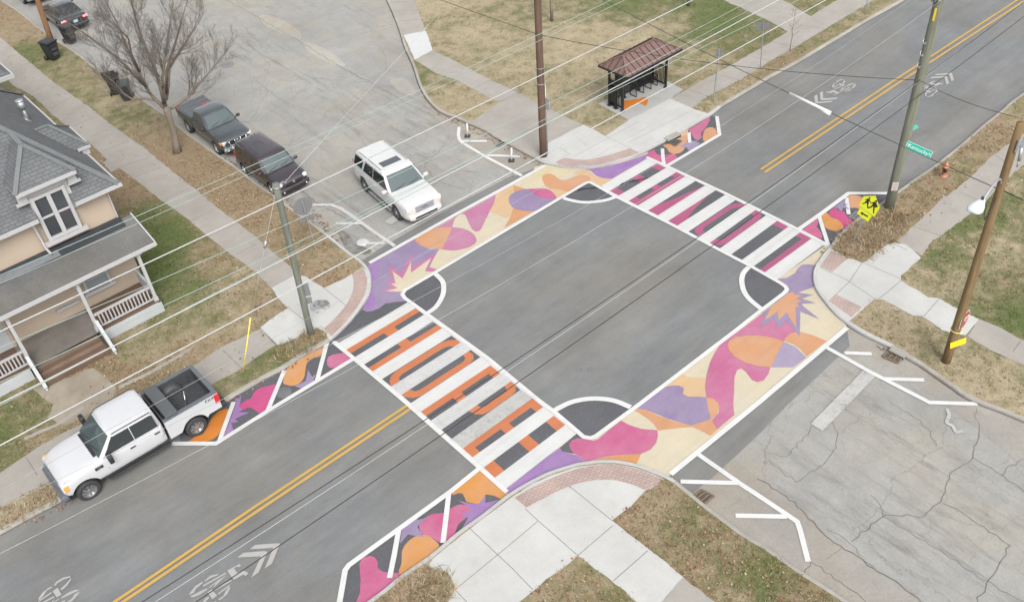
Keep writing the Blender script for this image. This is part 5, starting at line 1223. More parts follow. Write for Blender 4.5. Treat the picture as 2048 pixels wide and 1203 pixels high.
# ---------------------------------------------------------------- white suv
def white_suv():
    ang = math.atan2(31.09 - 34.1, 18.30 - 18.60)
    v = empty('suv', (0, 0, 0), ang)
    fw, rw = Vector((18.30, 31.09)), Vector((18.60, 34.1)); mid = (fw + rw) / 2
    d = (fw - rw).normalized(); left = Vector((-d.y, d.x))
    c = mid + left * .93
    v.location = (c.x, c.y, 0)
    tag(v, 'white family suv with a sunroof driving toward the upper mural band', 'suv')
    P_ = carpaint('white_suv_paint', (.38, .385, .38), .22)
    ax = (1.50, -1.50)
    tab = [(2.53, .74, .42, .98, .02), (2.47, .90, .36, 1.07, .03), (2.28, .985, .33, 1.15, .04), (1.8, 1.005, .33, 1.17, .055), (1.15, 1.0, .33, 1.21, .045), (.6, .995, .33, 1.24, .01), (-1.2, .995, .33, 1.26, .01), (-2.2, .985, .35, 1.26, .01), (-2.50, .95, .38, 1.22, .0), (-2.58, .88, .45, 1.15, .0)]
    body(v, tab, P_, ax, .46)
    zb, zr, bx, rx, wb, wr = 1.23, 1.86, (-2.54, 1.16), (-2.30, .42), .95, .78
    cabin(v, zb, zr, bx, rx, wb, wr, P_, 'roof')
    greenglass(v, zb, zr, bx, rx, wb, wr, [[(-2.30, 1.29), (-1.52, 1.29), (-1.42, 1.75), (-2.18, 1.75)], [(-1.38, 1.27), (-.50, 1.27), (-.50, 1.76), (-1.20, 1.76)], [(-.44, 1.27), (.78, 1.27), (.84, 1.34), (.44, 1.76), (-.44, 1.76)]], M['glass_dark'], M['glass_shield'], M['glass_dark'], ws_in=.09)
    seams(v, tab, [[(.92, 1.22), (.94, .8), (.85, .42), (-.4, .4)], [(-.47, 1.24), (-.47, .4)], [(-1.42, 1.24), (-1.4, 1.0), (-1.05, .62), (-.95, .42), (-.5, .4)]])
    handles(v, (-.28, -1.22), .99, 1.05, P_)
    mirrors(v, .92, .97, 1.30, P_, (.13, .24, .17))
    block(v, 'sunroof', (-.28, 0, 1.899), (.46, .98, .016), plain('sunroof_glass', (.035, .042, .05), .15, 0, .8, .3, var=0), .005)
    bm = bmesh.new()
    for sg in (-1, 1):
        bm_tube(bm, [(-2.05, sg * .70, 1.885), (-1.95, sg * .70, 1.925), (.10, sg * .70, 1.925), (.22, sg * .70, 1.88)], .02, 6)
    fin('roof_rail', bm, M['chrome'], v)
    block(v, 'grille', (2.475, 0, .87), (.12, 1.02, .36), plain('grille_silver', (.30, .31, .34), .4, .2, var=0), .04)
    bm = bmesh.new()
    for k in range(5): bm_box(bm, (2.54, 0, .74 + k * .062), (.02, .92, .022))
    fin('grille_bars', bm, plain('grille_grey', (.14, .145, .16), .4, var=0), v)
    text(v, 'badge', 'GMC', (2.557, 0, .88), (math.pi / 2, 0, math.pi / 2), .16, M['alloy'])
    block(v, 'front_bumper', (2.50, 0, .52), (.22, 1.72, .24), P_, .08)
    block(v, 'lower_intake', (2.60, 0, .50), (.05, 1.15, .09), M['trim'], .01)
    block(v, 'chrome_strip', (2.60, 0, .415), (.04, 1.45, .03), M['chrome'], .01)
    for sg in (-1, 1):
        block(v, 'headlight', (2.36, sg * .77, .95), (.27, .32, .24), M['lamp_clear'], .05)
        block(v, 'indicator', (2.45, sg * .80, .80), (.12, .16, .035), M['lamp_amber'], .01)
        block(v, 'fog_light', (2.56, sg * .66, .50), (.08, .28, .08), M['trim'], .02)
        block(v, 'tail_light', (-2.50, sg * .83, 1.12), (.12, .12, .44), M['lamp_red'], .03)
        block(v, 'running_board', (0, sg * .97, .30), (2.1, .14, .05), M['chrome'], .02)
    block(v, 'rear_bumper', (-2.56, 0, .55), (.2, 1.76, .26), P_, .08)
    for a in ax:
        for sg in (-1, 1): wheel(v, a, sg * .86, .40, .26, 'dark', sg)
white_suv()

# ---------------------------------------------------------------- grey compact pickup with bull bar
def grey_pickup():
    v = empty('pickup_truck', (16.13, 44.35, 0), -math.pi / 2)
    tag(v, 'dark grey extended cab pickup with a chrome bull bar parked beside the bare tree', 'pickup truck')
    P_ = carpaint('grey_truck_paint', (.060, .070, .075), .25, .4)
    ax = (1.60, -1.60)
    tab = [(2.48, .70, .50, .88, .02), (2.42, .84, .45, .97, .03), (2.2, .90, .42, 1.04, .04), (1.7, .925, .42, 1.10, .05), (1.05, .92, .42, 1.14, .03), (.3, .92, .42, 1.16, .01), (-.72, .92, .42, 1.17, .01), (-.80, .91, .42, 1.16, 0)]
    body(v, tab, P_, (ax[0],), .42)
    zb, zr, bx, rx, wb, wr = 1.15, 1.70, (-.74, 1.02), (-.66, .36), .87, .70
    cabin(v, zb, zr, bx, rx, wb, wr, P_)
    greenglass(v, zb, zr, bx, rx, wb, wr, [[(-.60, 1.20), (-.18, 1.20), (-.18, 1.60), (-.54, 1.60)], [(-.12, 1.19), (.72, 1.19), (.76, 1.26), (.36, 1.61), (-.12, 1.61)]], M['glass_dark'], M['glass_shield'], M['glass_dark'])
    seams(v, tab, [[(.86, 1.14), (.86, .8), (.8, .46), (-.1, .45)], [(-.15, 1.16), (-.15, .45)], [(-.72, 1.15), (-.72, .46)]])
    handles(v, (.02,), .92, .98, P_); mirrors(v, .84, .9, 1.22, M['trim'], (.12, .2, .15))
    # bed
    bm = bmesh.new()
    tab2 = [(-.83, .91, .45, 1.18, 0), (-.9, .92, .45, 1.18, .0), (-2.3, .92, .48, 1.18, 0), (-2.62, .90, .52, 1.17, 0), (-2.68, .86, .55, 1.14, 0)]
    ring_loft(bm, body_rings(tab2)); me = subdiv(bm, 1); me = cut_arches(me, (ax[1],), .42, .92); me.materials.clear(); shade(me); link('bed', me, P_, v)
    block(v, 'bed_cover', (-1.74, 0, 1.185), (1.72, 1.62, .03), plain('soft_bed_cover', (.09, .10, .11), .6, var=.06), .01, label='flat grey soft cover over the bed')
    bm = bmesh.new()
    for x in (-1.1, -1.55, -2.0, -2.4): bm_box(bm, (x, 0, 1.205), (.03, 1.55, .012))
    fin('cover_bow', bm, M['grey_trim'], v)
    block(v, 'brake_light', (-.70, 0, 1.70), (.06, .34, .05), M['lamp_red'], .01)
    block(v, 'grille', (2.44, 0, .80), (.10, .98, .24), M['black'], .03)
    bm = bmesh.new()
    bmv = [(-.5, .94), (-.42, .69), (.42, .69), (.5, .94)]
    bm_tube(bm, [(2.50, y, z) for y, z in bmv], .022, 6)
    for y in (-.17, .17): bm_tube(bm, [(2.5, y, .93), (2.5, y * .8, .70)], .025, 6)
    fin('grille_trim', bm, M['chrome'], v)
    bm = bmesh.new(); bm_tube(bm, [(2.515, .085 * math.cos(a), .83 + .085 * math.sin(a)) for a in np.linspace(0, 2 * math.pi, 17)], .014, 5, False); bm_box(bm, (2.515, 0, .83), (.02, .2, .03)); fin('badge', bm, M['chrome'], v)
    block(v, 'front_bumper', (2.52, 0, .56), (.22, 1.72, .17), M['chrome'], .05)
    block(v, 'lower_intake', (2.56, 0, .42), (.12, 1.1, .14), M['trim'], .03)
    bm = bmesh.new(); bm_tube(bm, [(2.55, -.40, .34), (2.68, -.40, .42), (2.70, -.36, .70), (2.70, -.25, .78), (2.70, .25, .78), (2.70, .36, .70), (2.68, .40, .42), (2.55, .40, .34)], .035, 8)
    bm_tube(bm, [(2.69, -.38, .56), (2.69, .38, .56)], .03, 8); fin('bull_bar', bm, M['chrome'], v)
    for sg in (-1, 1):
        block(v, 'headlight', (2.34, sg * .68, .86), (.22, .30, .20), M['lamp_clear'], .05)
        block(v, 'indicator', (2.22, sg * .86, .86), (.2, .07, .14), M['lamp_amber'], .02)
        block(v, 'fog_light', (2.62, sg * .68, .55), (.04, .14, .1), M['lamp_clear'], .02)
        block(v, 'tail_light', (-2.66, sg * .82, .98), (.08, .13, .3), M['lamp_red'], .02)
    block(v, 'rear_bumper', (-2.74, 0, .56), (.16, 1.7, .16), M['chrome'], .04)
    u = bmesh.new(); bm_box(u, (-.4, 0, .5), (4.2, 1.2, .2)); fin('chassis', u, M['undercar'], v)
    for a in ax:
        for sg in (-1, 1): wheel(v, a, sg * .80, .37, .24, 'cover', sg)
grey_pickup()

# ---------------------------------------------------------------- boxy dark plum car
def box_car():
    v = empty('car', (16.12, 38.6, 0), -math.pi / 2 + math.radians(.6))
    tag(v, 'boxy dark plum brown hatchback parked in front of the grey pickup', 'car')
    P_ = carpaint('plum_paint', (.034, .027, .033), .22, .3)
    ax = (1.30, -1.30)
    tab = [(2.10, .66, .36, .72, .01), (2.04, .80, .30, .82, .03), (1.88, .86, .26, .90, .05), (1.5, .88, .25, .96, .06), (1.08, .88, .25, 1.0, .04), (.3, .88, .25, 1.03, .01), (-1.4, .88, .26, 1.06, .01), (-2.0, .86, .28, 1.05, 0), (-2.12, .80, .32, 1.0, 0)]
    body(v, tab, P_, ax, .38)
    zb, zr, bx, rx, wb, wr = 1.03, 1.58, (-2.06, 1.06), (-1.96, .46), .84, .74
    cabin(v, zb, zr, bx, rx, wb, wr, P_, 'roof')
    greenglass(v, zb, zr, bx, rx, wb, wr, [[(-1.86, 1.16), (-1.30, 1.10), (-1.28, 1.46), (-1.84, 1.46)], [(-1.10, 1.08), (-.26, 1.07), (-.26, 1.47), (-1.10, 1.47)], [(-.20, 1.07), (.74, 1.07), (.78, 1.12), (.44, 1.47), (-.20, 1.47)]], M['glass_dark'], M['glass_shield'], M['glass_dark'])
    seams(v, tab, [[(.86, 1.0), (.88, .6), (.8, .3), (-.2, .29)], [(-.23, 1.02), (-.23, .29)], [(-1.12, 1.03), (-1.1, .7), (-.9, .4), (-.8, .3)]])
    handles(v, (-.05, -.95), .88, .86, P_); mirrors(v, .84, .86, 1.08, P_, (.12, .2, .14))
    bm = bmesh.new()
    for y in (-.38, .38): bm_box(bm, (-.9, y, 1.607), (1.9, .03, .012))
    fin('roof_groove', bm, M['seam'], v)
    bm = bmesh.new(); bm_tube(bm, [(-1.75, .18, 1.6), (-1.95, .18, 1.78)], .008, 5); bm_box(bm, (-1.74, .18, 1.61), (.08, .05, .03), bev=.01); fin('aerial', bm, M['trim'], v)
    block(v, 'front_bumper', (2.08, 0, .47), (.22, 1.66, .26), P_, .09)
    block(v, 'grille', (2.10, 0, .66), (.06, .9, .09), M['black'], .02)
    block(v, 'lower_intake', (2.19, 0, .37), (.04, 1.2, .1), M['black'], .02)
    bm = bmesh.new(); bm_tube(bm, [(2.14, .055 * math.cos(a), .76 + .05 * math.sin(a)) for a in np.linspace(0, 2 * math.pi, 13)], .012, 5, False); fin('badge', bm, M['chrome'], v)
    for sg in (-1, 1):
        block(v, 'headlight', (1.98, sg * .68, .76), (.20, .24, .20), M['lamp_clear'], .05)
        bm = bmesh.new(); bm_lathe(bm, [(0, .02), (.04, .02), (.045, 0)], 12, Matrix.Translation((2.18, sg * .62, .40)) @ Matrix.Rotation(math.pi / 2, 4, 'Y')); fin('fog_light', bm, M['lamp_clear'], v)
        block(v, 'tail_light', (-2.10, sg * .76, .86), (.08, .13, .28), M['lamp_red'], .02)
    block(v, 'rear_bumper', (-2.08, 0, .42), (.2, 1.62, .26), P_, .06)
    for a in ax:
        for sg in (-1, 1): wheel(v, a, sg * .77, .325, .20, 'alloy', sg)
box_car()

# ---------------------------------------------------------------- dark sedan seen from behind
def sedan():
    v = empty('car', (16.30, 66.0, 0), math.pi / 2)
    tag(v, 'dark charcoal sedan seen from behind with its tail lights lit beside the leaning far pole', 'car')
    P_ = carpaint('charcoal_paint', (.022, .026, .030), .2, .4)
    ax = (1.35, -1.30)
    tab = [(2.25, .60, .32, .60, .02), (2.15, .80, .26, .70, .03), (1.8, .88, .22, .80, .05), (1.1, .90, .22, .90, .04), (.3, .905, .22, .95, .01), (-1.2, .905, .22, 1.0, .01), (-1.75, .90, .24, 1.03, .02), (-2.15, .86, .28, 1.02, .01), (-2.27, .78, .36, .96, 0)]
    body(v, tab, P_, ax, .38)
    zb, zr, bx, rx, wb, wr = .95, 1.42, (-1.85, 1.18), (-.95, .20), .84, .64
    cabin(v, zb, zr, bx, rx, wb, wr, P_, 'roof')
    greenglass(v, zb, zr, bx, rx, wb, wr, [[(-1.25, 1.02), (-.45, .99), (-.45, 1.32), (-.85, 1.32)], [(-.38, .99), (.70, .99), (.25, 1.32), (-.38, 1.32)]], M['glass_dark'], M['glass_shield'], M['glass_shield'])
    seams(v, tab, [[(.75, .93), (.8, .6), (.7, .28), (-.4, .27)], [(-.42, .97), (-.42, .27)]])
    handles(v, (-.2, -1.0), .9, .80, P_); mirrors(v, .62, .86, .98, P_, (.12, .18, .12))
    lit = plain('lit_tail_lamp', (.75, .10, .12), .3, var=0, emit=1.6)
    for sg in (-1, 1):
        block(v, 'tail_light', (-2.18, sg * .70, .86), (.16, .34, .14), lit, .04)
        block(v, 'headlight', (2.06, sg * .66, .62), (.2, .26, .12), M['lamp_clear'], .03)
    block(v, 'licence_plate', (-2.285, 0, .74), (.02, .32, .17), plain('pale_blue_plate', (.30, .42, .50), .5, var=.1), .005)
    block(v, 'boot_gap', (-2.0, 0, 1.035), (.012, 1.3, .012), M['seam'], 0)
    bm = bmesh.new(); bm_box(bm, (-.75, 0, 1.47), (.16, .03, .05), bev=.01); fin('aerial', bm, M['trim'], v)
    block(v, 'rear_bumper', (-2.22, 0, .46), (.18, 1.68, .24), P_, .07)
    for a in ax:
        for sg in (-1, 1): wheel(v, a, sg * .79, .33, .21, 'alloy', sg)
sedan()

# ---------------------------------------------------------------- dark red pickup, cut off by the top edge
def red_pickup():
    v = empty('pickup_truck', (16.35, 73.1, 0), math.pi / 2)
    tag(v, 'dark red pickup with a chrome rear bumper cut off by the top left corner', 'pickup truck')
    P_ = carpaint('red_paint', (.16, .014, .018), .25, .2)
    ax = (1.7, -1.6)
    tab = [(2.6, .75, .5, .95, .02), (2.4, .92, .45, 1.08, .03), (1.6, .96, .42, 1.18, .05), (.9, .96, .42, 1.22, .01), (-.7, .96, .42, 1.24, 0), (-2.5, .96, .46, 1.24, 0), (-2.66, .93, .5, 1.22, 0)]
    body(v, tab, P_, ax, .46)
    zb, zr, bx, rx, wb, wr = 1.22, 1.80, (-.7, 1.1), (-.62, .45), .90, .74
    cabin(v, zb, zr, bx, rx, wb, wr, P_)
    greenglass(v, zb, zr, bx, rx, wb, wr, [[(-.5, 1.28), (.75, 1.28), (.42, 1.7), (-.5, 1.7)]], M['glass_dark'], M['glass_shield'], M['glass_dark'])
    block(v, 'bed_cover', (-1.68, 0, 1.262), (1.75, 1.68, .03), M['liner'], .01)
    block(v, 'rear_bumper', (-2.76, 0, .58), (.2, 1.86, .2), M['chrome'], .05)
    block(v, 'licence_plate', (-2.875, 0, .62), (.02, .32, .15), plain('plate2', (.35, .45, .52), .5, var=.1), .004)
    for sg in (-1, 1):
        block(v, 'tail_light', (-2.62, sg * .90, 1.0), (.12, .12, .34), M['lamp_red'], .02)
        block(v, 'headlight', (2.45, sg * .8, .95), (.2, .26, .2), M['lamp_clear'], .03)
    for a in ax:
        for sg in (-1, 1): wheel(v, a, sg * .84, .38, .25, 'alloy', sg)
red_pickup()
# ================================================================== the house with the porch
def shingle(name, base):
    s = Sh(name, .95); tc = N(s.n, 'ShaderNodeTexCoord')
    return s
def roofmat(name, base, rowh=.17, w=.34):
    """asphalt shingles: rows follow the height, columns the run"""
    s = Sh(name, .95)
    sx = N(s.n, 'ShaderNodeSeparateXYZ'); s.l(s.pos, sx.inputs[0])
    nm = N(s.n, 'ShaderNodeSeparateXYZ'); g = N(s.n, 'ShaderNodeNewGeometry'); s.l(g.outputs['Normal'], nm.inputs[0])
    ax = s.math('ABSOLUTE', nm.outputs[0]); ay = s.math('ABSOLUTE', nm.outputs[1])
    sel = s.math('GREATER_THAN', ax, ay)
    u = s.math('ADD', s.math('MULTIPLY', sx.outputs[1], sel), s.math('MULTIPLY', sx.outputs[0], s.math('SUBTRACT', 1.0, sel)))
    cv = N(s.n, 'ShaderNodeCombineXYZ'); s.l(u, cv.inputs[0]); s.l(s.math('MULTIPLY', sx.outputs[2], 1.4), cv.inputs[1])
    br = N(s.n, 'ShaderNodeTexBrick'); br.inputs['Scale'].default_value = 1.0
    br.inputs['Brick Width'].default_value = w; br.inputs['Row Height'].default_value = rowh; br.inputs['Mortar Size'].default_value = .012
    br.inputs['Mortar Smooth'].default_value = .3
    br.inputs['Color1'].default_value = (*base, 1); br.inputs['Color2'].default_value = (*[v * .86 for v in base], 1); br.inputs['Mortar'].default_value = (*[v * .5 for v in base], 1)
    s.l(cv.outputs[0], br.inputs['Vector'])
    c = s.scale(br.outputs[0], s.rng(s.noise(1.2, 6, .65), .3, .7, .88, 1.12)); c = s.scale(c, s.rng(s.noise(25, 3, .8), .25, .75, .85, 1.15))
    return s.out(c, s.noise(30, 3), .01, .4)
def stucco(name, base, dirt=.1):
    s = Sh(name, .9)
    c = s.scale(base, s.rng(s.noise(1.0, 6, .6), .3, .7, 1 - dirt * .5, 1 + dirt * .3))
    d = s.rng(s.noise(1.6, 7, .75, s.mapv((1, 1, .5))), .58, .75, 0, dirt * 5)
    c = s.mix(d, c, tuple(v * .8 for v in base))
    return s.out(c, s.noise(18, 4, .7), .01, .25)
M['shingle'] = roofmat('roof_shingles', alb(138, 141, 144), .14, .28)
M['shingle_dark'] = roofmat('roof_shingles_dark', alb(96, 99, 104))
M['shingle_cap'] = plain('ridge_cap', alb(144, 148, 150), .95, var=.12, vs=9)
M['felt'] = asphalt('porch_roof_felt', alb(132, 133, 133), .06, .2, .3, .3)
M['flash'] = plain('roof_flashing', alb(70, 74, 80), .6, var=.2)
M['flash_lt'] = plain('roof_flashing_grey', alb(150, 154, 158), .6, var=.12)
M['wall'] = stucco('cream_wall', alb(232, 212, 190), .07)
M['white_wood'] = stucco('white_painted_wood', alb(228, 228, 228), .06)
M['white_stone'] = stucco('white_painted_base', alb(232, 236, 238), .10)
M['brown_wood'] = stucco('brown_deck', alb(138, 112, 94), .3)
M['grey_floor'] = stucco('worn_porch_floor', alb(156, 148, 140), .5)
M['win_glass'] = plain('window_glass', (.035, .04, .045), .08, 0, .8, .2, var=0)
M['blind'] = plain('window_blind', alb(176, 186, 188), .4, var=.04)

def quadm(bm, *pts): bm.faces.new([bm.verts.new(p) for p in pts])
def slab_roof(bm, pts, th=.07):
    """roof plane with thickness, pts counter-clockwise seen from above"""
    pts = [Vector(p) for p in pts]
    a = [bm.verts.new(p) for p in pts]; b = [bm.verts.new(p - Vector((0, 0, th))) for p in pts]; n = len(pts)
    bm.faces.new(a); bm.faces.new(b[::-1])
    for i in range(n): bm.faces.new((a[i], b[i], b[(i + 1) % n], a[(i + 1) % n]))
def capline(bm, a, b, w=.16):
    bm_bar(bm, Vector(a) + Vector((0, 0, .012)), Vector(b) + Vector((0, 0, .012)), w, .05)
HX, HY, HB = 7.62, 34.84, 45.0            # right wall, front wall, back
def house():
    h = empty('house', (0, 38, BZ)); tag(h, 'cream house with grey hipped shingle roof, dormers and white railed porch', 'house')
    off = Vector((0, 38, BZ))
    L = lambda p: tuple(Vector(p) - off)
    def part(name, bm, mat, parent=h, sm=False):
        if parent is h: bmesh.ops.translate(bm, vec=-off, verts=bm.verts[:])
        else: bmesh.ops.translate(bm, vec=-off, verts=bm.verts[:])
        return fin(name, bm, mat, parent, sm)
    x0 = -7.0; xe, ye, yb = 8.07, 34.49, 45.2; ze = 5.56; rid = 10.83; ym = (ye + yb) / 2; run = (yb - ye) / 2; xr = xe - run; zr = ze + run
    b = bmesh.new(); bm_box(b, ((x0 + HX) / 2, (HY + HB) / 2, (.1 + 5.5) / 2), (HX - x0, HB - HY - .2, 5.4)); part('wall', b, M['wall'])
    b = bmesh.new()
    na, nb_ = 4.84, 6.26
    slab_roof(b, [(x0 - .3, ye, ze), (na, ye, ze), (na, ye + .5, ze + .5), (x0 - .3, ye + .5, ze + .5)]); slab_roof(b, [(nb_, ye, ze), (xe, ye, ze), (xe - .5, ye + .5, ze + .5), (nb_, ye + .5, ze + .5)]); slab_roof(b, [(x0 - .3, ye + .5, ze + .5), (xe - .5, ye + .5, ze + .5), (xr, ym, zr), (x0 - .3, ym, zr)])
    slab_roof(b, [(xe, ye, ze), (xe, yb, ze), (xr, ym, zr)])
    slab_roof(b, [(xe, yb, ze), (x0 - .3, yb, ze), (x0 - .3, ym, zr), (xr, ym, zr)])
    roof = part('roof', b, M['shingle'])
    b = bmesh.new(); capline(b, (xe, ye, ze), (xr, ym, zr), .24); capline(b, (xe, yb, ze), (xr, ym, zr), .24); part('ridge_cap', b, M['shingle_cap'], roof)
    b = bmesh.new(); bm_bar(b, (x0, ye - .05, ze - .05), (na - .02, ye - .05, ze - .05), .12, .11); bm_bar(b, (nb_ + .02, ye - .05, ze - .05), (xe + .1, ye - .05, ze - .05), .12, .11); bm_bar(b, (xe + .05, ye - .1, ze - .06), (xe + .05, yb, ze - .06), .07, .09); part('gutter', b, M['white_wood'], roof)
    b = bmesh.new(); bm_box(b, ((x0 + na) / 2, (ye + HY) / 2 + .02, ze - .14), (na - x0 - .1, .40, .05)); bm_box(b, ((nb_ + xe) / 2, (ye + HY) / 2 + .02, ze - .14), (xe - nb_ - .1, .40, .05)); bm_box(b, ((HX + xe) / 2, 39.8, ze - .14), (.42, 10.4, .05)); part('soffit', b, M['white_wood'], roof)
    # front dormer: face flush with the wall, hipped roof
    def dormer(cx_, w_, zt, zrid, name='dormer', window=True):
        x1, x2 = cx_ - w_ / 2, cx_ + w_ / 2; yf = HY - .06
        b = bmesh.new(); bm_box(b, (cx_, (yf + 37.2) / 2, (5.2 + zt - .08) / 2), (w_ - .5, 37.2 - yf, zt - .08 - 5.2)); d = part(name, b, M['white_wood'])
        e = .12; y1 = ye - .02; yr = 35.75; yk = ye + (zrid - ze)
        zl = zt
        b = bmesh.new()
        yside = ye + (zl - ze)
        slab_roof(b, [(x1 - e, y1, zl), (x2 + e, y1, zl), (cx_, yr, zrid)], .05)
        slab_roof(b, [(x2 + e, y1, zl), (x2 + e, yside, zl + .01), (cx_, yk, zrid), (cx_, yr, zrid)], .05)
        slab_roof(b, [(x1 - e, yside, zl + .01), (x1 - e, y1, zl), (cx_, yr, zrid), (cx_, yk, zrid)], .05)
        r_ = part('dormer_roof', b, M['shingle'], d)
        b = bmesh.new()
        for p in ((x1 - e, y1, zl), (x2 + e, y1, zl)): capline(b, p, (cx_, yr, zrid), .18)
        capline(b, (cx_, yr, zrid), (cx_, yk, zrid), .18); part('ridge_cap', b, M['shingle_cap'], d)
        b = bmesh.new(); bm_bar(b, (x1 - e, y1 - .03, zl - .05), (x2 + e, y1 - .03, zl - .05), .09, .12)
        for sx in (x1 - e + .03, x2 + e - .03): bm_bar(b, (sx, y1, zl - .06), (sx, yside - .1, zl - .06), .06, .1)
        bm_box(b, (cx_, (y1 + yf) / 2 + .1, zl - .12), (w_ + .1, .5, .05)); 
        for sx, q in ((x1 + .12, 1), (x2 - .12, -1)):
            bm_box(b, (sx - q * .05, yf - .03, zl - .32), (.34, .12, .42)); bm_box(b, (sx - q * .08, yf - .05, zl - .56), (.5, .16, .07))
        part('fascia', b, M['white_wood'], d)
        if window:
            wx0, wx1, wz0, wz1 = 4.95, 6.15, 4.42, 6.28
            b = bmesh.new(); bm_box(b, ((wx0 + wx1) / 2, yf - .02, (wz0 + wz1) / 2), (wx1 - wx0, .06, wz1 - wz0)); wn = part('window', b, M['win_glass'])
            b = bmesh.new(); fy = yf - .06
            for X in (wx0, wx1): bm_box(b, (X, fy, (wz0 + wz1) / 2), (.13, .12, wz1 - wz0 + .16))
            bm_box(b, ((wx0 + wx1) / 2, fy - .004, (wz0 + wz1) / 2), (.16, .12, wz1 - wz0))
            for Z in (wz0 + .02, wz1): bm_box(b, ((wx0 + wx1) / 2, fy - .008, Z), (wx1 - wx0 + .13, .12, .12))
            bm_box(b, ((wx0 + wx1) / 2, fy + .02, (wz0 + wz1) / 2 + .02), (wx1 - wx0 - .1, .06, .09)); part('frame', b, M['white_wood'], wn)
            b = bmesh.new(); bm_box(b, ((wx0 + wx1) / 2, fy - .05, wz0 - .13), (wx1 - wx0 + .5, .2, .13)); part('sill', b, M['white_wood'], wn)
    dormer(5.63, 2.05, 6.82, 7.95)
    # second dormer mostly beyond the left edge
    b = bmesh.new(); bm_box(b, (1.6, 35.6, 5.9), (1.8, 1.7, 1.5)); d2 = part('dormer', b, M['white_wood'])
    b = bmesh.new(); c = 1.6; slab_roof(b, [(c - 1.35, ye - .3, 5.75), (c + 1.35, ye - .3, 5.75), (c, 35.2, 6.9)], .05)
    slab_roof(b, [(c + 1.35, ye - .3, 5.75), (c + 1.35, ye + .25, 5.78), (c, 36.1, 6.95), (c, 35.2, 6.9)], .05); slab_roof(b, [(c - 1.35, ye + .25, 5.78), (c - 1.35, ye - .3, 5.75), (c, 35.2, 6.9), (c, 36.1, 6.95)], .05)
    part('dormer_roof', b, M['shingle_dark'], d2); b = bmesh.new(); bm_bar(b, (c - 1.4, ye - .33, 5.7), (c + 1.42, ye - .33, 5.7), .08, .12); bm_bar(b, (c + 1.38, ye - .33, 5.7), (c + 1.38, ye + .3, 5.72), .08, .12); part('fascia', b, M['white_wood'], d2)
    # side dormer on the right slope
    b = bmesh.new(); bm_box(b, (7.3, 38.75, 5.6), (1.5, 1.5, .6)); sd_ = part('dormer', b, M['white_wood'])
    b = bmesh.new(); X, ya, yc, ybb, za, zb_ = 8.3, 37.65, 38.75, 39.85, 5.92, 6.82
    slab_roof(b, [(X, ya, za), (X, ybb, za), (7.35, yc, zb_)], .05)
    slab_roof(b, [(7.71, ya, za + .002), (X, ya, za), (7.35, yc, zb_), (6.81, yc, zb_)], .05); slab_roof(b, [(X, ybb, za), (7.71, ybb, za + .002), (6.81, yc, zb_), (7.35, yc, zb_)], .05)
    part('dormer_roof', b, M['shingle'], sd_)
    b = bmesh.new(); capline(b, (X, ya, za), (7.35, yc, zb_), .14); capline(b, (X, ybb, za), (7.35, yc, zb_), .14); capline(b, (7.35, yc, zb_), (6.81, yc, zb_), .14); part('ridge_cap', b, M['shingle_cap'], sd_)
    b = bmesh.new(); bm_bar(b, (X + .02, ya - .02, za - .05), (X + .02, ybb, za - .05), .06, .12); bm_bar(b, (7.8, ya - .03, za - .05), (X + .03, ya - .03, za - .05), .06, .12); bm_box(b, (8.1, ya + .12, za - .24), (.3, .2, .3)); bm_box(b, (8.2, 38.6, 5.4), (.12, .12, .9)); part('fascia', b, M['white_wood'], sd_)
    # vent pipe through the roof
    b = bmesh.new(); vx, vy = 7.0, 40.3; vz = ze + (xe - vx)
    bm_tube(b, [(vx, vy, vz - .1), (vx, vy, vz + .55)], .07, 10); bm_tube(b, [(vx, vy, vz + .5), (vx, vy, vz + .86)], .14, 12); bm_tube(b, [(vx, vy, vz + .86), (vx, vy, vz + .91)], .16, 12)
    bm_box(b, (vx, vy, vz), (.3, .3, .02), (0, math.pi / 4, 0)); part('vent_pipe', b, M['metal'], roof, True)
    # downpipe
    b = bmesh.new(); bm_tube(b, [(4.55, 34.62, 5.42), (4.62, 34.72, 5.1), (4.66, 34.72, 4.15), (4.72, 34.5, 3.95)], .05, 8); part('downpipe', b, M['white_wood'])
    # porch
    X1, Y0 = 7.95, 33.02; fx = 7.53; zf = .68
    b = bmesh.new(); slab_roof(b, [(x0, Y0 - .02, 3.40), (8.12, Y0 - .02, 3.40), (8.12, HY - .01, 3.86), (x0, HY - .01, 3.86)], .09); pr = part('porch_roof', b, M['felt'])
    b = bmesh.new(); bm_bar(b, (x0, Y0 - .06, 3.33), (8.2, Y0 - .06, 3.33), .10, .14); bm_bar(b, (8.17, Y0 - .06, 3.345), (8.17, HY + .1, 3.82), .06, .14); bm_box(b, ((x0 + 7.8) / 2, Y0 + .22, 3.20), (7.8 - x0, .16, .2)); bm_box(b, (7.75, 33.9, 3.22), (.14, 1.6, .18)); part('fascia', b, M['white_wood'], pr)
    b = bmesh.new(); bm_box(b, ((x0 + 7.7) / 2, HY - .05, 3.93), (7.7 - x0, .14, .12)); bm_box(b, ((x0 + 7.7) / 2, HY - .28, 3.83), (7.7 - x0, .42, .015), (math.atan2(.46, 1.84), 0, 0)); part('flashing', b, M['flash'], pr)
    b = bmesh.new(); bm_box(b, (1.6, HY - .30, 3.84), (6.8, .34, .012), (math.atan2(.46, 1.84), 0, 0)); part('flashing', b, M['flash_lt'], pr)
    b = bmesh.new(); bm_box(b, ((4.95 + fx) / 2, (33.1 + HY) / 2, zf - .04), (fx - 4.95 - .02, HY - 33.1, .09)); bm_box(b, ((x0 + 1.95) / 2, (33.1 + HY) / 2, zf - .042), (1.95 - x0, HY - 33.1, .088)); part('porch_deck', b, M['brown_wood'])
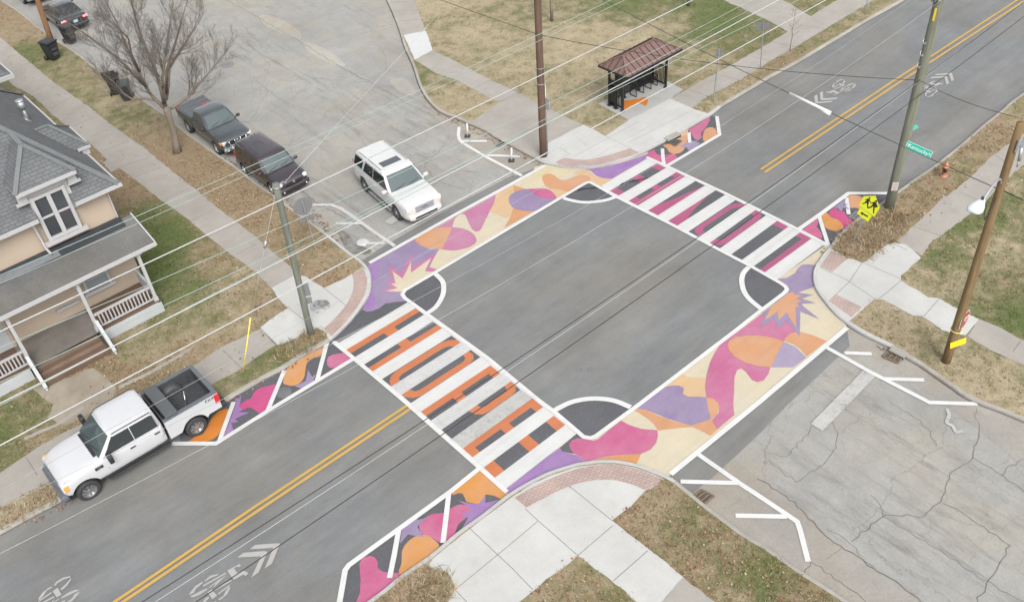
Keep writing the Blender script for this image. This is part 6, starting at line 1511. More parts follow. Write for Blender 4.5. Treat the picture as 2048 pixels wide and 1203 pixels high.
    b = bmesh.new(); bm_box(b, (3.45, (33.12 + HY) / 2, zf - .036), (2.98, HY - 33.12, .08)); part('porch_floor', b, M['grey_floor'])
    b = bmesh.new(); bm_box(b, ((4.9 + fx) / 2, 33.08, .35), (fx - 4.9, .12, .52)); bm_box(b, ((x0 + 1.98) / 2, 33.08, .35), (1.98 - x0, .12, .52)); bm_box(b, (fx - .06, 33.95, .352), (.12, 1.8, .516)); part('porch_base', b, M['white_stone'])
    b = bmesh.new()
    for k, (yy_, zz) in enumerate(((32.92, .54), (32.62, .40), (32.32, .26))): bm_box(b, (3.45, yy_ + .02, (zz + .1) / 2), (2.6 + .02 * k, .34, zz - .08))
    st = part('steps', b, M['brown_wood'])
    b = bmesh.new()
    for yy_, zz in ((32.92, .545), (32.62, .405), (32.32, .265)): bm_box(b, (3.45, yy_ + .06, zz + .006), (2.5, .22, .03))
    part('tread', b, stucco('worn_tread', alb(160, 138, 120), .5), st)
    # low sloped cheeks beside the steps
    for X in (2.08, 4.90):
        b = bmesh.new()
        pts = [(33.3, .1), (33.3, 1.25), (33.0, 1.22), (32.05, .22), (31.98, .1)]
        a_ = [b.verts.new((X - .035, y, z)) for y, z in pts]; c_ = [b.verts.new((X + .035, y, z)) for y, z in pts]; b.faces.new(a_); b.faces.new(c_[::-1])
        for i in range(5): b.faces.new((a_[i], c_[i], c_[(i + 1) % 5], a_[(i + 1) % 5]))
        bm_bar(b, (X, 33.02, 1.26), (X, 31.98, .28), .13, .05)
        part('stair_cheek', b, M['white_stone'])
    # posts
    for X in (-2.4, 2.12, 4.86, 7.40):
        b = bmesh.new(); bm_box(b, (X, 33.2, (zf + 3.12) / 2), (.13, .13, 3.12 - zf)); bm_box(b, (X, 33.2, zf + .09), (.19, .19, .18), bev=.01); bm_box(b, (X, 33.2, 3.13), (.3, .22, .07)); part('post', b, M['white_wood'])
    # railings
    for xa, xb_ in ((4.95, 7.33), (-2.3, 2.05)):
        b = bmesh.new(); bm_bar(b, (xa, 33.2, 1.42), (xb_, 33.2, 1.42), .10, .07); bm_bar(b, (xa, 33.2, .80), (xb_, 33.2, .80), .07, .06)
        n = int((xb_ - xa) / .14)
        for k in range(1, n): bm_box(b, (xa + (xb_ - xa) * k / n, 33.2, 1.11), (.05, .05, .60))
        part('railing', b, M['white_wood'])
    b = bmesh.new(); bm_box(b, (7.42, 34.0, 1.06), (.04, 1.5, .66)); bm_bar(b, (7.42, 33.25, 1.42), (7.42, 34.82, 1.42), .10, .07); part('side_panel', b, M['white_stone'])
    # window and door under the porch
    b = bmesh.new(); bm_box(b, (5.85, HY - .03, 1.95), (.86, .06, .95)); wn = part('window', b, M['blind'])
    b = bmesh.new()
    for X in (5.36, 6.34): bm_box(b, (X, HY - .05, 1.95), (.1, .12, 1.15))
    bm_box(b, (5.85, HY - .054, 2.48), (1.08, .12, .1)); bm_box(b, (5.85, HY - .054, 1.95), (.9, .08, .05)); part('frame', b, M['white_wood'], wn)
    b = bmesh.new(); bm_box(b, (5.85, HY - .1, 1.37), (1.3, .2, .11)); part('sill', b, M['white_wood'], wn)
    b = bmesh.new(); bm_box(b, (4.45, HY - .05, 1.25), (.95, .1, .09)); part('mail_ledge', b, M['white_wood'])
    b = bmesh.new(); bm_box(b, (1.5, HY - .04, 1.7), (1.0, .08, 2.05)); dr = part('door', b, M['white_stone'])
    b = bmesh.new()
    for X in (.95, 2.05): bm_box(b, (X, HY - .05, 1.75), (.12, .14, 2.2))
    bm_box(b, (1.5, HY - .054, 2.82), (1.22, .14, .12)); part('frame', b, M['wall'], dr)
    b = bmesh.new(); bm_box(b, (1.9, HY - .12, 1.65), (.05, .08, .12), bev=.01); part('handle', b, M['metal'], dr)
    # side windows on the right wall
    for yy_ in (37.0, 41.5):
        b = bmesh.new(); bm_box(b, (HX + .02, yy_, 2.0), (.06, .9, 1.3)); wn = part('window', b, M['win_glass'])
        b = bmesh.new()
        for q in (-.5, .5): bm_box(b, (HX + .04, yy_ + q, 2.0), (.1, .1, 1.5))
        for q in (-.7, .7): bm_box(b, (HX + .044, yy_, 2.0 + q), (.1, 1.1, .1))
        part('frame', b, M['white_wood'], wn)
    # corner trim strip
    b = bmesh.new(); bm_box(b, (HX + .005, HY + .02, 4.7), (.05, .05, 1.5)); part('corner_trim', b, M['white_wood'])
house()
def neighbour():
    h = empty('house', (4, 56, BZ)); tag(h, 'neighbouring house of which only a grey roof corner and white eave show', 'house')
    def part(name, bm, mat, parent=h):
        bmesh.ops.translate(bm, vec=(-4, -56, -BZ), verts=bm.verts[:]); return fin(name, bm, mat, parent)
    xe, ye, ze = 8.75, 49.2, 4.95
    b = bmesh.new(); bm_box(b, (1, 54.5, 2.45), (14.4, 9.4, 4.7)); part('wall', b, M['white_wood'])
    b = bmesh.new(); run = 5.0
    slab_roof(b, [(-8, ye, ze), (xe, ye, ze), (xe - run, ye + run, ze + run * .7), (-8, ye + run, ze + run * .7)]); slab_roof(b, [(xe, ye, ze), (xe, ye + 2 * run, ze), (xe - run, ye + run, ze + run * .7)]); slab_roof(b, [(xe, ye + 2 * run, ze), (-8, ye + 2 * run, ze), (-8, ye + run, ze + run * .7), (xe - run, ye + run, ze + run * .7)])
    r = part('roof', b, M['shingle'])
    b = bmesh.new(); bm_bar(b, (-8, ye - .04, ze - .08), (xe + .06, ye - .04, ze - .08), .1, .2); bm_bar(b, (xe + .04, ye - .08, ze - .08), (xe + .04, ye + 10, ze - .08), .08, .16); part('fascia', b, M['white_wood'], r)
    b = bmesh.new(); bm_box(b, (8.22, 51, 2.4), (.05, .9, 1.3)); part('window', b, M['win_glass'])
neighbour()

# ================================================================== bus shelter
M['brown_roof'] = plain('brown_metal_roof', alb(150, 118, 110), .55, .1, var=.06)
M['brown_seam'] = plain('brown_roof_seam', alb(104, 76, 70), .55, var=.05)
def shelter():
    s = empty('bus_shelter', (33.6, 30.4, BZ + .01)); tag(s, 'black framed bus shelter with a brown hipped metal roof', 'bus shelter')
    o = Vector((33.6, 30.4, BZ + .01)); K = M['black_metal']
    def part(nm, b, m, parent=s):
        bmesh.ops.translate(b, vec=-o, verts=b.verts[:]); return fin(nm, b, m, parent)
    xa, xb_, ya, yb = 31.48, 35.56, 29.08, 31.10; ze, zr = 2.62, 3.22; xr0, xr1, ym = 32.2, 34.45, 30.05
    b = bmesh.new()
    slab_roof(b, [(xa, ya, ze), (xb_, ya, ze), (xr1, ym, zr), (xr0, ym, zr)], .04); slab_roof(b, [(xb_, ya, ze), (xb_, yb, ze), (xr1, ym, zr)], .04)
    slab_roof(b, [(xb_, yb, ze), (xa, yb, ze), (xr0, ym, zr), (xr1, ym, zr)], .04); slab_roof(b, [(xa, yb, ze), (xa, ya, ze), (xr0, ym, zr)], .04)
    rf = part('roof', b, M['brown_roof'])
    b = bmesh.new()
    up = Vector((0, 0, .02))
    for p, q in (((xa, ya, ze), (xr0, ym, zr)), ((xa, yb, ze), (xr0, ym, zr)), ((xb_, ya, ze), (xr1, ym, zr)), ((xb_, yb, ze), (xr1, ym, zr)), ((xr0, ym, zr), (xr1, ym, zr))): bm_bar(b, Vector(p) + up, Vector(q) + up, .10, .04)
    part('ridge_cap', b, M['brown_roof'], rf)
    b = bmesh.new()
    def zat_front(x, y, y0):
        return ze + (zr - ze) * abs(y - y0) / abs(ym - y0)
    for k in range(1, 11):
        x = xa + (xb_ - xa) * k / 11
        for y0 in (ya, yb):
            f = min(1, (x - xa) / (xr0 - xa), (xb_ - x) / (xb_ - xr1)); y1 = y0 + (ym - y0) * f
            bm_bar(b, (x, y0, ze + .018), (x, y1, ze + (zr - ze) * f + .018), .035, .045)
    for k in range(1, 6):
        y = ya + (yb - ya) * k / 6; f = min(1, (y - ya) / (ym - ya), (yb - y) / (yb - ym))
        bm_bar(b, (xa, y, ze + .018), (xa + (xr0 - xa) * f, y, ze + (zr - ze) * f + .018), .035, .045); bm_bar(b, (xb_, y, ze + .018), (xb_ + (xr1 - xb_) * f, y, ze + (zr - ze) * f + .018), .035, .045)
    part('roof_seams', b, M['brown_seam'], rf)
    b = bmesh.new()
    for p, q in (((xa, ya), (xb_, ya)), ((xb_, ya), (xb_, yb)), ((xb_, yb), (xa, yb)), ((xa, yb), (xa, ya))): bm_bar(b, (*p, ze - .05), (*q, ze - .05), .09, .09)
    part('gutter', b, K, rf)
    pf, pb = 29.95, 30.90; x1, x2 = 32.07, 35.42
    for x, y in ((x1, pf), (x1, pb), (x2, pf), (x2, pb), (x1, (pf + pb) / 2), (33.2, pb), (34.3, pb)):
        b = bmesh.new(); bm_box(b, (x, y, 1.33), (.10, .10, 2.44)); bm_box(b, (x, y, .15), (.2, .2, .03)); part('post', b, K)
    b = bmesh.new()
    for y in (pf, pb): bm_bar(b, (x1, y, 2.5), (x2, y, 2.5), .1, .1)
    for x in (x1, x2): bm_bar(b, (x, pf, 2.5), (x, pb, 2.5), .1, .1)
    part('beam', b, K)
    def panel(p, q, z0=.35, z1=1.35, nb=None):
        b = bmesh.new(); p = Vector((*p, 0)); q = Vector((*q, 0)); Lq = (q - p).length; n = nb or int(Lq / .085)
        for z in (z0, z1): bm_bar(b, p + Vector((0, 0, z)), q + Vector((0, 0, z)), .05, .09)
        for k in range(1, n): c = p.lerp(q, k / n); bm_box(b, (c.x, c.y, (z0 + z1) / 2), (.035 if abs(q.x - p.x) > .1 else .03, .035, z1 - z0))
        part('panel', b, K)
    panel((x1, pf), (x1, pb), nb=10); panel((x2, pf), (x2, pb), nb=10); panel((x1, pb), (33.2, pb)); panel((33.2, pb), (34.3, pb)); panel((34.3, pb), (x2, pb))
    b = bmesh.new(); bm_box(b, (x1, 30.66, .95), (.05, .40, 1.5)); bm_box(b, (x1, 30.2, 1.9), (.04, .3, .7)); part('side_board', b, K)
    b = bmesh.new(); bm_box(b, (x2 + .08, pf - .02, 1.75), (.05, .10, .75), bev=.01); part('timetable', b, plain('timetable_white', (.35, .36, .36), .4, var=.05))
    b = bmesh.new()
    for y in np.linspace(30.45, 30.83, 5): bm_box(b, (34.45, y, .585), (1.75, .055, .03))
    for z in (.75, .9): bm_box(b, (34.45, 30.86, z), (1.75, .03, .07))
    bench = part('bench', b, K)
    for x in (33.62, 34.2, 34.78, 35.28):
        b = bmesh.new()
        for y in (30.42, 30.84): bm_bar(b, (x, y, .14), (x, y, .80 if y < 30.5 else .57), .035, .035)
        bm_bar(b, (x, 30.42, .155), (x, 30.84, .155), .035, .035); bm_bar(b, (x, 30.42, .80), (x, 30.84, .80), .035, .035); part('leg', b, K, bench)
shelter()

# ================================================================== poles, lamps, signs
def wood(name, base, grain=.25):
    s = Sh(name, .85); st = s.noise(1.0, 6, .7, s.mapv((7, 7, .5))); st2 = s.noise(1.0, 4, .6, s.mapv((22, 22, 1.2)))
    c = s.scale(base, s.rng(st, .3, .7, 1 - grain, 1 + grain)); c = s.scale(c, s.rng(st2, .3, .7, 1 - grain * .8, 1 + grain * .8))
    c = s.mix(s.rng(s.noise(1.0, 5, .7, s.mapv((14, 14, .8), 0, (3, 3, 3))), .64, .7, 0, .7), c, tuple(v * .4 for v in base))
    return s.out(c, st2, .02, .5)
M['pole_brown'] = wood('pole_dark_brown', alb(134, 108, 92))
M['pole_green'] = wood('pole_weathered_green', alb(158, 160, 142))
M['pole_green2'] = wood('pole_weathered_grey_green', alb(146, 150, 138))
M['pole_tan'] = wood('pole_tan', alb(166, 138, 98))
M['pole_orange'] = wood('pole_orange_tan', alb(178, 134, 96))
M['wire_white'] = plain('wire_pale', (.30, .31, .31), .45, var=0)
M['wire_green'] = plain('wire_greenish', (.20, .27, .24), .45, var=0)
M['wire_black'] = plain('wire_black', (.012, .012, .013), .5, var=0)
M['wire_grey'] = plain('wire_grey', (.22, .23, .23), .45, var=0)
def pole(label, base_px, top_px, z_top, r0, r1, mat, bpx_z=BZ):
    bx_, by_ = G(*base_px, BZ)
    t = near_axis(bx_, by_, *top_px); b = Vector((bx_, by_, BZ)); d = t - b
    top = b + d * ((z_top - BZ) / d.z)
    e = empty('utility_pole', b); tag(e, label, 'utility pole', 'wooden utility poles')
    bm = bmesh.new(); n = 9
    bm_tube(bm, [(top - b) * (k / n) + (Vector((0, 0, -.3)) if k == 0 else Vector((0, 0, 0))) for k in range(n + 1)], [r0 + (r1 - r0) * k / n for k in range(n + 1)], 14)
    fin('pole', bm, mat, e, True)
    e['_b'] = 0; del e['_b']
    return e, b, (top - b)
def on(b, d, z): return b + d * ((z - BZ) / d.z)
def arm(e, b, d, z, half, dirv=(0, 1, 0), mat=None, name='cross_arm'):
    c = on(b, d, z) - b; v = Vector(dirv).normalized()
    bm = bmesh.new(); bm_bar(bm, c - v * half, c + v * half, .10, .13); a = fin(name, bm, mat or M['pole_brown'], e)
    for k in (-.9, -.45, .45, .9):
        bm = bmesh.new(); p = c + v * half * k + Vector((0, 0, .07)); bm_lathe(bm, [(.02, 0), (.02, .06), (.05, .07), (.03, .1), (.055, .12), (.02, .18), (0, .18)], 10, Matrix.Translation(p)); fin('insulator', bm, M['metal'], a)
# centre pole by the shelter corner
e1_, b1, d1 = pole('tall dark brown utility pole standing on the corner by the bus shelter', (1087, 312), (1075, 0), 13.2, .185, .14, M['pole_brown'])
arm(e1_, b1, d1, 12.9, 1.1)
bm = bmesh.new(); bm_box(bm, on(b1, d1, 3.0) - b1 + Vector((.17, -.12, 0)), (.06, .40, .62), (0, 0, .3), .01); fin('meter_box', bm, M['metal'], e1_)
bm = bmesh.new()
for z in (4.9, 4.1): bm_tube(bm, [on(b1, d1, z) - b1 + Vector((.2 * math.cos(a), .2 * math.sin(a), 0)) for a in np.linspace(0, 2 * math.pi, 13)], .014, 5, False)
bm_tube(bm, [on(b1, d1, .2) - b1 + Vector((.2, -.1, 0)), on(b1, d1, 4) - b1 + Vector((.19, -.1, 0))], .02, 6); fin('strap', bm, M['metal'], e1_)
# big pole on the right
e2_, b2, d2 = pole('thick weathered green grey pole beside the school crossing sign', (1778, 414), (1878, 0), 14.6, .215, .16, M['pole_green'])
arm(e2_, b2, d2, 13.6, 1.5); arm(e2_, b2, d2, 12.5, 1.4)
bm = bmesh.new(); bm_box(bm, on(b2, d2, 1.35) - b2 + Vector((-.17, -.12, 0)), (.02, .26, .42), (0, 0, .75), .002)
fin('paper_notice', bm, plain('paper', alb(238, 230, 226), .7, var=.05), e2_)
bm = bmesh.new()
for k in range(7): bm_box(bm, on(b2, d2, 1.20 + k * .05) - b2 + Vector((-.182, -.129, 0)), (.006, .17, .008), (0, 0, .75))
fin('notice_lines', bm, plain('notice_ink', alb(205, 150, 145), .8, var=0), e2_)
bm = bmesh.new()
for z in (8.0, 7.5, 7.0): 
    c = on(b2, d2, z) - b2 + Vector((-.25, .06, 0)); bm_tube(bm, [c + Vector((.08 * math.cos(a), .05 * math.sin(a), .09 * math.sin(a))) for a in np.linspace(.6, 5.9, 10)], .02, 5)
fin('wire_clamp', bm, M['metal'], e2_)
bm = bmesh.new(); bm_box(bm, on(b2, d2, 9.1) - b2 + Vector((-.19, -.05, 0)), (.02, .07, .5)); fin('marker_strip', bm, plain('yellow_marker', (.62, .45, .03), .6, var=.05), e2_)
bm = bmesh.new()
for y in (-.12, .0, .12): bm_tube(bm, [on(b2, d2, 9.72) - b2 + Vector((-.26, y, -.12)), on(b2, d2, 9.72) - b2 + Vector((-.26, y, .16))], .05, 8)
bm_box(bm, on(b2, d2, 9.72) - b2 + Vector((-.2, 0, .0)), (.1, .34, .06)); fin('bracket', bm, M['metal'], e2_)
# leaning left pole
e3_, b3, d3 = pole('thin weathered pole beside the new slab with the round manhole', (622, 668), (551, 367), 7.3, .135, .12, M['pole_green2'])
for z, sz in ((2.35, .62), (1.8, .3)):
    bm = bmesh.new(); bm_box(bm, on(b3, d3, z) - b3 + Vector((.17, -.03, 0)), (.05, .34, sz), (0, 0, 1.1), .01); fin('side_plate', bm, M['metal_sign_back'], e3_)
bm = bmesh.new(); c = on(b3, d3, 7.15) - b3
bm_tube(bm, [c + Vector((.13 * math.cos(a), .13 * math.sin(a), .0)) for a in np.linspace(0, 2 * math.pi, 13)], .02, 5, False); bm_tube(bm, [c, c + Vector((.35, .1, .0))], .03, 6); bm_tube(bm, [c + Vector((.35, .1, 0)), c + Vector((.42, .12, -.12)), c + Vector((.5, .14, .0))], .02, 5); fin('clamp', bm, M['metal'], e3_)
# right tan pole with lamp
e4_, b4, d4 = pole('tan utility pole carrying the street lamp and the stop sign', (1892, 722), (2040, 252), 10.0, .165, .12, M['pole_tan'])
topc = on(b4, d4, 9.3) - b4
bm = bmesh.new(); bm_box(bm, topc + Vector((-.02, -.14, 0)), (.22, .06, .42), bev=.01); bm_bar(bm, topc + Vector((.0, -.2, .0)), topc + Vector((.35, -.3, .9)), .09, .09); bm_bar(bm, topc + Vector((.1, -.22, -.1)), topc + Vector((.5, -.4, .1)), .05, .05); bm_tube(bm, [topc + Vector((.1, -.2, -.1)), topc + Vector((.08, -.25, -.55))], .05, 8); bm_tube(bm, [topc + Vector((.08, -.25, -.55)), topc + Vector((.06, -.26, -.75))], .025, 6); fin('hardware', bm, M['metal'], e4_)
bm = bmesh.new(); bm_tube(bm, [on(b4, d4, .3) - b4 + Vector((.17, -.1, 0)), on(b4, d4, 2.2) - b4 + Vector((.16, -.1, 0))], .015, 5); fin('ground_wire', bm, M['wire_white'], e4_)
# far left pole
e5_, b5, d5 = pole('orange tan pole leaning over the bin behind the dark sedan', (103, 84), (75, 0), 9.5, .17, .14, M['pole_orange'])

# street lamp on the tan pole
za = 7.75; pa = on(b4, d4, za)
lampc = Vector((G(1966, 400, za + .35)[0], G(1966, 400, za + .35)[1], za + .35))
e = empty('street_lamp', pa); tag(e, 'white street lamp on a curved arm fixed to the tan pole', 'street lamp')
v = lampc - pa; mid = Vector((v.x * .35, v.y * .35, .55))
pts = [Vector((0, 0, 0)), Vector((v.x * .12, v.y * .12, .28)), mid, Vector((v.x * .72, v.y * .72, .52)), v * .98]
sm_ = []
for i in range(len(pts) - 1):
    for k in range(5):
        t = k / 5; p0, p1, p2, p3 = pts[max(0, i - 1)], pts[i], pts[i + 1], pts[min(len(pts) - 1, i + 2)]
        sm_.append(.5 * ((2 * p1) + (-p0 + p2) * t + (2 * p0 - 5 * p1 + 4 * p2 - p3) * t * t + (-p0 + 3 * p1 - 3 * p2 + p3) * t ** 3))
bm = bmesh.new(); bm_tube(bm, sm_ + [pts[-1]], .035, 8); bm_bar(bm, (0, 0, -.25), (0, 0, .1), .09, .09); fin('lamp_arm', bm, M['metal'], e, True)
h_ = v.normalized(); h_ = Vector((h_.x, h_.y, 0)).normalized(); sdv = Vector((-h_.y, h_.x, 0))
bm = bmesh.new(); rows = []
for t, w_, z0_, z1_ in ((-.05, .07, -.05, .06), (.12, .11, -.09, .09), (.35, .2, -.12, .10), (.55, .235, -.13, .08), (.66, .2, -.12, .03), (.7, .1, -.1, -.02)):
    c = v + h_ * t; rows.append([c + sdv * (w_ * math.cos(a)) + Vector((0, 0, (z0_ + z1_) / 2 + (z1_ - z0_) / 2 * math.sin(a))) for a in np.linspace(0, 2 * math.pi, 13)[:-1]])
ring_loft(bm, rows); fin('lamp_head', bm, plain('lamp_white', (.42, .46, .50), .35, var=.02), e, True)
bm = bmesh.new(); bm_tube(bm, [v + h_ * .1 + Vector((0, 0, .08)), v + h_ * .1 + Vector((0, 0, .17))], .045, 10); fin('photocell', bm, M['trim'], e)
bm = bmesh.new(); bm_tube(bm, [(0, 0, -.1), Vector((v.x * .2, v.y * .2, -.75)), Vector((v.x * .45, v.y * .45, -.9)), Vector((v.x * .62, v.y * .62, -.45)), Vector((v.x * .6, v.y * .6, .1))], .012, 5); fin('cable_loop', bm, M['wire_black'], e)

# signs
def octagon(r): return [(r * math.cos(math.pi / 8 + k * math.pi / 4), r * math.sin(math.pi / 8 + k * math.pi / 4)) for k in range(8)]
def plate(parent, name, pts2, M4, th, mat):
    bm = bmesh.new(); bm_prism(bm, pts2, 0, th); bmesh.ops.transform(bm, matrix=M4, verts=bm.verts[:]); return fin(name, bm, mat, parent)
def face(p, normal, roll=0.0):
    """frame whose local z looks along normal, local y up"""
    z = Vector(normal).normalized(); x = Vector((0, 0, 1)).cross(z).normalized(); y = z.cross(x)
    return Matrix.Translation(p) @ Matrix((x, y, z)).transposed().to_4x4() @ Matrix.Rotation(roll, 4, 'Z')
def post(parent, top, base=(0, 0, 0), w=.055):
    bm = bmesh.new(); bm_bar(bm, Vector(base) + Vector((0, 0, -.2)), top, w, w * .6); return fin('post', bm, M['metal'], parent)
# stop sign seen from behind, leaning
sb = Vector((*G(632, 498, BZ), BZ)); st = near_axis(sb.x, sb.y, 604, 403) - sb
e = empty('road_sign', sb); tag(e, 'leaning stop sign seen from its grey back on the verge beside the side street', 'road sign')
post(e, st * 1.0); n_ = Vector((.12, .97, .1)); fr = face(st * .90 + Vector((0, .05, 0)), n_, .12)
plate(e, 'sign_plate', octagon(.47), fr @ Matrix.Translation((0, 0, 0)), .006, M['metal_sign_back'])
plate(e, 'sign_face', octagon(.45), fr @ Matrix.Translation((0, 0, .007)), .002, plain('stop_red', (.42, .02, .025), .4, var=.03))
plate(e, 'lower_plate', [(-.33, -.13), (.33, -.13), (.33, .13), (-.33, .13)], face(st * .64 + Vector((0, .05, 0)), n_, .1), .006, M['metal_sign_back'])
# stop sign on the tan pole, edge on
ps = on(b4, d4, 1.95) + Vector((.22, -.10, .12))
e = empty('road_sign', ps); tag(e, 'red stop sign strapped edge on to the tan pole above a yellow plate', 'road sign')
nrm = Vector((.06, -1.0, .02)); fr = face(Vector((0, 0, .0)), nrm, -.1)
plate(e, 'sign_back', octagon(.40), fr, .006, plain('white_rim', (.5, .5, .5), .5, var=0)); plate(e, 'sign_face', octagon(.37), fr @ Matrix.Translation((0, 0, .007)), .003, plain('stop_red2', (.30, .03, .04), .4, var=.05))
t_ = text(e, 'lettering', 'STOP', (0, 0, 0), (0, 0, 0), .26, plain('sign_white', (.5, .5, .5), .5, var=0)); t_.matrix_local = fr @ Matrix.Translation((0, 0, .012))
bm = bmesh.new(); c = Vector((-.2, .08, -.38)); bm_tube(bm, [c + Vector((.2 * math.cos(a), .2 * math.sin(a), 0)) for a in np.linspace(0, 2 * math.pi, 15)], .014, 5, False); fin('strap', bm, plain('strap_yellow', (.6, .5, .12), .5, var=0), e)
py_ = on(b4, d4, 1.15) + Vector((.02, -.20, 0))
e = empty('road_sign', py_); tag(e, 'yellow rectangular plate below the stop sign on the tan pole', 'road sign')
fr = face(Vector((0, 0, 0)), Vector((-.45, -1, .2)), .06)
plate(e, 'sign_plate', [(-.32, -.12), (.32, -.12), (.32, .12), (-.32, .12)], fr, .006, plain('plate_yellow', (.75, .46, .01), .45, var=.03))
bm = bmesh.new()
for k, w_ in ((.03, .2), (-.04, .26)): bm_box(bm, (0, k, .008), (w_ * 1.6, .018, .002))
bmesh.ops.transform(bm, matrix=fr, verts=bm.verts[:]); fin('lettering', bm, plain('plate_ink', (.35, .2, .01), .6, var=0), e)
# school crossing sign
sb = Vector((*G(1703, 487, BZ), BZ))
def at_h(px, py, z): x, y = G(px, py, z); return Vector((x, y, z))
pc = at_h(*T('h', [(1108, 322)])[0], 2.45)
e = empty('road_sign', sb); tag(e, 'bright yellow school crossing sign with two walking figures and an arrow plate', 'road sign')
v = pc - sb; post(e, v * 1.1)
fr = face(v + Vector((-.05, 0, 0)), Vector((-1, 0, 0)), -.27)
Yl = plain('fluorescent_yellow', (.62, .66, .02), .45, var=.02)
Yd = plain('fluorescent_rim', (.48, .52, .01), .45, var=.02)
pent = [(-.40, -.40), (.40, -.40), (.40, .12), (0, .50), (-.40, .12)]
plate(e, 'sign_plate', pent, fr, .006, Yd); plate(e, 'sign_face', [(x * .94, y * .94) for x, y in pent], fr @ Matrix.Translation((0, 0, .007)), .002, Yl)
ink = plain('sign_ink', (.012, .012, .008), .6, var=0)
bm = bmesh.new()
def person(ox, oy, s, skirt):
    P = lambda pts: [(ox + x * s, oy + y * s) for x, y in pts]
    hd = [(ox + .05 * s * math.cos(a), oy + .31 * s + .055 * s * math.sin(a)) for a in np.linspace(0, 2 * math.pi, 11)[:-1]]
    sh = [hd, P([(-.07, .24), (.07, .24), (.06, .02), (-.07, .02)]), P([(.05, .22), (.2, .1), (.17, .07), (.03, .16)]), P([(-.06, .22), (-.17, .05), (-.14, .03), (-.03, .15)])]
    sh += [P([(-.02, .04), (.05, .04), (.14, -.15), (.2, -.3), (.15, -.32), (.07, -.16)]), P([(-.06, .04), (.02, .04), (-.04, -.14), (-.15, -.29), (-.2, -.26), (-.1, -.12)])]
    if skirt: sh.append(P([(-.07, .08), (.07, .08), (.12, -.08), (-.12, -.08)]))
    else: sh.append(P([(.06, .12), (.14, .12), (.14, .0), (.06, .0)]))
    for k, q in enumerate(sh): bm_prism(bm, q, .010 + .0004 * k, .012 + .0004 * k)
person(.14, .02, .92, False); person(-.15, .0, .78, True)
bmesh.ops.transform(bm, matrix=fr, verts=bm.verts[:]); fin('figures', bm, ink, e)
fr2 = fr @ Matrix.Translation((-.0, -.62, .0))
plate(e, 'arrow_plate', [(-.29, -.19), (.29, -.19), (.29, .19), (-.29, .19)], fr2 @ Matrix.Translation((0, 0, -.01)), .006, Yd); plate(e, 'arrow_face', [(-.27, -.17), (.27, -.17), (.27, .17), (-.27, .17)], fr2 @ Matrix.Translation((0, 0, -.003)), .002, Yl)
bm = bmesh.new(); bm_prism(bm, [(-.17, -.10), (-.05, .03), (-.07, .01), (-.03, .0), (.14, .06), (.12, .12), (-.06, .05), (-.13, .10)][:0] or [(-.18, -.04), (-.08, .08), (-.075, .03), (.17, .07), (.18, .0), (-.06, -.04), (-.055, -.10)], .0, .003)
bmesh.ops.transform(bm, matrix=fr2, verts=bm.verts[:]); fin('arrow', bm, ink, e)
# signs along the far pavement
def back_sign(label, bpx, tpx, w_, h__, nrm, n=1, mat=None):
    sb = Vector((*G(*bpx, BZ), BZ)); v = near_axis(sb.x, sb.y, *tpx) - sb
    e = empty('road_sign', sb); tag(e, label, 'road sign'); post(e, v)
    for k in range(n):
        fr = face(v - Vector((0, 0, h__ / 2 + k * (h__ + .03))) + Vector(nrm).normalized() * .03, nrm); plate(e, 'sign_plate', [(-w_ / 2, -h__ / 2), (w_ / 2, -h__ / 2), (w_ / 2, h__ / 2), (-w_ / 2, h__ / 2)], fr, .006, mat or M['metal_sign_back'])
    return e
back_sign('narrow grey sign on a thin post by the sidewalk nearest the bus shelter', (1426, 203), (1439, 98), .30, .46, (.75, .62, .1))
back_sign('wide grey sign back on a thin post between the bus shelter and the sapling', (1521, 136), (1527, 45), .72, .46, (.8, .55, .1), 1)
back_sign('thin dark sign post cut off at the top edge of the picture', (1731, 28), (1740, -40), .3, .45, (.8, .4, 0))
# small green name sign behind the big pole
c = at_h(1824, 260, 1.8); e = empty('road_sign', (c.x, c.y, BZ)); tag(e, 'small green street name sign glimpsed behind the thick pole', 'road sign')
G_ = plain('sign_green', (.0, .26, .17), .4, var=.03)
bm = bmesh.new(); bm_bar(bm, (0, 0, -.1), (0, 0, 1.9), .04, .04); fin('post', bm, M['metal'], e)
fr = face(Vector((0, 0, 1.75)), Vector((-.7, -.6, .4)), .5); plate(e, 'sign_plate', [(-.25, -.09), (.25, -.09), (.25, .09), (-.25, .09)], fr, .006, G_)
t_ = text(e, 'lettering', 'St', (0, 0, 0), (0, 0, 0), .13, plain('sign_white2', (.5, .5, .5), .5, var=0)); t_.matrix_local = fr @ Matrix.Translation((0, 0, .008))

# ================================================================== wires
def wire(label, pts, r, mat, name='overhead_wire', sag=0.0):
    P = [Vector(p) for p in pts]
    if sag:
        Q = []
        for a, b in zip(P, P[1:]):
            for k in range(10): t = k / 10; q = a.lerp(b, t); q.z -= sag * 4 * t * (1 - t); Q.append(q)
        P = Q + [P[-1]]
    bm = bmesh.new(); bm_tube(bm, P, r, 5); o = fin(name, bm, mat, None, True); tag(o, label, 'overhead wire', 'overhead wires'); return o
def run(px, y, z_ext=(0, 0)):
    P = [onY(a, b, y) for a, b in px]; P.sort(key=lambda p: p.x)
    # least squares parabola through the sightings, so that the cable hangs in one smooth curve
    x = np.array([p.x for p in P]); z = np.array([p.z for p in P]); c = np.polyfit(x, z, 2 if len(P) > 3 else 1)
    if len(c) == 3 and c[0] < 0: c = np.polyfit(x, z, 1)
    xs = np.linspace(-22, 62, 40); return [(float(t), y, float(np.polyval(c, t))) for t in xs]
WA = [(0, 892), (160, 802), (512, 618), (712, 512), (1024, 345), (1244, 223), (1427, 123), (1653, 0)]
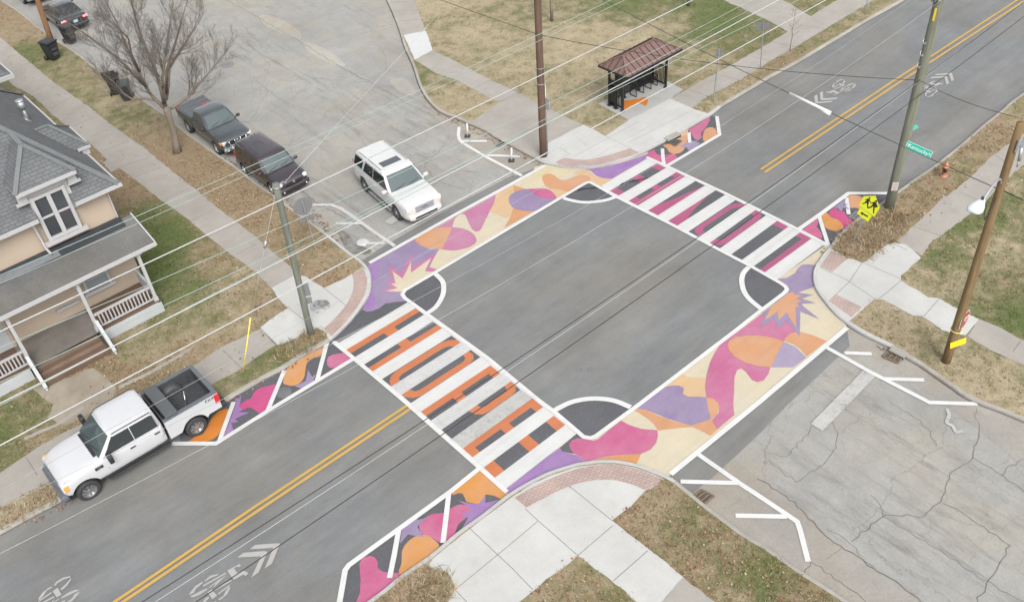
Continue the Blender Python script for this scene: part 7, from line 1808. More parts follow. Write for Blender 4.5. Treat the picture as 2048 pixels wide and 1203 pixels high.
WB = [(20, 795), (512, 548), (799, 401), (1024, 283), (1079, 252), (1217, 183), (1374, 97), (1536, 13)]
WC = [(0, 661), (187, 574), (307, 524), (512, 424), (702, 333), (912, 233), (1024, 177), (1184, 100), (1297, 45), (1387, 0)]
wire('lowest of the thick pale wires crossing in front of the house porch', run(WA, 14.4), .014, M['wire_white'])
wire('middle of the three thick pale wires, touching the dark brown pole', run(WB, 15.4), .014, M['wire_white'])
wire('highest of the three thick pale wires, over the white suv', run(WC, 16.6), .014, M['wire_white'])
wire('greenish wire running just above the middle thick pale wire', run([(1024, 273), (1257, 150), (1391, 77), (1536, 0)], 15.9), .007, M['wire_green'])
wire('greenish wire crossing the middle of the porch roof', run([(0, 694), (180, 621), (307, 563), (512, 476)], 16.1), .007, M['wire_green'])
wire('greenish wire crossing the lower porch railing', run([(0, 764), (207, 668), (330, 609), (512, 524)], 15.0), .007, M['wire_green'])
wire('upper of the twin thin greenish wires across the porch roof', run([(0, 553), (255, 438), (340, 401), (512, 328), (832, 185), (1024, 95), (1211, 5)], 17.6), .007, M['wire_green'])
wire('lower of the twin thin greenish wires across the porch roof', run([(0, 569), (267, 448), (373, 403), (512, 342), (840, 195), (1024, 106), (1240, 5)], 17.5), .006, M['wire_green'])
wire('thin pale wire crossing over the white pickup', run([(0, 1094), (120, 1040), (512, 854), (619, 802), (1024, 540), (1178, 455), (1480, 284)], 13.5), .004, M['wire_white'])
wire('hair thin grey wire along the upper mural band', run([(512, 690), (740, 575), (1024, 405), (1180, 318), (1536, 118)], 14.0), .004, M['wire_grey'])
wire('hair thin grey wire over the bed of the white pickup', run([(60, 985), (440, 800), (700, 672), (1010, 500), (1340, 314)], 13.2), .004, M['wire_grey'])
wire('upper black wire crossing the junction to the thick pole', run([(283, 1203), (512, 1059), (905, 802), (1024, 724), (1391, 478), (1504, 401), (1709, 253), (1823, 173)], 15.45), .013, M['wire_black'])
wire('pale wire running between the black wires to the thick pole', run([(310, 1203), (512, 1072), (925, 802), (1024, 734), (1394, 481), (1511, 401), (1819, 177)], 15.55), .0075, M['wire_white'])
wire('lower black wire crossing the junction to the thick pole', run([(391, 1203), (512, 1122), (725, 977), (889, 865), (982, 802), (1024, 771), (1417, 498), (1536, 411), (1809, 213)], 15.3), .014, M['wire_black'])
# span from far left over the shelter to both poles
def pt_on_pole(b, d, px, py):
    best = None
    for k in range(400):
        z = BZ + k * .035; p = on(b, d, z); q = RC.transposed() @ (p - CAMP); x = CXP + FPX * q.x / -q.z; y = CYP - FPX * q.y / -q.z
        dd = (x - px) ** 2 + (y - py) ** 2
        if best is None or dd < best[0]: best = (dd, p)
    return best[1]
pA = pt_on_pole(b1, d1, 1078, 70); pB = pt_on_pole(b2, d2, 1838, 160); pC = pt_on_pole(b4, d4, 2045, 240)
far = ray(900, 8); tt = 62.0; 
dA = (pA - Vector((*G(875, -2, pA.z + .4), pA.z + .4)))
wire('black cable slung from the dark brown pole over the bus shelter to the thick pole', [pA - dA * 1.6, pA - dA * .8, pA], .013, M['wire_black'])['label'] = 'black cable running from the dark brown pole toward the top edge'
wire('black cable slung from the dark brown pole over the bus shelter to the thick pole', [pA, pB], .014, M['wire_black'], sag=.35)
wire('black cable from the thick pole to the hardware on the tan pole', [pB, pC + Vector((-.1, .1, .1))], .010, M['wire_black'], sag=.15)
# cable that carries the street name sign
pD = pt_on_pole(b4, d4, 1998, 378)
vd = Vector(G(1437, 118, pD.z + .3)) - Vector((pD.x, pD.y)); far_ = Vector((pD.x + vd.x * 1.9, pD.y + vd.y * 1.9, pD.z + .9))
def on_span(px, py):
    """where the sight line crosses the upright plane of the cable"""
    n = Vector((-vd.y, vd.x)); d = ray(px, py); t = n.dot(Vector((pD.x, pD.y))) / n.dot(Vector((d.x, d.y))); return CAMP + d * t
SP = [on_span(*p) for p in ((1204, 0), (1297, 48), (1384, 90), (1437, 118), (1579, 187), (1661, 227), (1809, 293), (1899, 337), (1983, 370))]
spx = [(Vector((p.x, p.y)) - Vector((pD.x, pD.y))).length for p in SP]; cf = np.polyfit(spx, [p.z for p in SP], 2)
vdn = vd.normalized()
cable = [(pD.x + vdn.x * s_, pD.y + vdn.y * s_, float(np.polyval(cf, s_))) for s_ in np.linspace(0, max(spx) + 14, 40)]
wire('dark cable holding the green street name sign and a white sleeve', cable, .015, plain('cable_dark', (.04, .042, .042), .5, var=0))
wire('dark cable leaving the tan pole at the lamp toward the right edge', [pD, pD + Vector((-vdn.x * 9, -vdn.y * 9, -.35))], .014, M['wire_black'])
sl0, sl1 = spx[4], spx[5]
bm = bmesh.new(); P_ = lambda s_, dz=0: Vector((pD.x + vdn.x * s_, pD.y + vdn.y * s_, float(np.polyval(cf, s_)) + dz))
bm_tube(bm, [P_(sl0), P_(sl1)], .055, 8); bm_tube(bm, [P_(sl1, -.05), P_(sl1 + (sl0 - sl1) * .22, -.05)], .07, 8); o = fin('cable_sleeve', bm, plain('sleeve_white', (.5, .5, .5), .5, var=.02), None, True); tag(o, 'white protective sleeve on the dark cable over the far bicycle symbol', 'cable sleeve')
# hanging name sign
a_ = P_((Vector((on_span(1811, 290).x, on_span(1811, 290).y)) - Vector((pD.x, pD.y))).length); b_ = P_((Vector((on_span(1861, 312).x, on_span(1861, 312).y)) - Vector((pD.x, pD.y))).length)
cs = (a_ + b_) / 2; wd = (b_ - a_).length; xd = (b_ - a_).normalized()
hh = wd * .26; cs = cs + Vector((0, 0, .0))
e = empty('street_name_sign', cs); tag(e, 'green W Kentucky street name sign hanging on the dark cable', 'street name sign')
zz = xd.cross(Vector((0, 0, 1))).normalized(); 
if zz.dot(CAMP - cs) < 0: zz = -zz
zz = (zz + Vector((0, 0, .55))).normalized()
xx = xd if xd.cross(zz).z < 0 else xd
yy_ = zz.cross(xx).normalized()
if yy_.z < 0: xx = -xx; yy_ = zz.cross(xx).normalized()
fr = Matrix((xx, yy_, zz)).transposed().to_4x4()
W_ = M_white = plain('sign_white3', (.5, .5, .5), .5, var=0)
rect = lambda w, h: [(-w / 2, -h / 2), (w / 2, -h / 2), (w / 2, h / 2), (-w / 2, h / 2)]
plate(e, 'border', rect(wd, hh), fr @ Matrix.Translation((0, hh * .45, 0)), .006, W_); plate(e, 'sign_plate', rect(wd * .975, hh * .9), fr @ Matrix.Translation((0, hh * .45, .007)), .002, plain('sign_green2', (.0, .30, .21), .4, var=.02))
for body_, sx, x_, y_ in (('W', .5, -.44, .02), ('Kentucky', .72, -.02, 0), ('St', .42, .43, .04)):
    t_ = text(e, 'lettering', body_, (0, 0, 0), (0, 0, 0), hh * sx, W_); t_.matrix_local = fr @ Matrix.Translation((wd * x_, hh * (.43 + y_), .011)) @ Matrix.Diagonal((1.12, 1, 1, 1))
# pole guy and its yellow guard
gA = on(b3, d3, 7.1); gb = Vector((*G(484, 745, BZ), BZ)); gt = near_axis(gb.x, gb.y, 500, 636)
gdir = (gA - gb)
gt = gb + gdir * .33
# follow the photo: guard top
gt2 = at_h(501, 635, gt.z)
wire('thin guy wire from the top of the thin weathered pole to the yellow guard', [gA, (gA + gt2) / 2, gt2], .007, M['wire_white'], 'guy_wire')
bm = bmesh.new(); bm_tube(bm, [gb - Vector((0, 0, .1)), gt2], .02, 8); o = fin('guy_guard', bm, plain('guard_yellow', (.72, .52, .02), .45, var=.03), None, True); tag(o, 'slim yellow plastic guard on the guy wire by the front sidewalk', 'guy guard')
pIns = gA.lerp(gt2, .42); bm = bmesh.new(); bm_tube(bm, [pIns - (gA - gt2).normalized() * .14, pIns + (gA - gt2).normalized() * .14], .05, 8); o = fin('guy_insulator', bm, M['metal'], None, True); tag(o, 'small pale insulator halfway down the guy wire', 'insulator')
# service wire rising from the thin pole to the upper right
sv = [gA + Vector((.4, .1, 0))] + [onX(px_, py_, x_) for px_, py_, x_ in ((719, 200, 17.5), (809, 103, 20.3), (902, 0, 24.0))]
wire('thin service wire climbing from the thin weathered pole to the top edge', sv, .008, M['wire_white'])
# ================================================================== bins, hydrant, drains, manholes, posts
BIN = plain('bin_plastic', (.014, .015, .017), .5, var=.1)
BINS = plain('bin_plastic_grey', (.035, .036, .038), .45, var=.1)
def wbin(label, base_px, rz, lid=0.0, tilt=0.0, s=1.0, mat=None):
    """wheeled bin; lid = opening angle"""
    m = mat or BIN
    p = G(*base_px, BZ); e = empty('wheeled_bin', (p[0], p[1], BZ), rz); e.rotation_euler = (tilt, 0, rz); tag(e, label, 'bin', 'wheeled bins by the kerb')
    e.scale = (s, s, s)
    bm = bmesh.new(); rings = []
    for z, w, d in ((.06, .23, .24), (.55, .27, .29), (.92, .30, .34), (.96, .325, .365)):
        rings.append([(-w, -d, z), (w, -d, z), (w, d, z), (-w, d, z)])
    ring_loft(bm, rings, True, lid == 0.0); bmesh.ops.bevel(bm, geom=[x for x in bm.edges if abs(x.verts[0].co.z - x.verts[1].co.z) > .2], offset=.03, segments=2, affect='EDGES'); fin('body', bm, m, e)
    if lid:
        bm = bmesh.new(); bm_box(bm, (0, 0, .5), (.5, .54, .04)); fin('inner_floor', bm, M['black'], e)
    bm = bmesh.new(); bm_box(bm, (0, -.36, .03), (.66, .78, .05), bev=.02); bm_box(bm, (0, -.36, .06), (.5, .6, .03), bev=.012)
    l_ = fin('lid', bm, m, e); l_.location = (0, .36, .98); l_.rotation_euler = (-lid, 0, 0)
    bm = bmesh.new(); bm_tube(bm, [(-.26, .43, .93), (.26, .43, .93)], .018, 8); bm_bar(bm, (-.24, .35, .9), (-.24, .44, .93), .03, .05); bm_bar(bm, (.24, .35, .9), (.24, .44, .93), .03, .05); fin('handle', bm, m, e)
    bm = bmesh.new(); bm_box(bm, (0, -.335, .62), (.36, .02, .1), (-.12, 0, 0), .008); bm_box(bm, (0, -.30, .35), (.3, .02, .16), (-.12, 0, 0), .008); fin('front_rib', bm, BINS, e)
    for sg in (-1, 1):
        bm = bmesh.new(); bm_lathe(bm, [(0, -.03), (.11, -.03), (.13, -.015), (.13, .015), (.11, .03), (0, .03)], 16, Matrix.Translation((sg * .29, .26, .13)) @ Matrix.Rotation(math.pi / 2, 4, 'Y')); fin('wheel', bm, m, e)
    return e
wbin('black wheeled bin with its lid shut below the far leaning pole', (109, 118), .35, 0, 0, 1.18)
wbin('black wheeled bin standing in the road right behind the dark sedan', (143, 84), .2, 0, 0, 1.1)
wbin('black wheeled bin with its lid thrown open, left of the pair near the bare tree', (236, 186), 2.7, 2.2, 0, 1.15)
wbin('greyish wheeled bin, right of the pair near the bare tree', (257, 198), -.5, 0, .1, 1.05, BINS)

hy = G(1887, 352, BZ); e = empty('fire_hydrant', (hy[0], hy[1], BZ), .3); e.scale = (.9, .9, .92); tag(e, 'faded orange fire hydrant with a black outlet cap on the leafy verge', 'fire hydrant')
OR = plain('hydrant_orange', alb(226, 152, 118), .5, var=.12)
bm = bmesh.new(); bm_lathe(bm, [(0, .0), (.19, 0), (.19, .04), (.13, .06), (.12, .12), (.125, .5), (.17, .52), (.17, .56), (.14, .58), (.13, .64), (.09, .72), (.04, .76), (.035, .81), (0, .81)], 18); fin('barrel', bm, OR, e)
for ang, r_, l_, m_ in ((math.pi * 1.05, .085, .24, M['black']), (math.pi * .55, .055, .2, OR), (math.pi * 1.55, .055, .2, OR)):
    bm = bmesh.new(); bm_lathe(bm, [(r_ * .8, .08), (r_ * .8, l_ - .06), (r_, l_ - .05), (r_, l_), (r_ * .4, l_ + .01), (.03, l_ + .03), (0, l_ + .03)], 12, Matrix.Translation((0, 0, .42)) @ Matrix.Rotation(ang, 4, 'Z') @ Matrix.Rotation(math.pi / 2, 4, 'Y')); fin('outlet', bm, m_, e)

def grate(label, quad, n, along=True, box=None, z=.04, mat=None):
    """drain grate on four photo corners; slats run from edge 0-1 to edge 3-2"""
    q = [Vector((*G(*p, z), 0)) for p in quad]; c = sum(q, Vector()) / 4
    e = empty('storm_drain', (c.x, c.y, 0)); tag(e, label, 'storm drain')
    q = [p - c for p in q]
    w_ = [(p.x, p.y) for p in q]
    sheet('pit', w_, z + .001, M['black'], e)
    bm = bmesh.new(); up = Vector((0, 0, z + .02))
    for a, b in zip(q, q[1:] + q[:1]): bm_bar(bm, a + up, b + up, .06, .03)
    for k in range(1, n):
        a = q[0].lerp(q[1], k / n); b = q[3].lerp(q[2], k / n); bm_bar(bm, a + up, b + up, (q[1] - q[0]).length / n * .42, .025)
    for t in (.33, .66): bm_bar(bm, q[0].lerp(q[3], t) + up, q[1].lerp(q[2], t) + up, .04, .03)
    fin('grate', bm, mat or M['iron'], e)
    if box:
        a, b = (Vector((*G(*p, BZ), 0)) - c for p in box)
        bm = bmesh.new(); bm_bar(bm, a + Vector((0, 0, .115)), b + Vector((0, 0, .115)), .34, .1); fin('inlet_hood', bm, M['conc_kerb'], e)
        d = (a - b).normalized(); nn = Vector((-d.y, d.x, 0)); s_ = -1 if nn.dot(-(a + b)) < 0 else 1
        bm = bmesh.new(); bm_bar(bm, a + nn * s_ * .172 + Vector((0, 0, .06)), b + nn * s_ * .172 + Vector((0, 0, .06)), .012, .09); fin('opening', bm, M['black'], e)
    return e
rust = plain('rusty_iron', alb(150, 132, 112), .8, var=.3, vs=14)
light_iron = plain('worn_iron', alb(170, 172, 168), .6, .2, var=.15, vs=14)
grate('iron storm drain grate in front of the bus shelter kerb', T('b', [(1300, 322), (1350, 290), (1448, 322), (1385, 368)]), 5, box=T('b', [(1290, 305), (1420, 240)]))
grate('pale iron drain grate beside the yellow school crossing sign', T('h', [(805, 512), (905, 432), (1040, 490), (935, 565)]), 7, mat=light_iron)
grate('rusty drain grate with a broken concrete hood at the stop sign corner', T('t4', [(688, 937), (722, 905), (812, 940), (778, 975)]), 7, box=T('t4', [(738, 885), (828, 930)]), mat=rust)
grate('rusty drain grate by the leafy bottom verge', [(1387, 991), (1403, 979), (1428, 992), (1408, 1008)], 6, mat=rust)
grate('dark kerb inlet clogged with leaves on the broken kerb behind the tall pole', tn([(880, 560), (960, 500), (1060, 520), (960, 585)]), 5, box=tn([(975, 450), (1085, 510)]))
def manhole(label, px, r, mat, z=.014, name='manhole_cover'):
    x, y = G(*px, z); e = empty(name, (x, y, 0)); tag(e, label, 'manhole cover', 'manhole covers')
    bm = bmesh.new(); bm_lathe(bm, [(0, z), (r * .86, z), (r * .88, z - .004), (r * .93, z - .004), (r * .95, z + .003), (r, z + .003), (r, z - .01)], 28); fin('cover', bm, mat, e)
    bm = bmesh.new()
    for k in range(6): bm_box(bm, (0, -r * .7 + k * r * .28, z + .001), (r * 1.3 * math.sqrt(max(.1, 1 - (-.7 + k * .28) ** 2)), .03, .004))
    fin('ribs', bm, mat, e)
speck = Sh('manhole_scuffed', .7); nn_ = speck.noise(2.6, 6, .8); M['scuffed'] = speck.out(speck.mix(speck.rng(nn_, .45, .55, 0, 1), alb(228, 230, 230), alb(150, 150, 148)))
manhole('round scuffed grey manhole cover set in the new slab beside the thin pole', (640, 612), .42, M['scuffed'], BZ + .022)
manhole('round manhole cover in the side street beyond the parked grey pickup', (455, 130), .42, plain('mh1', alb(158, 158, 160), .8, var=.15, vs=12), .006)
manhole('small round cover inside the pink hatched mural panel', (568, 784), .30, plain('mh2', alb(136, 136, 138), .7, var=.2, vs=14), .014)
for px in ((1158, 739), (1181, 738)):
    manhole('small faint round cap inside the junction near the bottom island' if px[0] < 1170 else 'small faint round cap to the right of a matching one in the junction', px, .13, M['asphalt'], .009)
x, y = G(725, 483, .03); e = empty('painted_cover', (x, y, 0)); tag(e, 'white painted oval drain cover lying in the hatched bay beside the stop sign', 'drain cover')
bm = bmesh.new(); bm_lathe(bm, [(0, .05), (.2, .045), (.27, .03), (.29, .0)], 20); fin('cover', bm, plain('white_cover', alb(236, 236, 234), .6, var=.06), e)
st_ = struct(sheet('gutter_stain', smooth(GP(T('z', [(655, 400), (700, 395), (760, 450), (830, 500), (890, 530), (880, 560), (800, 560), (730, 540), (690, 480)])), 4), .0075, (lambda s: s.out(s.mix(s.rng(s.noise(1.4, 7, .75), .4, .62, 0, 1), alb(178, 176, 170), alb(122, 118, 110))))(Sh('damp_stain', .8))), 'dark damp patch in the gutter beside the stop sign verge', 'stain')
for lab, bpx, tpx in (('white delineator post nearest the broken kerb', (935, 273), (934, 248)), ('white delineator post between the two hatch stripes', (1023, 322), (1023, 297))):
    b_ = Vector((*G(*bpx), 0)); t_ = near_axis(b_.x, b_.y, *tpx) - b_; e = empty('delineator_post', b_); tag(e, lab, 'delineator post', 'delineator posts')
    bm = bmesh.new(); bm_tube(bm, [(0, 0, .03), t_], .045, 10); bm_tube(bm, [t_ * .98, t_ * 1.02], .055, 10); fin('tube', bm, plain('post_white', (.45, .44, .44), .5, var=.03), e)
    bm = bmesh.new(); bm_box(bm, (0, 0, .025), (.30, .30, .04), (0, 0, .8), .01); bm_lathe(bm, [(0, .09), (.07, .08), (.09, .04)], 10); fin('foot', bm, M['trim'], e)

# ================================================================== trees
BARK = wood('bark_grey', alb(160, 146, 132), .3)
TWIG = plain('twig_bark', alb(150, 141, 133), .9, var=.15)
def grow(bm, p, d, L, r, lv, rng, up=.25, dens=1.0):
    """one shoot with its side shoots"""
    n = max(3, int(L / (.28 if lv < 2 else .16))); pts = [p.copy()]; q = p.copy(); dd = d.normalized()
    for i in range(n):
        dd = (dd + Vector((rng.uniform(-.16, .16), rng.uniform(-.16, .16), rng.uniform(-.1, .16) + up * .12))).normalized()
        q = q + dd * (L / n); pts.append(q.copy())
    rr = [max(.0038, r * (1 - .78 * i / n)) for i in range(n + 1)]
    bm_tube(bm, pts, rr, 5 if r > .03 else 3, False)
    if lv <= 0: return
    k = int(n * (1.5 if lv > 1 else 1.4) * dens)
    for j in range(k):
        t = rng.uniform(.18, 1.0); i = min(n - 1, int(t * n)); base = pts[i].lerp(pts[i + 1], t * n - i)
        ax = (pts[i + 1] - pts[i]).normalized(); s = ax.orthogonal().normalized(); s.rotate(Matrix.Rotation(rng.uniform(0, 6.283), 3, ax))
        nd = (ax * rng.uniform(.5, .95) + s * rng.uniform(.5, .9) + Vector((0, 0, up)))
        grow(bm, base, nd, L * rng.uniform(.32, .58) * (1.1 - .4 * t), max(.0048, rr[i] * .5), lv - 1, rng, up, dens)
def trace(D, pts):
    """limb through photo sightings, each at ground distance D+off from the camera foot"""
    out = []
    for px, py, off in pts:
        d = ray(px, py); t = (D + off) / math.hypot(d.x, d.y); out.append(CAMP + d * t)
    return out
def big_tree():
    b = Vector((*G(354, 304, BZ), BZ)); D = math.hypot(b.x, b.y); e = empty('tree', b); tag(e, 'large bare leafless tree with a fissured trunk beside the grey pickup', 'tree')
    rng = random.Random(11)
    def q(l): return [p - b for p in trace(D, l)]
    T3 = lambda l: [(x / 3, y / 3, o) for x, y, o in l]
    bm = bmesh.new()
    tr = q([(354, 304, 0), (352, 288, 0), (347, 262, 0), (340, 240, 0), (335, 224, .0), (331, 212, .05)])
    tr[0].z = -.15
    bm_tube(bm, tr, [.26, .18, .155, .155, .18, .14], 14)
    fin('trunk', bm, BARK, e, True)
    limbs = [(.09, T3([(985, 645, 0), (940, 605, .1), (895, 555, .2), (850, 470, .4), (820, 400, .6), (775, 310, .8), (735, 220, 1.0), (700, 130, 1.2), (650, 40, 1.4), (600, -60, 1.6)])),
             (.075, T3([(880, 520, .2), (810, 450, -.2), (760, 400, -.5), (690, 335, -.9), (620, 285, -1.2), (560, 240, -1.5), (490, 190, -1.8), (430, 150, -2.0)])),
             (.10, T3([(990, 640, 0), (985, 560, .1), (975, 470, .2), (985, 380, .3), (1000, 290, .5), (1015, 180, .8), (1030, 70, 1.0), (1040, -60, 1.2)])),
             (.085, T3([(985, 620, -.1), (965, 540, -.3), (940, 450, -.6), (900, 350, -.9), (860, 250, -1.2), (820, 130, -1.4), (790, 20, -1.6), (770, -60, -1.8)])),
             (.085, T3([(1025, 650, 0), (1075, 620, .2), (1130, 580, .4), (1170, 530, .6), (1215, 480, .8), (1260, 430, 1.0), (1300, 380, 1.2), (1335, 335, 1.3)])),
             (.09, T3([(995, 600, .1), (1010, 510, .4), (1010, 420, .8), (1050, 350, 1.2), (1100, 280, 1.6), (1150, 200, 2.0), (1190, 110, 2.3)])),
             (.07, T3([(1000, 560, -.2), (1000, 430, -.7), (1030, 320, -1.3), (1060, 230, -1.8), (1090, 120, -2.2), (1120, 20, -2.5)])),
             (.06, T3([(940, 605, .1), (870, 590, .5), (800, 600, .9), (740, 560, 1.3), (690, 500, 1.5), (620, 440, 1.7)])),
             (.06, T3([(835, 430, .5), (790, 330, 0), (770, 230, -.4), (700, 160, -.8), (640, 120, -1.2)]))]
    bl = bmesh.new(); bt = bmesh.new()
    for r, l in limbs:
        P = q(l); n = len(P); rr = [r * (1 - .8 * i / (n - 1)) + .008 for i in range(n)]
        bm_tube(bl, P, rr, 8)
        for i in range(1, n - 1):
            for k in range(4 if r > .08 else 3):
                t = rng.random(); base = P[i].lerp(P[i + 1], t); ax = (P[i + 1] - P[i]).normalized(); s = ax.orthogonal().normalized(); s.rotate(Matrix.Rotation(rng.uniform(0, 6.283), 3, ax))
                nd = ax * rng.uniform(.4, .9) + s * rng.uniform(.5, 1.0) + Vector((0, 0, .25))
                grow(bt, base, nd, rng.uniform(.9, 2.1) * (1.05 - .2 * i / n), rr[i] * .28, 2, rng, .4, .92)
        grow(bt, P[-1], P[-1] - P[-2], 1.0, .02, 2, rng)
    bmesh.ops.recalc_face_normals(bl, faces=bl.faces[:])
    lo = fin('limbs', bl, BARK, e, True)
    me = bpy.data.meshes.new('twigs'); bt.to_mesh(me); bt.free(); link('crown', me, TWIG, lo.parent)
big_tree()
def small_tree(label, bpx, h, r, lv, seed, spread=.5, thick=None, lean=(0, 0)):
    b = Vector((*G(*bpx, BZ), BZ)); e = empty('tree', b); tag(e, label, 'tree'); rng = random.Random(seed)
    bm = bmesh.new(); P = [Vector((lean[0] * t * h, lean[1] * t * h, t * h - (.1 if t == 0 else 0))) for t in np.linspace(0, 1, 7)]
    P = [p + Vector((rng.uniform(-.03, .03), rng.uniform(-.03, .03), 0)) * (1 if i else 0) for i, p in enumerate(P)]
    bm_tube(bm, P, [r * (1 - .75 * i / 6) for i in range(7)], 8); fin('trunk', bm, BARK, e, True)
    bt = bmesh.new()
    for k in range(int(6 + h * 3)):
        t = rng.uniform(.3, 1.0); i = min(5, int(t * 6)); base = P[i].lerp(P[i + 1], t * 6 - i); a = rng.uniform(0, 6.283)
        grow(bt, base, Vector((math.cos(a), math.sin(a), .8)), h * spread * rng.uniform(.4, .8) * (1.15 - t * .6), r * .35, lv, rng, .3, .8)
    me = bpy.data.meshes.new('crown'); bt.to_mesh(me); bt.free(); link('crown', me, TWIG, e)
small_tree('thin bare sapling on the verge beside the main road', (1580, 101), 2.5, .022, 1, 3, .38)
small_tree('slender bare tree on the lawn above the dark brown pole', (1104, 42), 5.5, .10, 2, 5, .4)
small_tree('bare young tree on the lawn at the top edge past the bus shelter', (1377, 12), 5.0, .11, 2, 6, .4)

# ================================================================== grass, leaves, straw
def vis(X, Y, m=60):
    R_ = np.array(RC.transposed()); V = np.stack([X, Y, np.full(len(X), BZ - CAMH)]); Q = R_ @ V
    px = CXP + FPX * Q[0] / -Q[2]; py = CYP - FPX * Q[1] / -Q[2]
    return (px > -m) & (px < 2048 + m) & (py > -m) & (py < 1203 + m), np.sqrt((V ** 2).sum(0))
KEEP = {'south': PATCH2}
def scatter(n, rng):
    """random lawn positions inside the picture and off the slabs"""
    X = rng.uniform(-4, 62, n); Y = rng.uniform(4, 82, n)
    v, dist = vis(X, Y); X, Y, dist = X[v], Y[v], dist[v]
    ok = np.zeros(len(X), bool)
    for k in BLOCK:
        ok |= inside(BLOCK[k], X, Y)
    ng = np.zeros(len(X), bool)
    for pl in NOGO: ng |= inside(pl, X, Y)
    ok &= ~ng
    ok |= inside(PATCH2, X, Y)
    ok &= ~((X < 7.7) & (Y > 33.0) & (Y < 45.2)); ok &= ~((X < 8.3) & (Y > 49.5))
    for k in KW:                                         # keep off the kerb stones
        P = np.array(KW[k]); 
        for i in range(0, len(X), 20000):
            sl = slice(i, i + 20000); d2 = ((X[sl, None] - P[None, :, 0]) ** 2 + (Y[sl, None] - P[None, :, 1]) ** 2).min(1); ok[sl] &= d2 > .045
    return X[ok], Y[ok], dist[ok]
def colmesh(name, V, F, C, mat):
    o = mesh_np(name, V, F, mat); ca = o.data.color_attributes.new('tint', 'FLOAT_COLOR', 'POINT')
    ca.data.foreach_set('color', np.c_[C, np.ones(len(C))].astype(np.float32).ravel()); return o
def tintmat(name, rough=.85):
    m, n, b = newmat(name); at = N(n, 'ShaderNodeVertexColor', layer_name='tint'); n.links.new(at.outputs[0], b.inputs['Base Color']); b.inputs['Roughness'].default_value = rough; b.inputs['Specular IOR Level'].default_value = .2
    return m
TINT = tintmat('dry_plant_matter')
A3 = lambda *c: np.array(alb(*c))
def blades(name, X, Y, z0, hmin, hmax, wid, lean, cols, rng, per=5, spread=.05):
    """tufts of bent blades, two triangles each"""
    n = len(X); X = np.repeat(X, per) + rng.normal(0, spread, n * per); Y = np.repeat(Y, per) + rng.normal(0, spread, n * per)
    C = np.repeat(cols, per, 0) * rng.uniform(.72, 1.3, (n * per, 1)); n *= per
    h = rng.uniform(hmin, hmax, n); a = rng.uniform(0, 2 * np.pi, n); l = rng.uniform(.2, 1, n) * lean * h; w = wid * rng.uniform(.6, 1.3, n)
    dx, dy = np.cos(a), np.sin(a); b = a + rng.uniform(.6, 2.4, n); wx, wy = np.cos(b) * w, np.sin(b) * w
    z = np.full(n, z0)
    p0 = np.c_[X - wx, Y - wy, z]; p1 = np.c_[X + wx, Y + wy, z]
    m = np.c_[X + dx * l * .45, Y + dy * l * .45, z + h * .65]; p2 = m + np.c_[wx, wy, 0 * w] * .8; p3 = m - np.c_[wx, wy, 0 * w] * .8
    p4 = np.c_[X + dx * l, Y + dy * l, z + h * .92]
    V = np.stack([p0, p1, p2, p3, p4], 1).reshape(-1, 3); i = np.arange(n)[:, None] * 5
    F = np.concatenate([i + [0, 1, 2], i + [0, 2, 3], i + [3, 2, 4]], 0)
    return colmesh(name, V, F, np.repeat(C, 5, 0), TINT)
def leaves(name, X, Y, z0, s0, s1, rng, cols=None, zj=.03):
    n = len(X); s = rng.uniform(s0, s1, n); a = rng.uniform(0, 2 * np.pi, n)
    u = np.c_[np.cos(a), np.sin(a), rng.normal(0, .35, n)] * s[:, None]; v = np.c_[-np.sin(a), np.cos(a), rng.normal(0, .35, n)] * (s * rng.uniform(.5, .85, n))[:, None]
    c = np.c_[X, Y, np.full(n, z0) + rng.uniform(.008, zj, n)]; k = np.c_[0 * s, 0 * s, s * rng.uniform(.1, .5, n)]
    V = np.stack([c - u, c - v * .9 + k * .4, c + u + k, c + v * .9 + k * .3], 1).reshape(-1, 3); i = np.arange(n)[:, None] * 4
    F = np.concatenate([i + [0, 1, 2], i + [0, 2, 3]], 0)
    pal = np.array([alb(*t) for t in ((208, 178, 142), (194, 160, 124), (176, 138, 106), (158, 118, 92), (222, 200, 166), (182, 130, 100), (150, 122, 100))])
    C = pal[rng.integers(0, len(pal), n)] * rng.uniform(.75, 1.2, (n, 1))
    return colmesh(name, V, F, np.repeat(C, 4, 0), TINT)
rg = np.random.default_rng(5)
X, Y, dist = scatter(560000, rg); L_ = lawn_at(X, Y)
u_ = rg.random(len(X)); near = np.clip((62 - dist) / 35, .15, 1)
nz = np.sin(X * 1.7 + np.sin(Y * 1.3) * 2) * np.sin(Y * 1.9 + np.sin(X * .9) * 2) * .5 + .5
g_ok = u_ < (.20 + .5 * L_[:, 0]) * near
cg = np.clip(L_[:, 0] + (nz - .5) * .6 + rg.normal(0, .18, len(X)), 0, 1)[:, None]
tw = L_[:, 2:3]; dry = A3(170, 156, 126) * (1 - tw) + A3(220, 204, 172) * tw; grn = A3(124, 142, 78); oli = A3(156, 152, 110)
cols = np.where(cg < .5, dry + (oli - dry) * (cg / .5), oli + (grn - oli) * ((cg - .5) / .5))
tag(blades('grass_tufts', X[g_ok], Y[g_ok], BZ, .03, .075, .012, 1.3, cols[g_ok], rg, 5, .06), 'short dry and green grass blades on the verges', 'grass', kind='stuff')
l_ok = (rg.random(len(X)) < (L_[:, 1] * (.35 + .9 * nz)) ** 1.5 * .95 * np.clip((75 - dist) / 40, .3, 1) + .008)
tag(leaves('fallen_leaves', X[l_ok], Y[l_ok], BZ, .026, .055, rg, zj=.05), 'brown fallen leaves scattered over the verges', 'fallen leaves', kind='stuff')
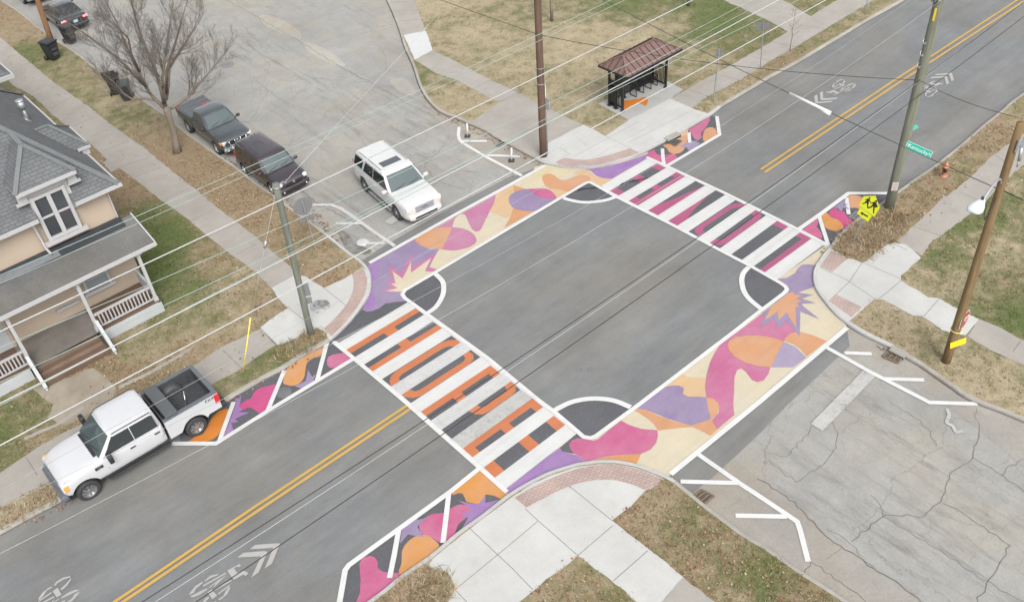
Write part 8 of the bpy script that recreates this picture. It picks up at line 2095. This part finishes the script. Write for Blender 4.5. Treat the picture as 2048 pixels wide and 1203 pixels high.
def in_px(px, z, dens, rng):
    P = GP(px, z); A = np.array(P); (x0_, y0_), (x1_, y1_) = A.min(0), A.max(0); n = int((x1_ - x0_) * (y1_ - y0_) * dens)
    x_ = rng.uniform(x0_, x1_, n); y_ = rng.uniform(y0_, y1_, n); k = inside(P, x_, y_); return x_[k], y_[k]
GL = [([(500, 368), (520, 372), (600, 430), (660, 470), (672, 484), (690, 480), (680, 462), (650, 440), (636, 425), (600, 408), (560, 385), (520, 362)], 60), ([(410, 300), (480, 345), (500, 360), (500, 345), (455, 318)], 40),
      ([(860, 200), (885, 222), (920, 236), (960, 258), (1000, 282), (1050, 309), (1085, 327), (1078, 332), (1030, 312), (985, 288), (950, 268), (910, 250), (875, 230), (845, 195)], 55), ([(560, 742), (600, 716), (650, 690), (655, 696), (600, 730), (560, 752), (500, 785), (450, 812), (446, 806)], 45),
      ([(1330, 950), (1345, 958), (1360, 975), (1340, 965)], 60), ([(60, 1040), (137, 998), (150, 1003), (70, 1050)], 40), ([(1750, 690), (1770, 692), (1775, 705), (1755, 700)], 70), ([(1640, 505), (1700, 450), (1710, 455), (1650, 515)], 90)]
gx, gy = [], []
for px, dn in GL:
    a_, b_ = in_px(px, 0, dn, rg); gx.append(a_); gy.append(b_)
tag(leaves('gutter_leaves', np.concatenate(gx), np.concatenate(gy), .012, .035, .07, rg), 'brown leaves and grit gathered in the gutters', 'fallen leaves', kind='stuff')
# leaves strayed onto slabs near the lawn edges
sx, sy = [], []
for px, dn in (([(1289, 980), (1330, 965), (1345, 965), (1300, 1005), (1230, 1050), (1215, 1038)], 12), ([(200, 830), (240, 770), (210, 745), (150, 790)], 10), ([(1120, 1110), (1170, 1105), (1200, 1150), (1100, 1170)], 6), ([(430, 760), (560, 690), (520, 660), (400, 720)], 3), ([(0, 100), (200, 230), (420, 400), (400, 410), (150, 250), (0, 130)], 2.0), ([(1700, 520), (1790, 480), (1800, 490), (1740, 530)], 18), ([(1850, 470), (1960, 350), (1940, 350), (1840, 450)], 5)):
    a_, b_ = in_px(px, BZ, dn, rg); sx.append(a_); sy.append(b_)
tag(leaves('stray_leaves', np.concatenate(sx), np.concatenate(sy), BZ + .012, .03, .06, rg, zj=.02), 'stray brown leaves lying on the pavement slabs', 'fallen leaves', kind='stuff')
ST = A3(212, 184, 150)
def straw(label, px, dens, h0, h1, seed, greens=.1):
    r2 = np.random.default_rng(seed); x_, y_ = in_px(px, BZ, dens, r2)
    c_ = np.array([alb(*t) for t in ((214, 188, 152), (196, 166, 132), (172, 138, 108), (224, 204, 172), (150, 146, 110), (130, 100, 78))]); i_ = r2.choice(6, len(x_), p=[.3, .25, .17, .13, greens, .15 - greens])
    tag(blades('dry_grass', x_, y_, BZ - .01, h0, h1, .011, 2.3, c_[i_], r2, 5, .09), label, 'dry grass', kind='stuff')
straw('tall bleached straw clump around the foot of the thick pole', T('h', [(560, 905), (740, 700), (880, 575), (960, 570), (1060, 500), (1180, 500), (1260, 440), (1400, 420), (1500, 430), (1640, 540), (1640, 620), (1500, 780), (1420, 850), (1230, 960), (1050, 1110), (960, 1130), (880, 1060), (720, 1040), (600, 970)]), 62, .08, .24, 21)
straw('dead tangled grass tuft at the corner of the bottom slab', T('f', [(905, 855), (935, 880), (1075, 930), (1110, 1010), (1140, 1085), (1080, 1180), (1040, 1290), (420, 1290), (520, 1140), (640, 1040)]), 70, .10, .26, 22)
straw('tangled dry grass around the foot of the thin weathered pole', T('z', [(270, 1190), (360, 1145), (430, 1110), (520, 1085), (570, 1100), (600, 1150), (560, 1190), (480, 1240), (380, 1290), (280, 1320), (200, 1330)]), 55, .06, .18, 23, .12)
straw('dry grass by the front sidewalk in front of the white pickup', [(0, 1020), (53, 990), (100, 968), (125, 985), (137, 993), (60, 1033), (0, 1062)], 45, .05, .14, 24)
